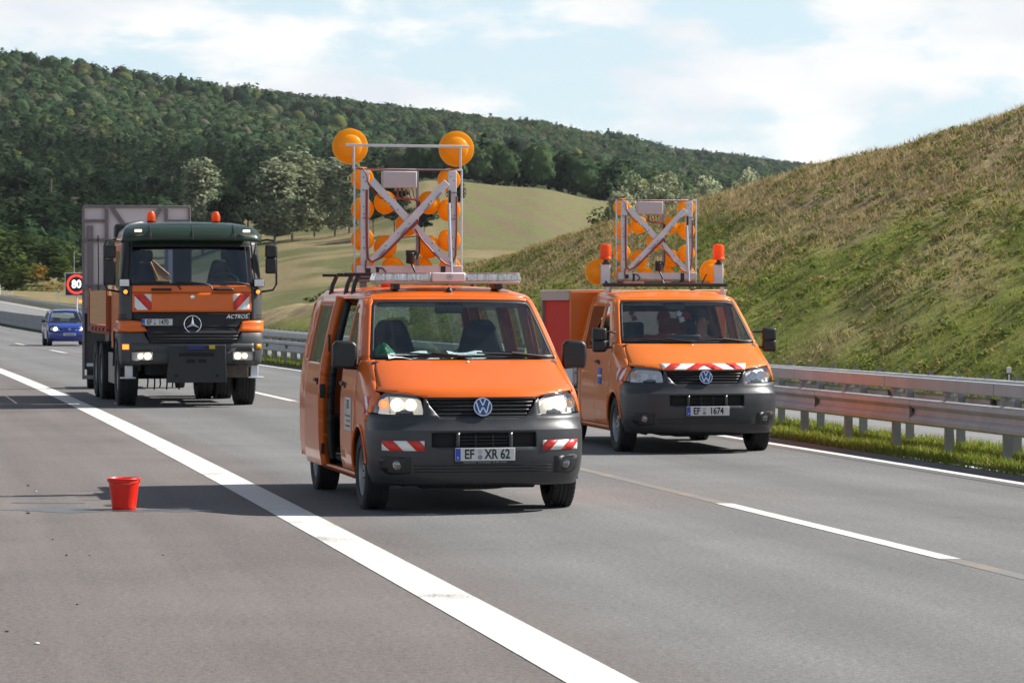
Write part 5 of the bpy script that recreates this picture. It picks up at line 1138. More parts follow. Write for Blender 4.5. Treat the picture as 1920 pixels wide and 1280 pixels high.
# ---- the arrow board both vans carry on the roof
def lamp(parent, x, z, r, y0, name='amber_lamp'):
    g = empty(name, (x, y0, z), 0, parent)
    mb = MB(); mb.lathe([(r, .0), (r * 1.0, .012), (r * .93, .016), (r * .92, .0)], (0, 0, 0), (0, -1, 0), 36, caps=False); mb.build('lens_rim', AMBER_D, g)
    mb = MB(); mb.lathe([(r * .92, .004), (r * .86, .010), (r * .70, .014), (r * .66, .020), (r * .62, .040), (r * .55, .050), (r * .28, .058), (0, .060)], (0, 0, 0), (0, -1, 0), 36, caps=False); mb.build('lamp_back', AMBER, g, smooth=50)
    mb = MB(); mb.lathe([(r * .92, 0), (r * .7, -.03), (r * .35, -.05), (0, -.055)], (0, 0, 0), (0, -1, 0), 32, caps=False); mb.build('lens_front', AMBER_D, g)
    return g
def arrow_board(parent, loc, big_top, rz=0.0):
    """arrow board seen from behind; 1 unit = metre, x to the side, z up from its foot"""
    k = .001344; X = lambda px: (px - 646) * k; Z = lambda py: (1160 - py) * k
    ab = empty('arrow_board', loc, rz, parent)
    def part(fn, name, m, bevel=.003): mb = MB(); fn(mb); return mb.build(name, m, ab, bevel=bevel)
    part(lambda b: [b.bar((X(256), 0, 0), (X(256), 0, Z(366)), .016, .02), b.bar((X(1036), 0, 0), (X(1036), 0, Z(366)), .016, .02), b.bar((X(250), -.002, Z(372)), (X(1042), -.002, Z(372)), .018, .024, (0, 1, 0))], 'outer_frame', ALU)
    for x in (327, 962):
        part(lambda b: b.bar((X(x), -.03, Z(1060)), (X(x), -.03, Z(380)), .080, .032), 'upright', ALU)
    for (a, b_) in (((372, 452), (930, 1040)), ((915, 462), (372, 1030))):
        y = -.055 if a[0] < 500 else -.088
        part(lambda b: b.bar((X(a[0]), y, Z(a[1])), (X(b_[0]), y, Z(b_[1])), .072, .030, (0, 1, 0)), 'diagonal_strut', ALU)
    def holes(b):
        for x, y, yy in [(316, 430, -.048), (334, 460, -.048), (316, 640, -.048), (318, 690, -.048), (316, 860, -.048), (334, 890, -.048), (950, 420, -.048), (972, 450, -.048), (955, 640, -.048), (975, 700, -.048), (960, 860, -.048), (470, 600, -.072), (500, 615, -.072), (560, 660, -.072), (640, 740, -.072), (800, 600, -.105), (780, 620, -.105), (640, 760, -.105), (560, 830, -.105), (470, 920, -.105), (810, 900, -.072), (860, 950, -.072), (530, 1095, -.045), (560, 1095, -.045), (745, 1095, -.045), (770, 1080, -.045)]:
            b.lathe([(0, 0), (.006, 0), (.006, .004), (0, .004)], (X(x), yy, Z(y)), (0, -1, 0), 6)
    tag(part(holes, 'bolts', BLACK_T, 0), kind='stuff')
    part(lambda b: b.bar((X(709), -.02, Z(1130)), (X(709), -.02, Z(380)), .026, .03), 'centre_post', ALU_D)
    part(lambda b: [b.box((X(575), -.03, Z(445)), (.332, .11, .160))], 'control_box', mat('control_box_grey', (.50, .47, .48), .5, var=.06), .008)
    part(lambda b: [b.cyl((X(548 + q * 30), -.05, Z(505)), (X(548 + q * 30), -.05, Z(524)), .010, n=8) for q in range(5)], 'cable_glands', mat('gland_brass', (.35, .27, .16), .4, .4), 0)
    part(lambda b: b.bar((X(265), -.045, Z(1092)), (X(1030), -.045, Z(1092)), .085, .05, (0, 1, 0)), 'bottom_rail', ALU)
    part(lambda b: [b.bar((X(268), -.03, Z(1140)), (X(1030), -.03, Z(1140)), .018, .05, (0, 1, 0)), b.bar((X(268), .04, Z(1152)), (X(1030), .04, Z(1152)), .022, .03, (0, 1, 0))], 'foot_rail', ALU_D)
    part(lambda b: [b.box((X(415), -.06, Z(1110)), (.03, .03, .09)), b.box((X(890), -.06, Z(1105)), (.045, .05, .11)), b.box((X(345), -.078, Z(1098)), (.05, .02, .05))], 'hinge', BLACK_PL)
    # motor and its arm
    part(lambda b: [b.cyl((X(645), -.14, Z(1040)), (X(640), -.17, Z(965)), .045, .038, 14), b.box((X(650), -.15, Z(970)), (.10, .07, .05)), b.tube([(X(650), -.15, Z(1045)), (X(668), -.17, Z(1090)), (X(690), -.18, Z(1150))], .011, 8)], 'lift_motor', BLACK_PL, .006)
    part(lambda b: b.tube([(X(675), -.175, Z(1110)), (X(692), -.185, Z(1160))], .008, 8), 'piston_rod', CHROME, 0)
    part(lambda b: b.tube([(X(938), -.09, Z(600)), (X(945), -.095, Z(860)), (X(955), -.10, Z(1145))], .009, 8), 'gas_strut', CHROME, 0)
    part(lambda b: b.tube([(X(936), -.09, Z(520)), (X(938), -.09, Z(610))], .013, 8), 'strut_head', BLACK_T, 0)
    # cables
    def cab(pts, r=.0075): return lambda b: b.tube([(X(p[0]), -(.055 if len(p) < 3 else p[2]), Z(p[1])) for p in pts], r, 6)
    part(cab([(270, 362), (310, 365), (340, 410), (350, 470), (385, 530), (440, 580), (520, 588), (560, 565)], .006), 'red_cable', CABLE, 0)
    part(cab([(340, 520), (338, 700), (340, 900), (345, 1010), (375, 1035, .10), (440, 1000, .11), (520, 920, .115), (620, 820, .12), (700, 740, .115)], .011), 'red_cable', CABLE, 0)
    part(cab([(560, 515), (562, 570), (600, 585), (680, 585), (705, 600), (708, 700), (700, 750, .115), (650, 800, .12)], .011), 'red_cable', CABLE, 0)
    part(cab([(680, 800, .11), (740, 880, .085), (830, 980, .085), (900, 1045, .085), (950, 1060, .07), (985, 990), (992, 800), (992, 560)], .009), 'red_cable', CABLE, 0)
    for q in range(4): part(cab([(590 + q * 28, 520), (594 + q * 28, 560), (610 + q * 28, 584)], .005), 'red_cable', CABLE, 0)
    part(cab([(262, 368, .02), (450, 370, .02), (700, 376, .02), (930, 376, .02), (1000, 362, .02)], .006), 'red_cable', CABLE, 0)
    part(cab([(720, 600, .05), (722, 800, .05), (720, 960, .06), (690, 1020, .1)], .007), 'black_cable', BLACK_T, 0)
    part(cab([(400, 1075, .075), (450, 1080, .085), (475, 1110, .085), (450, 1140, .08)], .007), 'black_cable', BLACK_T, 0)
    part(cab([(335, 1020), (325, 1080, .08), (350, 1115, .08)], .007), 'red_cable', CABLE, 0)
    # cable clips
    def clips(b):
        for x, y in ((335, 720), (335, 935), (330, 522), (975, 535), (975, 725), (975, 940)): b.box((X(x), -.052, Z(y)), (.055, .02, .012))
        for x, y, a in ((525, 655, -.7), (445, 970, .7), (600, 815, .7), (840, 985, -.7), (855, 560, .7), (770, 650, .7)): b.box((X(x), -.095, Z(y)), (.012, .05, .085), Matrix.Rotation(a, 3, 'Y'))
    tag(part(clips, 'cable_clips', ALU_D, 0), kind='stuff')
    for x, z in ((318, 436), (320, 655), (320, 872), (322, 1078), (950, 440), (950, 658), (950, 874), (955, 1080), (485, 607), (485, 925), (640, 766), (802, 607), (803, 925), (537, 1078), (748, 1078)):
        lamp(ab, X(x), Z(z), .112, .06)
    if big_top:
        part(lambda b: [b.bar((X(250), 0, Z(366)), (X(250), 0, Z(212)), .022, .02), b.bar((X(1026), 0, Z(366)), (X(1026), 0, Z(212)), .022, .02)], 'lamp_post', ALU)
        part(lambda b: b.bar((X(188), -.016, Z(200)), (X(1086), -.016, Z(204)), .026, .012, (0, 1, 0)), 'cross_bar', ALU)
        for x, z in ((230, 208), (1003, 218)): lamp(ab, X(x), Z(z), .174, .05, 'large_amber_lamp')
    return ab
# ------------------------------------------------------------------ near van
YAW1 = R(11.3)
V1 = ((909 - 960) / 219.0 , 27.35, 0)
van1, B1 = van(V1, YAW1, ORANGE, 4.86, 'bus', ('EF', 'XR 62'), 'orange van with open sliding door, clear light bar and tall arrow board on its roof', (True,))
end = 4.86
# rear wall with big window
mb = MB(); w0 = .93
def rear_ring(mb, o, i, y, t):
    n = len(o)
    for k in range(n):
        q = [o[k], o[(k + 1) % n], i[(k + 1) % n], i[k]]; mb.prism([(p[0], p[1]) for p in q], (0, y, 0), (1, 0, 0), (0, 0, 1), -t)
ro = [(-.93, .30), (.93, .30), (.94, 1.0), (.91, 1.3), (.80, 1.80), (.60, 1.94), (-.60, 1.94), (-.80, 1.80), (-.91, 1.3), (-.94, 1.0)]
ri = [(-.72, 1.20), (.72, 1.20), (.76, 1.22), (.75, 1.3), (.68, 1.74), (.62, 1.78), (-.62, 1.78), (-.68, 1.74), (-.75, 1.3), (-.76, 1.22)]
rear_ring(mb, ro, ri, 4.86, .03); tg = mb.build('tailgate', ORANGE, van1)
mb = MB(); mb.add([(x, 4.865, z) for x, z in ri], [tuple(range(len(ri)))]); mb.build('rear_window', GLASS_S, tg)
# cabin lining and seats
mb = MB(); mb.box((0, 3.15, 1.835), (1.40, 2.7, .012)); mb.build('roof_lining', mat('lining', (.14, .14, .14), .9), van1)
mb = MB(); mb.box((0, 3.1, .36), (1.75, 3.4, .03)); mb.build('cabin_floor', mat('floor_mat', (.03, .03, .032), .9), van1)
for sg in (-1, 1):
    for y0 in (2.10, 3.16, 4.62):
        mb = MB(); p0, p1 = B1.pt(B1.uy(y0, .40, sg), .40, -.05), B1.pt(B1.uy(y0, 1.82, sg), 1.82, -.05); pm = B1.pt(B1.uy(y0, 1.2, sg), 1.2, -.05)
        mb.bar(p0, pm, .07, .09, (0, 1, 0)); mb.bar(pm, p1, .07, .09, (0, 1, 0)); mb.build('inner_pillar', ORANGE_IN, van1, bevel=.01)
seat(van1, -.42, 2.02, .70, .52, .86); seat(van1, .42, 2.02, .70, .52, .86)
for x in (.48,): seat(van1, x, 3.35, .58, .50, .62, name='rear_seat')
mb = MB(); mb.tube([(.18, 1.62, .95), (.19, 1.58, 1.20)], .014, 8); mb.lathe([(0, 0), (.028, .01), (.03, .06), (.02, .085), (0, .09)], (.19, 1.58, 1.19), (0, 0, 1), 12); mb.build('gear_lever', BLACK_PL, van1)
mb = MB(); mb.box((-.86, 2.12, .62), (.03, .10, .7)); mb.build('belt_post', BLACK_PL, van1)
# light bar
lb = empty('light_bar', (.02, 2.02, 1.955), 0, van1)
LBC = glass_mat('bar_lens', (.88, .90, .93), .20, rough=.14); BASE_S = mat('bar_base', (.42, .36, .33), .4, .3)
mb = MB(); mb.box((0, 0, .035), (1.34, .26, .022)); mb.build('bar_base', BASE_S, lb, bevel=.008)
for x0, x1 in ((-.69, -.155), (.165, .69)):
    mb = MB(); xm = (x0 + x1) / 2; mb.prism([(x0, .045), (x1, .045), (x1, .128), (x0 + (.03 if x0 < -.5 else 0), .128)] if x0 < 0 else [(x0, .045), (x1, .045), (x1 - .03, .128), (x0, .128)], (0, -.15, 0), (1, 0, 0), (0, 0, 1), -.30); mb.build('bar_lens', LBC, lb, bevel=.016, seg=3)
    mb = MB()
    for q in range(4):
        xx = x0 + (q + .5) * (x1 - x0) / 4; mb.lathe([(.036, -.03), (.030, .0), (.012, .01), (0, .01)], (xx, -.07, .086), (0, 1, 0), 16, caps=False); mb.box((xx, -.03, .086), (.10, .01, .06))
    mb.build('reflectors', REFL, lb)
    mb = MB()
    for q in range(9): mb.box((x0 + .03 + q * (x1 - x0 - .06) / 8, -.04, .086), (.006, .14, .062))
    mb.build('ribs', mat('lens_rib', (.78, .80, .84), .25, .2), lb)
mb = MB(); mb.box((.005, 0, .086), (.31, .298, .084)); mb.build('centre_panel', mat('bar_centre', (.72, .66, .67), .35), lb, bevel=.012)
mb = MB(); mb.lathe([(.022, 0), (.028, .002), (.028, .004), (.022, .004)], (.01, -.148, .09), (0, -1, 0), 20, caps=False); mb.lathe([(0, 0), (.012, 0), (.012, .004), (0, .004)], (.01, -.148, .09), (0, -1, 0), 12); mb.build('emblem', mat('emblem_grey', (.35, .32, .34), .4), lb)
mb = MB()
for x in (-.47, .47): mb.box((x, 0, .0), (.06, .2, .055))
mb.build('bar_feet', BLACK_PL, lb, bevel=.006)
mb = MB(); mb.lathe([(.035, 0), (.032, .02), (.02, .035), (.012, .05), (0, .052)], (.02, 1.83, 1.90), (0, -.15, 1), 14); mb.build('roof_aerial', BLACK_T, van1)
# roof rack, strap, arrow board
rk = empty('roof_rack', (0, 0, 0), 0, van1)
for y in (2.85, 3.30, 4.30):
    mb = MB(); mb.box((-.05, y, 2.075), (1.50, .05, .026)); mb.build('cross_bar', BLACK_PL, rk, bevel=.006)
    for sg in (-1, 1):
        mb = MB(); mb.tube([(sg * .72, y, 1.885), (sg * .70, y, 1.98), (sg * .66, y, 2.065)], .022, 6); mb.build('rack_foot', BLACK_PL, rk)
mb = MB(); mb.lathe([(0, 0), (.07, 0), (.08, .03), (.05, .06), (0, .07)], (-.42, 2.55, 1.945), (0, 0, 1), 14); mb.build('red_cap', RED_P, rk)
arrow_board(van1, (-.06, 3.62, 2.03), True)
mb = MB(); mb.box((-.06, 3.62, 2.02), (1.12, .10, .03)); 
for x in (-.5, .4): mb.box((x, 3.62, 1.985), (.06, .08, .06))
mb.build('board_mount', ALU_D, van1, bevel=.004)
# films and badges on the near van
for sg in (-1, 1):
    stripes(B1, 'warning_film', .515, .855, .475 + .07, .475 + .155, van1, 3.2, 1, sg, first_red=False)
DOORFILM = mat('door_film', (.60, .57, .52), .35)
df = B1.panel('door_sign', [(1.36, .66), (1.78, .66), (1.78, .96), (1.36, .96)], DOORFILM, van1, 'y', -1, .003, .0008)
B1.panel('sign_print', [[(1.42 + q * .0, .70 + q * .045), (1.70 - .06 * (q % 2), .70 + q * .045), (1.70 - .06 * (q % 2), .715 + q * .045), (1.42, .715 + q * .045)] for q in range(3)] + [[(1.50, .86), (1.53, .86), (1.53, .94), (1.50, .94)], [(1.50, .925), (1.62, .925), (1.62, .94), (1.50, .94)], [(1.57, .86), (1.60, .86), (1.60, .92), (1.57, .92)]], mat('sign_ink', (.10, .085, .07), .5), van1, 'y', -1, .0055, .0006)
stripes(B1, 'warning_film', .50, .66, .86, 1.0, van1, 2, 1, -1, mode='y', first_red=True)
text('dealer_lettering', 'Autohaus Glöner   Erfurt-Linderbach   Tel. 0361 / 49 45 0', .020, mat('faint_white', (.42, .42, .42), .5), van1, (0, B1.pt(0, .45).y - .022, .4475), .80, .0004)
# ------------------------------------------------------------------ loose things inside the near van
def local(rootobj, p): c, s_ = math.cos(rootobj.rotation_euler[2]), math.sin(rootobj.rotation_euler[2]); return Vector((rootobj.location[0] + c * p[0] - s_ * p[1], rootobj.location[1] + s_ * p[0] + c * p[1], rootobj.location[2] + p[2]))
PAPER = mat('paper', (.80, .82, .84), .7)
for k, (x, y, w_, d_, a, lab) in enumerate([(-.50, 1.00, .36, .22, -.06, 'white form lying on the dashboard beside the green cloth'), (-.34, 1.03, .20, .24, .12, 'second sheet peeping out under the white form'), (.03, 1.02, .32, .20, .04, 'folded white paper on the middle of the dashboard')]):
    o = empty('paper_sheet', local(van1, (x, y, 1.303 - k % 2 * .004)), YAW1 + a); tag(o, lab, 'paper', 'papers on the dashboard'); mb = MB()
    n = 6; vs = [((i / n - .5) * w_, (j / 2 - .5) * d_, .012 * math.sin(i * 1.1 + j) + .014 + (j / 2) * .055 * (1 if k != 1 else .6)) for j in range(3) for i in range(n + 1)]
    mb.add(vs, [(j * (n + 1) + i, j * (n + 1) + i + 1, (j + 1) * (n + 1) + i + 1, (j + 1) * (n + 1) + i) for j in range(2) for i in range(n)]); mb.build('sheet', PAPER, o)
    mb = MB()
    for q in range(4): mb.box((-w_ * .05, -d_ * .3 + q * d_ * .17, .028 + q * .012), (w_ * .7, .006, .003))
    mb.build('print_line', mat('print_grey', (.35, .38, .42), .7), o)
GRN = mat('green_cloth', (.02, .13, .07), .8, var=.4, vscale=14)
mb = MB(); vs = []; ns, nr = 14, 8
for j in range(nr + 1):
    for i in range(ns):
        t_, f_ = 2 * math.pi * i / ns, math.pi / 2 * j / nr; r = (.10 + .022 * math.sin(5 * t_ + 2 * f_) + .014 * math.sin(9 * t_ + j)) * math.cos(f_); vs.append((r * math.cos(t_), r * math.sin(t_) * .8, .15 * math.sin(f_) * (1 + .15 * math.sin(3 * t_))))
mb.add(vs, [(j * ns + i, j * ns + (i + 1) % ns, (j + 1) * ns + (i + 1) % ns, (j + 1) * ns + i) for j in range(nr) for i in range(ns)]); o = mb.build('cloth_bundle', GRN, smooth=70); o.location = local(van1, (-.70, 1.10, 1.285)); tag(o, 'crumpled green cloth in the corner of the near dashboard', 'cloth')
VEST = mat('hi_vis_yellow', (.55, .75, .02), .7, emit=0)
mb = MB(); vs = []
for j in range(9):
    for i in range(9):
        u_, v_ = i / 8 - .5, j / 8; vs.append((u_ * .46, .02 + .03 * math.sin(i * 1.7 + j) + .06 * v_ * (1 - v_), .62 - .02 * (abs(u_) * 6) ** 2 - v_ * .5))
mb.add(vs, [(j * 9 + i, j * 9 + i + 1, (j + 1) * 9 + i + 1, (j + 1) * 9 + i) for j in range(8) for i in range(8)]); o = mb.build('safety_vest', VEST, smooth=70); o.modifiers.new('Solidify', 'SOLIDIFY').thickness = .012
o.location = local(van1, (.52, 3.46, .80)); o.rotation_euler = (R(-10), 0, YAW1); tag(o, 'yellow safety vest draped over the rear seat of the near van', 'vest')
# ------------------------------------------------------------------ far van
YAW2 = R(10.2)
V2 = ((1327 - 960) / 157.3, 38.15, 0)
van2, B2 = van(V2, YAW2, ORANGE2, 5.05, 'cab', ('EF', '1674'), 'orange crew cab van with red sided box, chevron bonnet and two roof beacons', (False,))
# chevron on the bonnet edge
ch = B2.panel('chevron_film', [(-.50, 1.004), (.50, 1.004), (.53, 1.075), (-.53, 1.075)], WHITE, van2, 'x', 1, .003, .0008, dz=.012)
pol = []
for sg in (-1, 1):
    for x0, x1 in ((.00, .165), (.345, .52)):
        sh = -.11
        q = [(sg * (x0 if x0 else .0), 1.075), (sg * (x1 - .17 if x0 == 0 else x1 - .17), 1.075), (sg * x1, 1.004), (sg * (x0 - .0), 1.004)]
    pol.append([(sg * .0, 1.075), (sg * .095, 1.075), (sg * .235, 1.004), (sg * .09, 1.004), (0, 1.050)])
    pol.append([(sg * .265, 1.075), (sg * .395, 1.075), (sg * .50, 1.004), (sg * .38, 1.004)])
B2.panel('red_stripe', pol, RED_F, ch, 'x', 1, .0055, .0008, dz=.012)
stripes(B2, 'warning_film', .46, .74, .86, 1.02, van2, 3, -1, -1, mode='y', first_red=True)
pn = B2.panel('door_sign', [(1.62, .80), (1.86, .80), (1.86, 1.0), (1.62, 1.0)], BLUE, van2, 'y', -1, .003, .0008)
B2.panel('sign_print', [[(1.62, .885), (1.86, .885), (1.86, .915), (1.62, .915)]], WHITE, van2, 'y', -1, .0055, .0006)
# cab rear wall with window
mb = MB(); ri2 = [(-.52, 1.30), (.52, 1.30), (.56, 1.32), (.56, 1.36), (.53, 1.66), (.5, 1.69), (-.5, 1.69), (-.53, 1.66), (-.56, 1.36), (-.56, 1.32)]
rear_ring(mb, ro, ri2, 3.12, .03); rw = mb.build('cab_rear_wall', ORANGE2, van2)
mb = MB(); mb.add([(x, 3.10, z) for x, z in ri2], [tuple(range(len(ri2)))]); mb.build('rear_window', GLASS_S, rw)
mb = MB(); rear_ring(mb, [(-.86, .34), (.86, .34), (.88, 1.0), (.84, 1.3), (.74, 1.80), (.6, 1.85), (-.6, 1.85), (-.74, 1.80), (-.84, 1.3), (-.88, 1.0)], ri2, 3.075, .01); mb.build('rear_trim', TRIM, van2)
mb = MB(); mb.box((0, 2.40, 1.835), (1.40, 1.3, .012)); mb.build('roof_lining', MATS['lining'], van2)
mb = MB(); mb.box((0, 2.25, .36), (1.75, 1.7, .03)); mb.build('cabin_floor', mat('floor_mat', (.03, .03, .032), .9), van2)
for sg in (-1, 1):
    mb = MB(); p0, p1 = B2.pt(B2.uy(2.09, .40, sg), .40, -.05), B2.pt(B2.uy(2.09, 1.82, sg), 1.82, -.05); pm = B2.pt(B2.uy(2.09, 1.2, sg), 1.2, -.05)
    mb.bar(p0, pm, .07, .09, (0, 1, 0)); mb.bar(pm, p1, .07, .09, (0, 1, 0)); mb.build('inner_pillar', ORANGE_IN, van2, bevel=.01)
seat(van2, -.42, 2.02, .62, .62, .62); seat(van2, .42, 2.02, .62, .50, .66)
mb = MB(); mb.box((-.42, 2.30, 1.46), (.30, .10, .20)); mb.build('headrest', SEAT, van2, bevel=.04, seg=3)
mb = MB(); mb.box((.42, 2.34, 1.50), (.28, .10, .20)); mb.build('headrest', SEAT, van2, bevel=.04, seg=3)
mb = MB(); mb.tube([(-.79, 1.60, 1.62), (-.76, 1.56, 1.60), (-.755, 1.52, 1.54), (-.77, 1.49, 1.47), (-.80, 1.47, 1.44)], .013, 8); mb.build('grab_handle', mat('pale_grip', (.5, .5, .5), .6), van2)
mb = MB(); mb.box((.02, 1.30, 1.36), (.40, .03, .10)); mb.build('navigation_screen', BLACK_PL, van2, bevel=.03)
mb = MB(); mb.tube([(.05, 1.72, 1.79), (.06, 1.72, 1.70)], .003, 5); mb.box((.05, 1.72, 1.665), (.06, .06, .06), Matrix.Rotation(.5, 3, 'Y')); mb.box((.085, 1.72, 1.595), (.06, .06, .06), Matrix.Rotation(-.3, 3, 'Y')); mb.build('mirror_dice', mat('dice_pale', (.55, .57, .6), .6), van2, bevel=.008)
# flat bed, box, undergear
mb = MB(); mb.box((0, 4.20, .70), (1.90, 2.05, .06)); mb.box((-.3, 3.9, .52), (.10, 2.4, .16)); mb.box((.3, 3.9, .52), (.10, 2.4, .16)); mb.build('flat_bed', ALU_D, van2, bevel=.01)
for sg in (-1, 1):
    mb = MB(); mb.box((sg * 1.0, 4.20, .86), (.03, 2.05, .32)); mb.build('bed_sideboard', ALU, van2, bevel=.006)
mb = MB(); mb.box((0, 3.20, .86), (1.9, .03, .32)); mb.build('bed_headboard', ALU_D, van2, bevel=.006)
mb = MB(); bz0, bz1 = 1.02, 1.945
mb.box((0, 3.245, (bz0 + bz1) / 2), (2.06, .05, bz1 - bz0)); mb.build('box_front_wall', ORANGE2, van2, bevel=.012)
mb = MB(); mb.box((0, 4.24, bz1 + .012), (2.10, 2.0, .03)); mb.build('box_roof', mat('box_roof_pale', (.72, .50, .38), .4, var=.05), van2, bevel=.008)
for sg in (-1, 1):
    mb = MB(); mb.box((sg * 1.02, 4.24, bz1 - .055), (.04, 1.94, .11)); mb.build('box_header', mat('box_header', (.50, .36, .32), .5), van2, bevel=.006)
    mb = MB(); mb.box((sg * .985, 4.24, (bz0 + bz1 - .11) / 2), (.02, 1.90, bz1 - bz0 - .11)); mb.build('red_side_curtain', mat('red_curtain', (.66, .020, .008), .6, var=.08, vscale=2, spec=.15), van2)
    mb = MB(); mb.box((sg * 1.0, 5.18, (bz0 + bz1 - .11) / 2), (.06, .06, bz1 - bz0 - .11)); mb.build('corner_post', ALU_D, van2)
mb = MB(); mb.box((0, 5.2, (bz0 + bz1) / 2), (2.06, .04, bz1 - bz0)); mb.build('box_rear_wall', ORANGE2, van2, bevel=.01)
mb = MB(); mb.box((0, 3.28, bz1 - .05), (.9, .01, .10)); mb.build('box_front_trim', RED_F, van2)
# roof carrier, arrow board, side lamps and beacons
rk = empty('roof_carrier', (0, 0, 0), 0, van2)
mb = MB(); mb.box((.10, 2.70, 2.03), (1.62, .06, .045)); mb.build('cross_bar', BLACK_PL, rk, bevel=.006)
mb = MB(); mb.box((.10, 3.0, 2.05), (1.30, .10, .04)); mb.build('cross_bar', ALU_D, rk, bevel=.006)
for x in (-.66, .86):
    mb = MB(); mb.bar((x * 1.0, 2.70, 1.88), (x * .98, 2.70, 2.02), .05, .03, (0, 1, 0)); mb.build('rack_foot', ALU, rk, bevel=.004)
mb = MB(); mb.box((-.32, 2.66, 2.062), (.26, .08, .03)); mb.build('cable_tray', ALU_D, rk)
arrow_board(van2, (.04, 2.95, 2.055), False)
for x in (-.70, .78):
    lamp(rk, x + (-.02 if x < 0 else .0), 2.195, .165, 2.98, 'large_amber_lamp')
    mb = MB(); mb.box((x + .05, 2.84, 2.17), (.12, .05, .26)); mb.build('lamp_bracket', ALU, rk, bevel=.006)
    bc = empty('beacon', (x + .05, 2.82, 2.30), 0, rk)
    mb = MB(); mb.cyl((0, 0, 0), (0, 0, .06), .028, n=12); mb.box((0, .01, .0), (.09, .03, .03)); mb.build('beacon_foot', BLACK_PL, bc)
    mb = MB(); mb.lathe([(.055, .05), (.078, .055), (.08, .075), (.073, .085)], (0, 0, 0), (0, 0, 1), 20, caps=False); mb.build('beacon_base', BEACON, bc)
    mb = MB(); mb.lathe([(.074, .08), (.073, .21), (.066, .238), (.045, .252), (0, .256)], (0, 0, 0), (0, 0, 1), 24, caps=False); mb.build('beacon_dome', BEACON, bc)
mb = MB(); mb.tube([(-.66, 2.84, 2.10), (-.62, 2.80, 2.0), (-.60, 2.74, 1.93)], .02, 6); mb.build('beacon_cable', BLACK_T, rk)
mb = MB(); mb.tube([(.30, 2.15, 1.965), (.42, 2.15, 1.985), (.52, 2.2, 2.16)], .010, 6); mb.build('roof_aerial', BLACK_T, van2)
# ------------------------------------------------------------------ driver of the far van
def skin_body(name, verts, edges, radii, m, parent, sub=2, root=0):
    me = bpy.data.meshes.new(name); me.from_pydata(verts, edges, []); me.materials.append(m); o = bpy.data.objects.new(name, me); link(o, parent)
    o.modifiers.new('Skin', 'SKIN'); 
    if not me.skin_vertices: 
        bm = bmesh.new(); bm.from_mesh(me); bm.verts.layers.skin.verify(); bm.to_mesh(me); bm.free()
    for i, r in enumerate(radii): me.skin_vertices[0].data[i].radius = (r if isinstance(r, tuple) else (r, r)); me.skin_vertices[0].data[i].use_root = (i == root)
    s = o.modifiers.new('Subdivision', 'SUBSURF'); s.levels = sub; s.render_levels = sub; o.modifiers['Skin'].use_smooth_shade = True
    return o
SKIN = mat('skin', (.42, .22, .15), .55); JACKET = mat('orange_jacket', (.85, .10, .015), .7, var=.1); TROUSER = mat('dark_trousers', (.03, .035, .05), .9); HAIR = mat('dark_hair', (.03, .022, .016), .7)
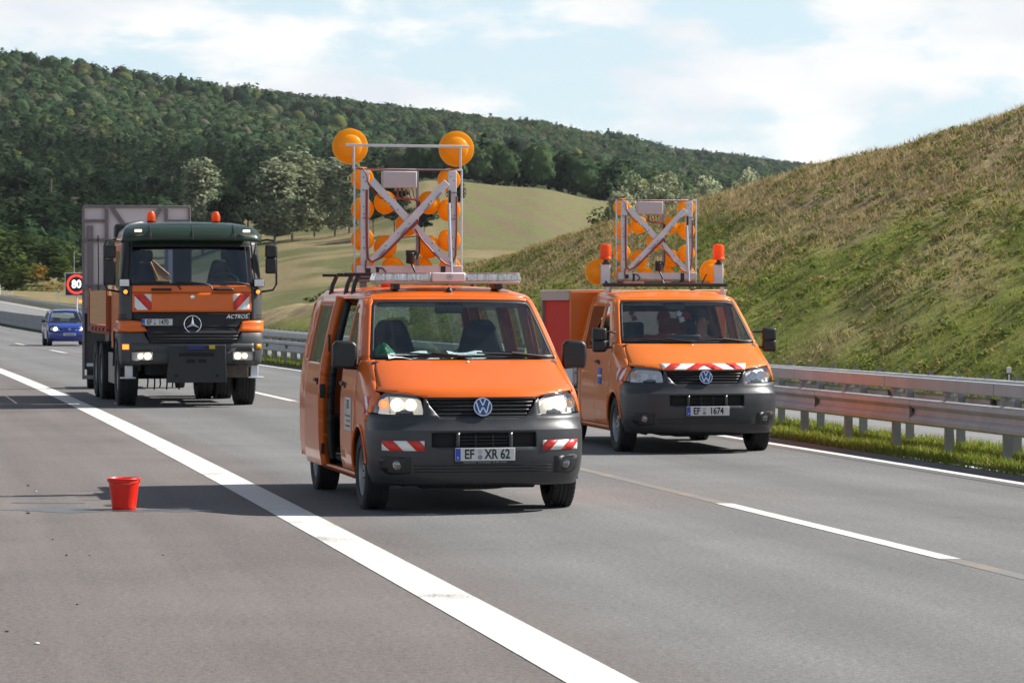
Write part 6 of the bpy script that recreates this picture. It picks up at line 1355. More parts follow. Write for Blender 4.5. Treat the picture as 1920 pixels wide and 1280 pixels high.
def seated_person(loc, rz, label):
    p = empty('person', loc, rz); tag(p, label, 'person')
    hd = .70
    V_ = [(0, 0, 0), (0, .02, .22), (0, .05, .42), (0, .04, .53), (0, .02, .60), (0, .0, hd), (0, -.005, hd + .07)]
    E_ = [(0, 1), (1, 2), (2, 3), (3, 4), (4, 5), (5, 6)]; Rr = [(.16, .12), (.15, .115), (.17, .11), (.075, .07), (.058, .058), (.078, .095), (.066, .085)]
    for sg in (-1, 1):
        k = len(V_); V_ += [(sg * .18, .05, .44), (sg * .25, -.12, .24), (sg * .17, -.36, .36), (sg * .165, -.44, .39)]; E_ += [(2, k), (k, k + 1), (k + 1, k + 2), (k + 2, k + 3)]; Rr += [.065, .048, .034, .036]
        k = len(V_); V_ += [(sg * .11, -.04, -.02), (sg * .15, -.46, .04), (sg * .14, -.62, -.38), (sg * .14, -.74, -.41)]; E_ += [(0, k), (k, k + 1), (k + 1, k + 2), (k + 2, k + 3)]; Rr += [.09, .062, .045, .04]
    skin_body('body', V_, E_, Rr, SKIN, p)
    Vj = [(0, 0, -.02), (0, .02, .22), (0, .05, .42), (0, .04, .50)]; Ej = [(0, 1), (1, 2), (2, 3)]; Rj = [(.18, .14), (.175, .135), (.19, .13), (.09, .085)]
    for sg in (-1, 1):
        k = len(Vj); Vj += [(sg * .185, .05, .44), (sg * .25, -.12, .24), (sg * .185, -.32, .34)]; Ej += [(2, k), (k, k + 1), (k + 1, k + 2)]; Rj += [.082, .066, .052]
    skin_body('jacket', Vj, Ej, Rj, JACKET, p)
    Vt = [(0, 0, -.02)]; Et = []; Rt = [.15]
    for sg in (-1, 1):
        k = len(Vt); Vt += [(sg * .11, -.06, -.02), (sg * .15, -.46, .04), (sg * .14, -.61, -.34)]; Et += [(0, k), (k, k + 1), (k + 1, k + 2)]; Rt += [.10, .075, .06]
    skin_body('trousers', Vt, Et, Rt, TROUSER, p)
    mb = MB(); vs = []; n, m_ = 16, 8
    for j in range(m_ + 1):
        for i in range(n):
            t_, f_ = 2 * math.pi * i / n, math.pi * .56 * j / m_; fr = -math.sin(t_)
            cut = .62 if fr > .4 else 1.0
            f2 = f_ * cut; vs.append((.093 * math.sin(f2) * math.cos(t_), .112 * math.sin(f2) * math.sin(t_) + .01, hd + .035 + .125 * math.cos(f2)))
    mb.add(vs, [(j * n + i, j * n + (i + 1) % n, (j + 1) * n + (i + 1) % n, (j + 1) * n + i) for j in range(m_) for i in range(n)]); mb.build('hair', HAIR, p, smooth=80)
    fa = empty('face', (0, -.085, hd), 0, p)
    mb = MB(); mb.prism([(-.012, -.018), (.012, -.018), (.006, .03), (-.006, .03)], (0, .0, 0), (1, 0, 0), (0, 0, 1), .022); mb.build('nose', SKIN, fa, bevel=.005)
    for sg in (-1, 1):
        mb = MB(); mb.lathe([(0, 0), (.010, .002), (0, .004)], (sg * .03, -.002, .03), (0, -1, 0), 8); mb.build('eye', BLACK_T, fa)
        mb = MB(); mb.box((sg * .085, .09, .0), (.014, .03, .055)); mb.build('ear', SKIN, fa, bevel=.006)
    mb = MB(); mb.box((0, .0, -.045), (.045, .006, .010)); mb.build('mouth', mat('lips', (.30, .09, .07), .6), fa, bevel=.002)
    for sg in (-1, 1):
        hnd = empty('hand', (sg * .165, -.44, .39), 0, p)
        mb = MB(); mb.box((0, 0, .0), (.035, .075, .07)); mb.build('palm', SKIN, hnd, bevel=.014)
        for q in range(4): mb = MB(); ll = (.9, 1.0, .95, .75)[q]; mb.tube([(0, -.035, .03 - q * .02), (-sg * .014, -.062 * ll, .032 - q * .02), (-sg * .034, -.062 * ll, .030 - q * .02), (-sg * .045, -.035, .028 - q * .02)], .0085, 6); mb.build('finger', SKIN, hnd)
        mb = MB(); mb.tube([(0, -.005, .035), (-sg * .02, -.03, .055), (-sg * .028, -.055, .06)], .010, 6); mb.build('thumb', SKIN, hnd)
    return p
seated_person(local(van2, (.42, 2.02, .86)), YAW2, 'driver in an orange jacket holding the wheel of the crew cab van')
# ------------------------------------------------------------------ the big orange truck
TR_YAW = R(11.4); TD = 54.9
truck = empty('truck', (at_px(362, TD), TD, 0), TR_YAW); tag(truck, 'orange lorry with grey bumper, green sun visor and two roof beacons', 'truck')
TB = Body([(.70, .06, 1.19, .30, 3.2), (.80, .02, 1.215, .30, 3.2), (1.0, .0, 1.225, .30, 3.2), (1.24, .01, 1.23, .30, 3.2), (1.29, .04, 1.23, .32, 3.2), (1.34, .085, 1.228, .34, 3.2), (1.63, .10, 1.228, .34, 3.2), (2.0, .115, 1.226, .34, 3.2), (2.11, .125, 1.222, .34, 3.1), (2.45, .20, 1.20, .34, 3.0), (2.78, .285, 1.175, .36, 3.0), (2.95, .335, 1.155, .38, 3.0), (3.06, .42, 1.12, .42, 2.8), (3.14, .56, 1.04, .55, 2.6), (3.19, .80, .88, .7, 2.3), (3.21, 1.1, .6, .8, 2.0)], (0, 1.2, 1.8), dz=.08)
GREY_T = mat('truck_grey_plastic', (.056, .058, .063), .5, var=.1, vscale=4, bump=.04, bscale=200)
GREEN_V = mat('visor_green', (.012, .026, .014), .34, coat=.1)
def T(name, polys, m, mode='x', sg=1, off=0.0, thick=.015, par=truck, **k): return TB.panel(name, polys, m, par, mode, sg, off, thick, **k)
def rect(x0, x1, z0, z1): return [(x0, z0), (x1, z0), (x1, z1), (x0, z1)]
bmp = T('bumper', [[(.62, .72, 'y'), (.62, .80, 'y'), (1.06, .73, 'x')][:0] or [(-x, z) for x, z in ((.44, .74),)][:0] or rect(-1.06, 1.06, .96, 1.10),
    rect(-.68, .68, .74, .96), [(-1.06, .96, 'x'), (-1.06, .73, 'x'), (-.68, .74, 'x'), (-.68, .80, 'x'), (-1.06, .80, 'x')], [(1.06, .96, 'x'), (1.06, .73, 'x'), (.68, .74, 'x'), (.68, .80, 'x'), (1.06, .80, 'x')]], GREY_T, thick=.03)
for sg in (-1, 1):
    T('bumper_corner', [[(1.055, .73, 'x'), (.62, .73, 'y'), (.70, 1.10, 'y'), (.72, 1.285, 'y'), (.84, 1.285, 'x'), (.74, 1.10, 'x'), (1.055, 1.10, 'x')]], GREY_T, sg=sg, thick=.03)
    hl = empty('headlight', (0, 0, 0), 0, truck)
    shp = [(.69, .81), (1.045, .80), (1.055, .95), (.685, .955)]
    T('lamp_housing', shp, REFL, sg=sg, off=-.05, thick=0, par=hl); T('lens', shp, LENS, sg=sg, off=.0, thick=0, par=hl); T('lamp_trim', ring([(.675, .795), (1.065, .787), (1.075, .965), (.67, .97)], shp), BLACK_PL, sg=sg, off=.004, thick=.02, par=hl)
    for x, r_, b_ in ((.775, .060, BULB), (.90, .052, BULB_DIM), (.99, .04, REFL)):
        c = TB.pt(TB.ux(x * sg, .88), .88, -.03); mb = MB(); mb.lathe([(r_, .02), (r_ * .5, -.01), (0, -.015)], c, (0, -1, 0), 18, caps=False); mb.build('reflector_bowl', WARM_REFL if b_ is not REFL else REFL, hl)
        mb = MB(); mb.lathe([(0, 0), (r_ * .55, .004), (r_ * .45, .02), (0, .024)], c, (0, -1, 0), 14, caps=False); mb.build('bulb', b_, hl)
    T('indicator', rect(1.09, 1.19, 1.0, 1.085), AMBER_LIT if sg < 0 else AMBER_D, sg=sg, off=.008, thick=.02)
    T('corner_wing', [(.86, 1.475, 'x'), (1.0, 1.49, 'x'), (1.12, 1.49, 'x'), (.52, 1.49, 'y'), (.95, 1.49, 'y'), (.95, 1.29, 'y'), (.40, 1.295, 'y'), (1.0, 1.295, 'x'), (.78, 1.30, 'x')], ORANGE_T, sg=sg, off=.03, thick=.05)
    T('corner_panel', [(1.03, 1.495), (1.03, 2.095), (1.12, 2.095), (.42, 2.095, 'y'), (.42, 1.495, 'y')], GREY_T, sg=sg, off=.004, thick=.03)
    for z in (1.53, 1.575): T('air_slot', [(1.12, z), (.40, z, 'y'), (.40, z + .016, 'y'), (1.12, z + .016)], DARK, sg=sg, off=.007, thick=.004)
    T('windscreen_pillar', [(1.10, 2.10), (1.075, 2.45), (1.045, 2.79), (1.03, 2.86), (.62, 2.86, 'y'), (.60, 2.45, 'y'), (.52, 2.10, 'y')], BLACK_PL, sg=sg)
    dr = T('cab_door', ring([(.62, 2.82), (1.85, 2.82), (1.85, 1.30), (.98, 1.30), (.55, 1.62), (.55, 2.05)], [(.78, 2.70), (1.70, 2.70), (1.70, 2.10), (1.10, 2.04), (.72, 2.02), (.72, 2.08)]), ORANGE_T, 'y', sg, thick=.03)
    T('door_glass', [(.78, 2.70), (1.70, 2.70), (1.70, 2.10), (1.10, 2.04), (.72, 2.02), (.72, 2.08)], GLASS_S, 'y', sg, -.01, 0, par=dr)
    T('cab_side', [[(1.86, 1.0), (2.20, 1.0), (2.20, 2.86), (1.86, 2.86)], [(.62, 2.83), (1.86, 2.83), (1.86, 2.95), (.62, 2.95)]], ORANGE_T, 'y', sg)
    T('step_panel', [(.95, .66 + .06), (1.85, .72), (1.85, 1.28), (.97, 1.28)], GREY_T, 'y', sg, -.03)
    T('front_grip', rect(.36, .70, 2.0, 2.04), BLACK_T, sg=sg, off=.05, thick=.03)
    stripes(TB, 'warning_film', .70, .985, 1.675, 1.945, truck, 1.55, 1.0, sg, first_red=False, off=.012)
    # work lamp, side indicator, metal step post
    wl = empty('work_lamp', (sg * 1.16, .22, 2.14), 0, truck); mb = MB(); mb.box((0, 0, 0), (.19, .10, .14)); mb.build('housing', BLACK_PL, wl, bevel=.02); mb = MB(); mb.box((0, -.053, 0), (.165, .01, .115)); mb.build('lens', mat('lamp_glass_pale', (.62, .63, .66), .15, .5, var=.3, vscale=30), wl, bevel=.004)
    wi = empty('side_indicator', (sg * 1.14, .20, 1.985), 0, truck); mb = MB(); mb.box((0, 0, 0), (.12, .08, .09)); mb.build('housing', BLACK_PL, wi, bevel=.02); mb = MB(); mb.lathe([(.035, 0), (.03, .02), (0, .025)], (0, -.04, 0), (0, -1, 0), 12); mb.build('lens', AMBER_LIT, wi)
    mb = MB(); mb.box((sg * 1.08, .26, .61), (.13, .12, .22)); mb.box((sg * 1.10, .22, .51), (.26, .16, .025)); mb.build('entry_step', ALU, truck, bevel=.01)
mb_x = T('bonnet_flap', rect(-1.022, 1.022, 1.640, 1.968), ORANGE_T, off=.006, thick=.02)
T('cowl_panel', rect(-1.022, 1.022, 1.976, 2.095), ORANGE_T, off=.004, thick=.02)
GRL = mat('truck_grille_black', (.012, .012, .015), .6)
gp = T('grille_panel', [(-1.02, 1.632), (1.02, 1.632), (1.0, 1.49), (.86, 1.475), (.735, 1.11), (-.735, 1.11), (-.86, 1.475), (-1.0, 1.49)], GRL, off=-.004, thick=.02)
for z in (1.17, 1.225, 1.28, 1.335, 1.39, 1.60):
    xm = .74 + (z - 1.11) * .34 if z < 1.49 else 1.0; T('slat', rect(-xm, xm, z - .012, z + .012), GRL, off=.010, thick=.012, par=gp)
c = TB.pt(0, 1.43).y; st = empty('star_badge', (0, c - .03, 1.43), 0, truck); st.rotation_euler = (R(-3), 0, 0)
mb = MB(); mb.tube([(.145 * math.cos(t_), 0, .145 * math.sin(t_)) for t_ in np.linspace(0, 2 * math.pi, 49)], .0085, 8); mb.build('badge_ring', CHROME, st)
mb = MB()
for k in range(3):
    a = math.pi / 2 + k * 2 * math.pi / 3; tip = Vector((.142 * math.cos(a), 0, .142 * math.sin(a))); l_ = Vector((.026 * math.cos(a + math.pi / 3), 0, .026 * math.sin(a + math.pi / 3))); r_ = Vector((.026 * math.cos(a - math.pi / 3), 0, .026 * math.sin(a - math.pi / 3))); q = Vector((0, -.014, 0)); tq = tip * .99
    mb.add([tip, l_, r_, q, Vector((0, .01, 0))], [(0, 1, 3), (0, 3, 2), (1, 0, 4), (0, 2, 4)])
mb.build('star', CHROME, st, smooth=5)
mb = MB(); mb.lathe([(0, 0), (.036, 0), (.036, .012), (.02, .016), (0, .016)], (0, TB.pt(0, 1.895).y - .006, 1.895), (0, -1, 0), 16); mb.build('filler_cap', CHROME, truck)
text('model_lettering', 'ACTROS', .095, CHROME, truck, (.765, TB.pt(TB.ux(.765, 1.556), 1.556).y - .022, 1.556), 1.0, .003, shear=.28)
plate(truck, (-.605, TB.pt(TB.ux(-.605, 1.465), 1.465).y - .03, 1.465), ('EF', '1470'))
# windscreen, visor, roof, inner cab
ws = [(-1.095, 2.11), (1.095, 2.11), (1.07, 2.45), (1.035, 2.79), (-1.035, 2.79), (-1.07, 2.45)]
T('windscreen', ws, glass_mat('truck_glass', (.30, .40, .54), .07), off=-.008, thick=0)
T('windscreen_seal', ring(ws, [(-1.065, 2.135), (1.065, 2.135), (1.04, 2.45), (1.008, 2.765), (-1.008, 2.765), (-1.04, 2.45)]), BLACK_T, off=-.004, thick=.003)
T('roof_front', [(-1.045, 2.795, 'x'), (1.045, 2.795, 'x'), (.65, 2.90, 'y'), (.72, 3.05, 'y'), (1.0, 3.05), (-1.0, 3.05)][:2] + [(1.03, 3.06), (-1.03, 3.06)], GREEN_V)
o2 = [(TB.pt(u, 3.05).x, TB.pt(u, 3.05).y) for u in (-1, -.8, -.6, -.4, -.2, -.05, 0, .05, .2, .4, .6, .8, 1)]
TB.roof('cab_roof', [(-1.12, 2.20)] + o2 + [(1.12, 2.20)], GREEN_V, truck, step=.2)
for sg in (-1, 1): T('roof_side', [(.60, 2.955), (2.20, 2.955), (2.20, 3.05), (.66, 3.05)], GREEN_V, 'y', sg)
vz = empty('sun_visor', (0, 0, 0), 0, truck)
mb = MB(); vs = []; nx, nz = 24, 6
for j in range(nz + 1):
    for i in range(nx + 1):
        u_ = (i / nx - .5) * 2; f_ = j / nz; x = u_ * (1.20 - .10 * f_ ** 2); z = 2.865 + .27 * f_ - .035 * abs(u_) ** 6; y = .04 + .16 * abs(u_) ** 4 + .30 * f_ ** 2 - .03 * math.sin(f_ * 3.1); vs.append((x, y, z))
mb.add(vs, [(j * (nx + 1) + i, j * (nx + 1) + i + 1, (j + 1) * (nx + 1) + i + 1, (j + 1) * (nx + 1) + i) for j in range(nz) for i in range(nx)]); v = mb.build('visor_shell', GREEN_V, vz, smooth=60); v.modifiers.new('Solidify', 'SOLIDIFY').thickness = .02
for x in (-.72, 0, .72): mb = MB(); mb.tube([(x, .02, 2.88), (x, .06, 3.0), (x, .33, 3.135)], .010, 6); mb.build('visor_rib', BLACK_T, vz)
for x in (-.93, .93): mb = MB(); mb.box((x, .085, 3.03), (.12, .05, .04)); mb.build('marker_lamp', mat('marker_lamp', (1, .8, .6), .4, emit=1.2, emit_col=(1, .82, .62)), vz, bevel=.01)
rear_ring(mb := MB(), [(-1.2, 1.05), (1.2, 1.05), (1.2, 2.2), (1.12, 3.0), (-1.12, 3.0), (-1.2, 2.2)], [(-1.0, 1.2), (1.0, 1.2), (1.0, 2.2), (1.0, 2.76), (-1.0, 2.76), (-1.0, 2.2)], 2.20, .03)
for a, b_ in ((-1.0, -.72), (-.14, .18), (.72, 1.0)): mb.box(((a + b_) / 2, 2.185, 2.44), (b_ - a, .03, .64))
mb.box((0, 2.186, 1.66), (2.0, .03, .92)); rw = mb.build('cab_rear_wall', mat('cab_trim', (.03, .04, .06), .8), truck)
for a, b_ in ((-.72, -.14), (.18, .72)):
    fr = MB(); fr.box(((a + b_) / 2, 2.155, 2.75), (b_ - a, .015, .02)); fr.box(((a + b_) / 2, 2.155, 2.135), (b_ - a, .015, .02)); fr.box((a, 2.155, 2.44), (.02, .015, .64)); fr.box((b_, 2.155, 2.44), (.02, .015, .64)); fr.build('window_frame', mat('window_trim', (.5, .5, .52), .5), rw)
mb = MB(); mb.prism([(.40, 1.3), (.85, 1.3), (.80, 2.02), (.55, 2.12), (.24, 2.10), (.20, 1.9)], (-1.1, 0, 0), (0, 1, 0), (0, 0, 1), 2.2); mb.build('dashboard', mat('dash_blue', (.03, .04, .055), .7), truck, bevel=.02)
mb = MB(); mb.box((0, 1.3, 1.28), (2.2, 1.7, .05)); mb.build('cab_floor', DARK, truck)
seat(truck, -.68, 1.55, 1.55, .52, .86, name='seat'); seat(truck, .66, 1.45, 1.55, .52, .92)
mb = MB(); mb.box((-.68, 1.80, 2.62), (.30, .10, .2)); mb.build('headrest', SEAT, truck, bevel=.04)
st = empty('steering_wheel', (.66, 1.02, 2.17), 0, truck); st.rotation_euler = (R(-50), 0, 0); mb = MB(); mb.tube([(.23 * math.cos(t_), 0, .23 * math.sin(t_)) for t_ in np.linspace(0, 2 * math.pi, 33)], .018, 8); mb.build('wheel_rim', mat('rim_grey', (.12, .13, .15), .5), st); mb = MB(); mb.bar((-.22, 0, 0), (.22, 0, 0), .04, .03); mb.build('wheel_hub', BLACK_PL, st)
for x0, x1 in ((-.28, .30), (-.90, -.25), (.55, 1.0)):
    a = TB.pt(TB.ux(x0, 2.14), 2.14, .02); b_ = TB.pt(TB.ux(x1, 2.10), 2.10, .03); mb = MB(); mb.tube([a, (a + b_) / 2 + Vector((0, -.02, .02)), b_, b_ + Vector((.05, -.01, -.08))], .014, 6); mb.build('wiper', BLACK_T, truck)
for x in (-.58, .56):
    bc = empty('beacon', (x, 1.55, 3.18), 0, truck); mb = MB(); mb.lathe([(.045, 0), (.075, .03), (.078, .05), (.06, .055)], (0, 0, 0), (0, 0, 1), 16); mb.build('beacon_base', BLACK_PL, bc); mb = MB(); mb.lathe([(.07, .05), (.078, .11), (.07, .17), (.045, .215), (0, .23)], (0, 0, 0), (0, 0, 1), 20, caps=False); mb.build('beacon_dome', BEACON, bc)
mb = MB(); mb.tube([(.98, 1.2, 3.08), (.985, 1.22, 3.45)], .006, 5); mb.build('aerial', BLACK_T, truck)
ik = empty('air_intake', (-1.02, 2.05, 3.08), 0, truck); mb = MB(); mb.box((-.02, 0, -.02), (.30, .34, .26)); mb.build('intake_head', BLACK_PL, ik, bevel=.05, seg=3); mb = MB(); mb.tube([(0, .1, -.1), (0, .25, -.6), (.05, .3, -1.6)], .11, 10); mb.tube([(.05, 0, .08), (.3, .1, .12), (.5, .3, .05)], .05, 8); mb.build('intake_pipe', BLACK_PL, ik)
# mirrors
for sg in (-1, 1):
    mr = empty('wing_mirror', (sg * 1.33, .38, 2.42), 0, truck)
    mb = MB(); mb.box((sg * .06, 0, .25 if sg < 0 else .27), (.20, .12, .22)); mb.box((sg * .06, 0, -.10 if sg < 0 else .02), (.19, .11, .44 if sg < 0 else .28)); mb.build('mirror_shell', BLACK_PL, mr, bevel=.03, seg=3)
    mb = MB(); mb.box((sg * .06, .0585, -.10 if sg < 0 else .02), (.15, .006, .38 if sg < 0 else .22)); mb.build('mirror_face', MIRROR, mr)
    mb = MB(); mb.tube([(-sg * .16, .15, .44), (0, .06, .47), (sg * .12, 0, .45), (sg * .155, 0, .35), (sg * .155, 0, -.30), (sg * .10, .02, -.40), (-sg * .14, .10, -.44)], .018, 8); mb.build('mirror_bracket', BLACK_T, mr)
# front plough plate and bits under the bumper
pp = empty('plough_plate', (.05, 0, 0), 0, truck); PLATE_D = mat('plough_plate_grey', (.028, .029, .032), .6, var=.15, vscale=3)
mb = MB(); mb.prism([(-.50, 1.0), (-.46, 1.075), (.50, 1.075), (.50, .92), (.52, .43), (-.52, .43), (-.47, .92)], (0, -.10, 0), (1, 0, 0), (0, 0, 1), -.05); mb.build('plate_body', PLATE_D, pp, bevel=.008)
for x0, x1, z0, z1 in ((-.30, .30, .88, .94), (-.17, -.03, .77, .83), (.03, .17, .77, .83)): mb = MB(); mb.box(((x0 + x1) / 2, -.104, (z0 + z1) / 2), (x1 - x0, .012, z1 - z0)); mb.build('slot', DARK, pp)
mb = MB(); mb.box((-.02, -.16, 1.035), (.30, .03, .07)); mb.build('blue_label', mat('blue_label', (.012, .025, .16), .5), pp); mb = MB(); mb.box((.26, -.16, 1.04), (.10, .03, .065)); mb.build('yellow_tag', mat('yellow_tag', (.62, .40, .02), .5), pp)
for x in (-.35, .35): mb = MB(); mb.lathe([(0, 0), (.025, 0), (.025, .02), (0, .02)], (x, -.10, .55), (0, -1, 0), 10); mb.build('bolt_head', DARK, pp)
mb = MB(); mb.box((.75, .15, .62), (.42, .1, .22)); mb.build('tow_bracket', mat('rusty_steel', (.11, .08, .06), .8, var=.4, vscale=8), truck, bevel=.01)
mb = MB()
for x in (-.42, .42): mb.box((x, 5.0, .82), (.12, 9.6, .30))
mb.box((0, 1.5, .72), (1.5, 2.2, .34)); mb.box((0, 4.4, .70), (1.7, 1.6, .4)); mb.tube([(-1, 1.45, .53), (1, 1.45, .53)], .07, 8); mb.tube([(-1, 5.1, .53), (1, 5.1, .53)], .09, 8); mb.tube([(-1, 6.5, .53), (1, 6.5, .53)], .09, 8); mb.build('chassis', DARK, truck, bevel=.02)
for k, x in enumerate((-.62, -.50, -.40, -.28, -.18, -.06)):
    mb = MB(); mb.tube([(x, 1.9, .56), (x + .01, 1.9, .40 - .02 * (k % 3)), (x, 1.92, .30 - .04 * (k % 2))], .014, 6); mb.build('hanging_chain', BLACK_T, truck)
TR = .535
for sg in (-1, 1):
    wheel(truck, sg * 1.03, 1.45, TR, .34, .30, sg); wheel(truck, sg * 1.05, 5.1, TR, .34, .30, sg); wheel(truck, sg * .70, 5.1, TR, .30, .30, sg); wheel(truck, sg * 1.05, 6.5, TR, .34, .30, sg)
    mb = MB(); mb.lathe([(.64, 0), (.64, .36)], (sg * 1.22, 1.45, TR), (-sg, 0, 0), 28, caps=False); w_ = mb.build('wheel_arch', GREY_T, truck)
    for f in [f for f in w_.data.polygons if f.center.z < .55]: pass
    bm = bmesh.new(); bm.from_mesh(w_.data); bmesh.ops.delete(bm, geom=[f for f in bm.faces if f.calc_center_median().z < .62], context='FACES'); bm.to_mesh(w_.data); bm.free()
    mb = MB(); mb.box((sg * 1.12, 3.3, .62), (.05, 1.6, .55)); mb.build('side_guard', ALU_D, truck, bevel=.01)
# flat bed with plank sides
PLK = mat('reflection_tan_board', (.62, .30, .10), .55, var=.10, vscale=3)  # orange boards, with the pale road reflection put into the tan colour
mb = MB(); mb.box((0, 5.2, 1.30), (2.44, 4.7, .16)); mb.build('bed_floor', mat('bed_red', (.28, .06, .03), .7, var=.2), truck, bevel=.01)
for sg in (-1, 1):
    for q in range(4): mb = MB(); mb.box((sg * 1.235, 5.2, 1.475 + q * .155), (.035, 4.6, .1515)); mb.build('board', PLK, truck, bevel=.003)
    for y in (2.9, 7.5): mb = MB(); mb.box((sg * 1.262, y, 1.72), (.03, .08, .70)); mb.build('stake', ORANGE_IN, truck, bevel=.004)
    for q in range(5): mb = MB(); mb.box((sg * 1.25, 3.1 + q * .95, 1.31), (.05, .35, .06)); mb.build('hinge', mat('bed_red2', (.32, .055, .03), .6), truck, bevel=.004)
mb = MB(); mb.box((0, 2.86, 1.62), (2.5, .05, .62)); mb.build('bed_front_board', ORANGE_IN, truck, bevel=.01)
YEL = mat('crane_yellow', (.75, .36, .02), .4, coat=.3)
cr = empty('loading_crane', (-.55, 2.62, 1.3), 0, truck); mb = MB(); mb.box((.2, 0, .45), (.4, .3, .9)); mb.bar((.2, 0, .7), (-.05, 0, 1.25), .18, .16, (0, 1, 0)); mb.bar((-.05, .02, 1.30), (.36, .02, .95), .13, .12, (0, 1, 0)); mb.bar((.0, .02, 1.55), (-.35, .02, 1.0), .09, .08, (0, 1, 0)); mb.build('crane_arm', YEL, cr, bevel=.015)
# ------------------------------------------------------------------ warning trailer behind the truck
tl = empty('warning_trailer', (at_px(256, 67), 67, 0), R(9)); tag(tl, 'tall grey board of a warning trailer standing behind the truck', 'trailer')
PANEL = mat('trailer_panel', (.74, .64, .645), .6, 0, var=.06, vscale=1.5, dirt=.12); FRAME = mat('trailer_frame', (.20, .17, .175), .6, .1, var=.2); DKP = mat('trailer_dark', (.055, .05, .052), .7, var=.2)
W2 = 1.105; ZT = 3.80
def tb(name, c, d, m, rot=None, bev=.006): mb = MB(); mb.box(c, d, rot); return mb.build(name, m, tl, bevel=bev)
tb('panel', (0, .02, 3.45), (2.2, .02, .66), PANEL); tb('panel', (-.86, .02, 2.62), (.48, .02, .98), PANEL); tb('panel', (-.86, .02, 1.86), (.48, .02, .5), PANEL); tb('panel', (.86, .02, 2.2), (.48, .02, 1.8), PANEL)
tb('lower_panel', (-.86, .02, 1.0), (.48, .02, 1.2), DKP); tb('lower_panel', (0, .04, .95), (1.24, .02, 1.3), DKP); tb('lower_panel', (.86, .02, .85), (.48, .02, .9), DKP)
for x in (-W2, W2): tb('frame_post', (x, -.02, 2.0), (.05, .08, 3.6), FRAME)
for x in (-.62, .62): tb('frame_post', (x, -.03, 2.0), (.07, .08, 3.55), FRAME)
tb('frame_post', (-.96, -.03, 2.3), (.12, .06, 2.2), FRAME)
for z, wz in ((ZT, .05), (3.50, .06), (3.10, .06), (2.12, .10), (1.62, .10), (.24, .08)):
    if z in (3.50, 2.12, 1.62):
        for sg in (-1, 1): tb('cross_rail', (sg * .86, -.03, z), (.45, .06, wz), FRAME)
    else: tb('cross_rail', (0, -.03, z), (2.2, .06, wz), FRAME)
for sg in (-1, 1): mb = MB(); mb.bar((sg * .50, -.03, 3.76), (sg * .10, -.03, 3.18), .09, .05, (0, 1, 0)); mb.build('brace', FRAME, tl)
mb = MB(); mb.tube([(-.80, -.08, 3.2), (-.79, -.09, 2.5), (-.80, -.08, 1.7)], .012, 6); mb.build('black_cable', BLACK_T, tl)
mb = MB(); mb.box((0, .5, .55), (1.5, 2.2, .12)); mb.box((0, -1.4, .55), (.12, 2.2, .10)); mb.build('trailer_chassis', DKP, tl, bevel=.01)
for sg in (-1, 1):
    wheel(tl, sg * .92, .35, .33, .20, .20, sg, tread=False)
    mb = MB(); mb.prism([(p[0], p[1]) for p in arc_pts(.35, .33, .40, 20, 160, 8)] + [(p[0], p[1]) for p in arc_pts(.35, .33, .385, 160, 20, 8)], (sg * .92 - .12, 0, 0), (0, 1, 0), (0, 0, 1), .24); mb.build('mudguard', ALU, tl)
# ------------------------------------------------------------------ blue hatchback
cd = 128.5
car = empty('car', (at_px(130.5, cd), cd, float(z0_of(cd))), R(12.6)); tag(car, 'blue hatchback with lit headlights overtaking beside the concrete barrier', 'car')
CB = Body([(.17, .12, .76, .45, 2.4), (.28, .03, .80, .48, 2.4), (.45, .0, .82, .5, 2.5), (.60, .03, .828, .52, 2.5), (.72, .10, .83, .55, 2.5), (.80, .22, .825, .6, 2.5), (.88, .50, .815, .6, 2.6), (.95, .86, .80, .5, 2.7), (1.0, .98, .78, .42, 2.6), (1.2, 1.30, .71, .36, 2.5), (1.36, 1.58, .62, .33, 2.5), (1.43, 1.80, .54, .45, 2.4), (1.465, 2.10, .40, .6, 2.2), (1.475, 2.4, .2, .8, 2.0)], (0, 1.8, .7), dz=.06)
BLUE_C = mat('blue_car_paint', (.006, .028, .24), .28, coat=.8)
def Cp(name, polys, m, mode='x', sg=1, off=0.0, thick=.012, par=car): return CB.panel(name, polys, m, par, mode, sg, off, thick)
bb = Cp('bumper', [[(-.60, .19), (.60, .19), (.60, .62), (-.60, .62)], [(-.60, .20), (-.60, .56), (.45, .56, 'y'), (.40, .22, 'y')][:0] or [(-.3, .62), (.3, .62), (.28, .66), (-.28, .66)]], BLUE_C)
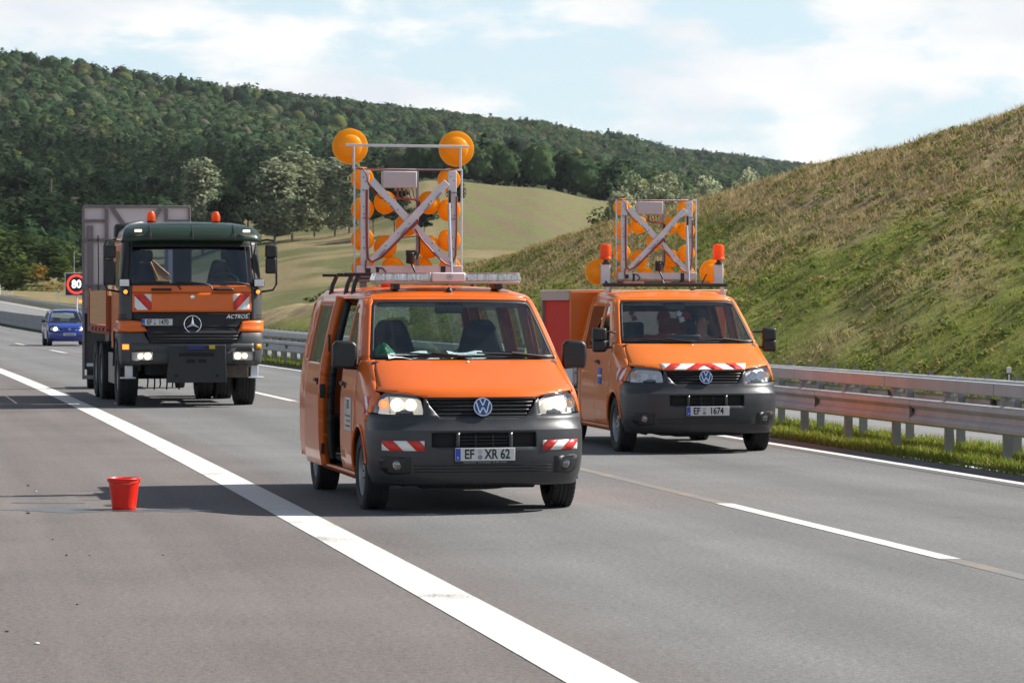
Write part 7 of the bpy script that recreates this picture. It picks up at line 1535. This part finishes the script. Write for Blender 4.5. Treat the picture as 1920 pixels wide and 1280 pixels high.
for sg in (-1, 1):
    Cp('bumper_corner', [(.60, .19), (.60, .60), (.46, .58, 'y'), (.44, .22, 'y')], BLUE_C, sg=sg)
    hl = empty('headlight', (0, 0, 0), 0, car); shp = [(.36, .63), (.62, .63), (.34, .66, 'y'), (.40, .80, 'y'), (.60, .775), (.42, .70)]
    Cp('lamp_housing', shp, REFL, sg=sg, off=-.04, thick=0, par=hl); Cp('lens', shp, LENS, sg=sg, off=0, thick=0, par=hl)
    c = CB.pt(CB.ux(.56 * sg, .695), .695, -.02); mb = MB(); mb.lathe([(0, 0), (.075, .005), (.05, .025), (0, .03)], c, (0, -1, 0), 14, caps=False); mb.build('bulb', BULB, hl)
    ar = arc_pts(.80, .30, .345, 165, 10, 10)
    Cp('wing', [(.62, .80), (.45, .80, 'y'), (.42, .64, 'y'), (.48, .50, 'y')] [0:0] or [(.64, .86, 'x'), (.66, .80, 'x'), (.41, .81, 'y'), (.39, .60, 'y'), (.47, .58, 'y')] + [(p[0], p[1], 'y') for p in ar] + [(1.20, .5, 'y'), (1.20, .93, 'y'), (1.05, .95, 'y'), (.68, .95, 'x')], BLUE_C, sg=sg)
    dr = Cp('door', ring([(1.22, .93), (1.95, 1.36), (2.45, 1.38), (2.45, .25), (1.22, .25)], [(1.50, .97), (2.02, 1.31), (2.38, 1.32), (2.38, .95), (1.55, .92)]), BLUE_C, 'y', sg)
    Cp('door_glass', [(1.50, .97), (2.02, 1.31), (2.38, 1.32), (2.38, .95), (1.55, .92)], GLASS_S, 'y', sg, -.005, 0, dr)
    qp = Cp('rear_side_panel', [[(2.46, .25), (3.75, .25), (3.75, .95), (2.46, .95)], [(2.46, .95), (2.56, .95), (2.56, 1.38), (2.46, 1.38)], [(3.3, .95), (3.75, .95), (3.55, 1.38), (3.2, 1.38)], [(2.56, 1.32), (3.25, 1.32), (3.2, 1.38), (2.56, 1.38)]], BLUE_C, 'y', sg)
    Cp('side_glass', [(2.56, .95), (3.3, .95), (3.25, 1.32), (2.56, 1.32)], GLASS_S, 'y', sg, -.005, 0, qp)
    Cp('windscreen_pillar', [(.70, .96), (.62, 1.2), (.56, 1.36), (.55, 1.42), (1.9, 1.40, 'y'), (1.90, 1.36, 'y'), (1.25, .94, 'y')], BLUE_C, sg=sg)
    wheel(car, sg * .74, .80, .30, .19, .19, sg, tread=False); wheel(car, sg * .74, 3.25, .30, .19, .19, sg, tread=False)
    mr = empty('wing_mirror', (sg * .93, 1.25, 1.0), 0, car); mb = MB(); mb.box((0, 0, 0), (.17, .10, .12)); mb.build('mirror_shell', BLACK_PL, mr, bevel=.03); mb = MB(); mb.bar((-sg * .08, 0, -.03), (-sg * .16, .02, -.05), .05, .04); mb.build('mirror_arm', BLACK_PL, mr)
Cp('bonnet', [(-.62, .80), (-.35, .70), (.35, .70), (.62, .80), (.68, .95), (-.68, .95)], BLUE_C)
Cp('grille', [(-.34, .625), (.34, .625), (.35, .695), (-.35, .695)], BLACK_PL, off=-.004); round_badge(car, (0, CB.pt(0, .67).y - .012, .67), .055)
Cp('windscreen', [(-.69, .97), (.69, .97), (.60, 1.2), (.545, 1.37), (-.545, 1.37), (-.60, 1.2)], GLASS_S, off=-.004, thick=0)
ol = [(CB.pt(u, 1.38).x, CB.pt(u, 1.38).y) for u in (-1, -.75, -.5, -.25, 0, .25, .5, .75, 1)]
CB.roof('roof', [(-.60, 3.55)] + ol + [(.60, 3.55)], BLUE_C, car, step=.2)
rear_ring(mb := MB(), [(-.78, .25), (.78, .25), (.80, .9), (.60, 1.40), (-.60, 1.40), (-.80, .9)], [(-.5, .98), (.5, .98), (.56, 1.0), (.46, 1.32), (-.46, 1.32), (-.56, 1.0)], 3.74, .03); tg2 = mb.build('tailgate', BLUE_C, car)
mb = MB(); mb.box((0, 1.9, .24), (1.3, 3.3, .10)); mb.box((0, .8, .5), (1.05, .8, .4)); mb.build('underbody', DARK, car)
mb = MB(); mb.prism([(1.15, .5), (1.5, .5), (1.35, .95), (1.02, .97)], (-.68, 0, 0), (0, 1, 0), (0, 0, 1), 1.36); mb.build('dashboard', DASH, car, bevel=.02)
for x in (-.33, .33): seat(car, x, 2.0, .42, .46, .62)
st = empty('steering_wheel', (.33, 1.52, .93), 0, car); st.rotation_euler = (R(-25), 0, 0); mb = MB(); mb.tube([(.18 * math.cos(t_), 0, .18 * math.sin(t_)) for t_ in np.linspace(0, 2 * math.pi, 25)], .018, 6); mb.build('wheel_rim', BLACK_PL, st)
pl = empty('licence_plate', (0, CB.pt(0, .47).y - .015, .47), 0, car); mb = MB(); mb.box((0, 0, 0), (.50, .01, .10)); mb.build('plate_panel', PLATE_W, pl, bevel=.003); mb = MB(); mb.box((.01, -.007, 0), (.40, .003, .05)); mb.build('plate_print', mat('plate_print_grey', (.2, .2, .22), .5), pl)
# ------------------------------------------------------------------ thin summer haze
def haze_box(density):
    x0, x1, y0, y1, z0, z1 = -6900, 6900, -60, 11100, -60, 420
    zb = min(float(np.min(ZZ)), 0) - 1.0; zt = float(np.max(ZZ)) + 30.0
    mb = MB(); mb.box(((x0 + x1) / 2, (y0 + y1) / 2, (zb + zt) / 2), (x1 - x0, y1 - y0, zt - zb)); m = bpy.data.materials.new('haze_air'); m.use_nodes = True; t = m.node_tree; t.nodes.clear()
    o = N(t, 'ShaderNodeOutputMaterial'); v = N(t, 'ShaderNodeVolumePrincipled', Density=density, Anisotropy=0.2); v.inputs['Color'].default_value = (0.86, 0.92, 1.0, 1); t.links.new(v.outputs[0], o.inputs['Volume'])
    h = mb.build('haze', m); tag(h, 'thin pale haze in the air over the valley', 'haze', kind='stuff')
haze_box(0.000028)
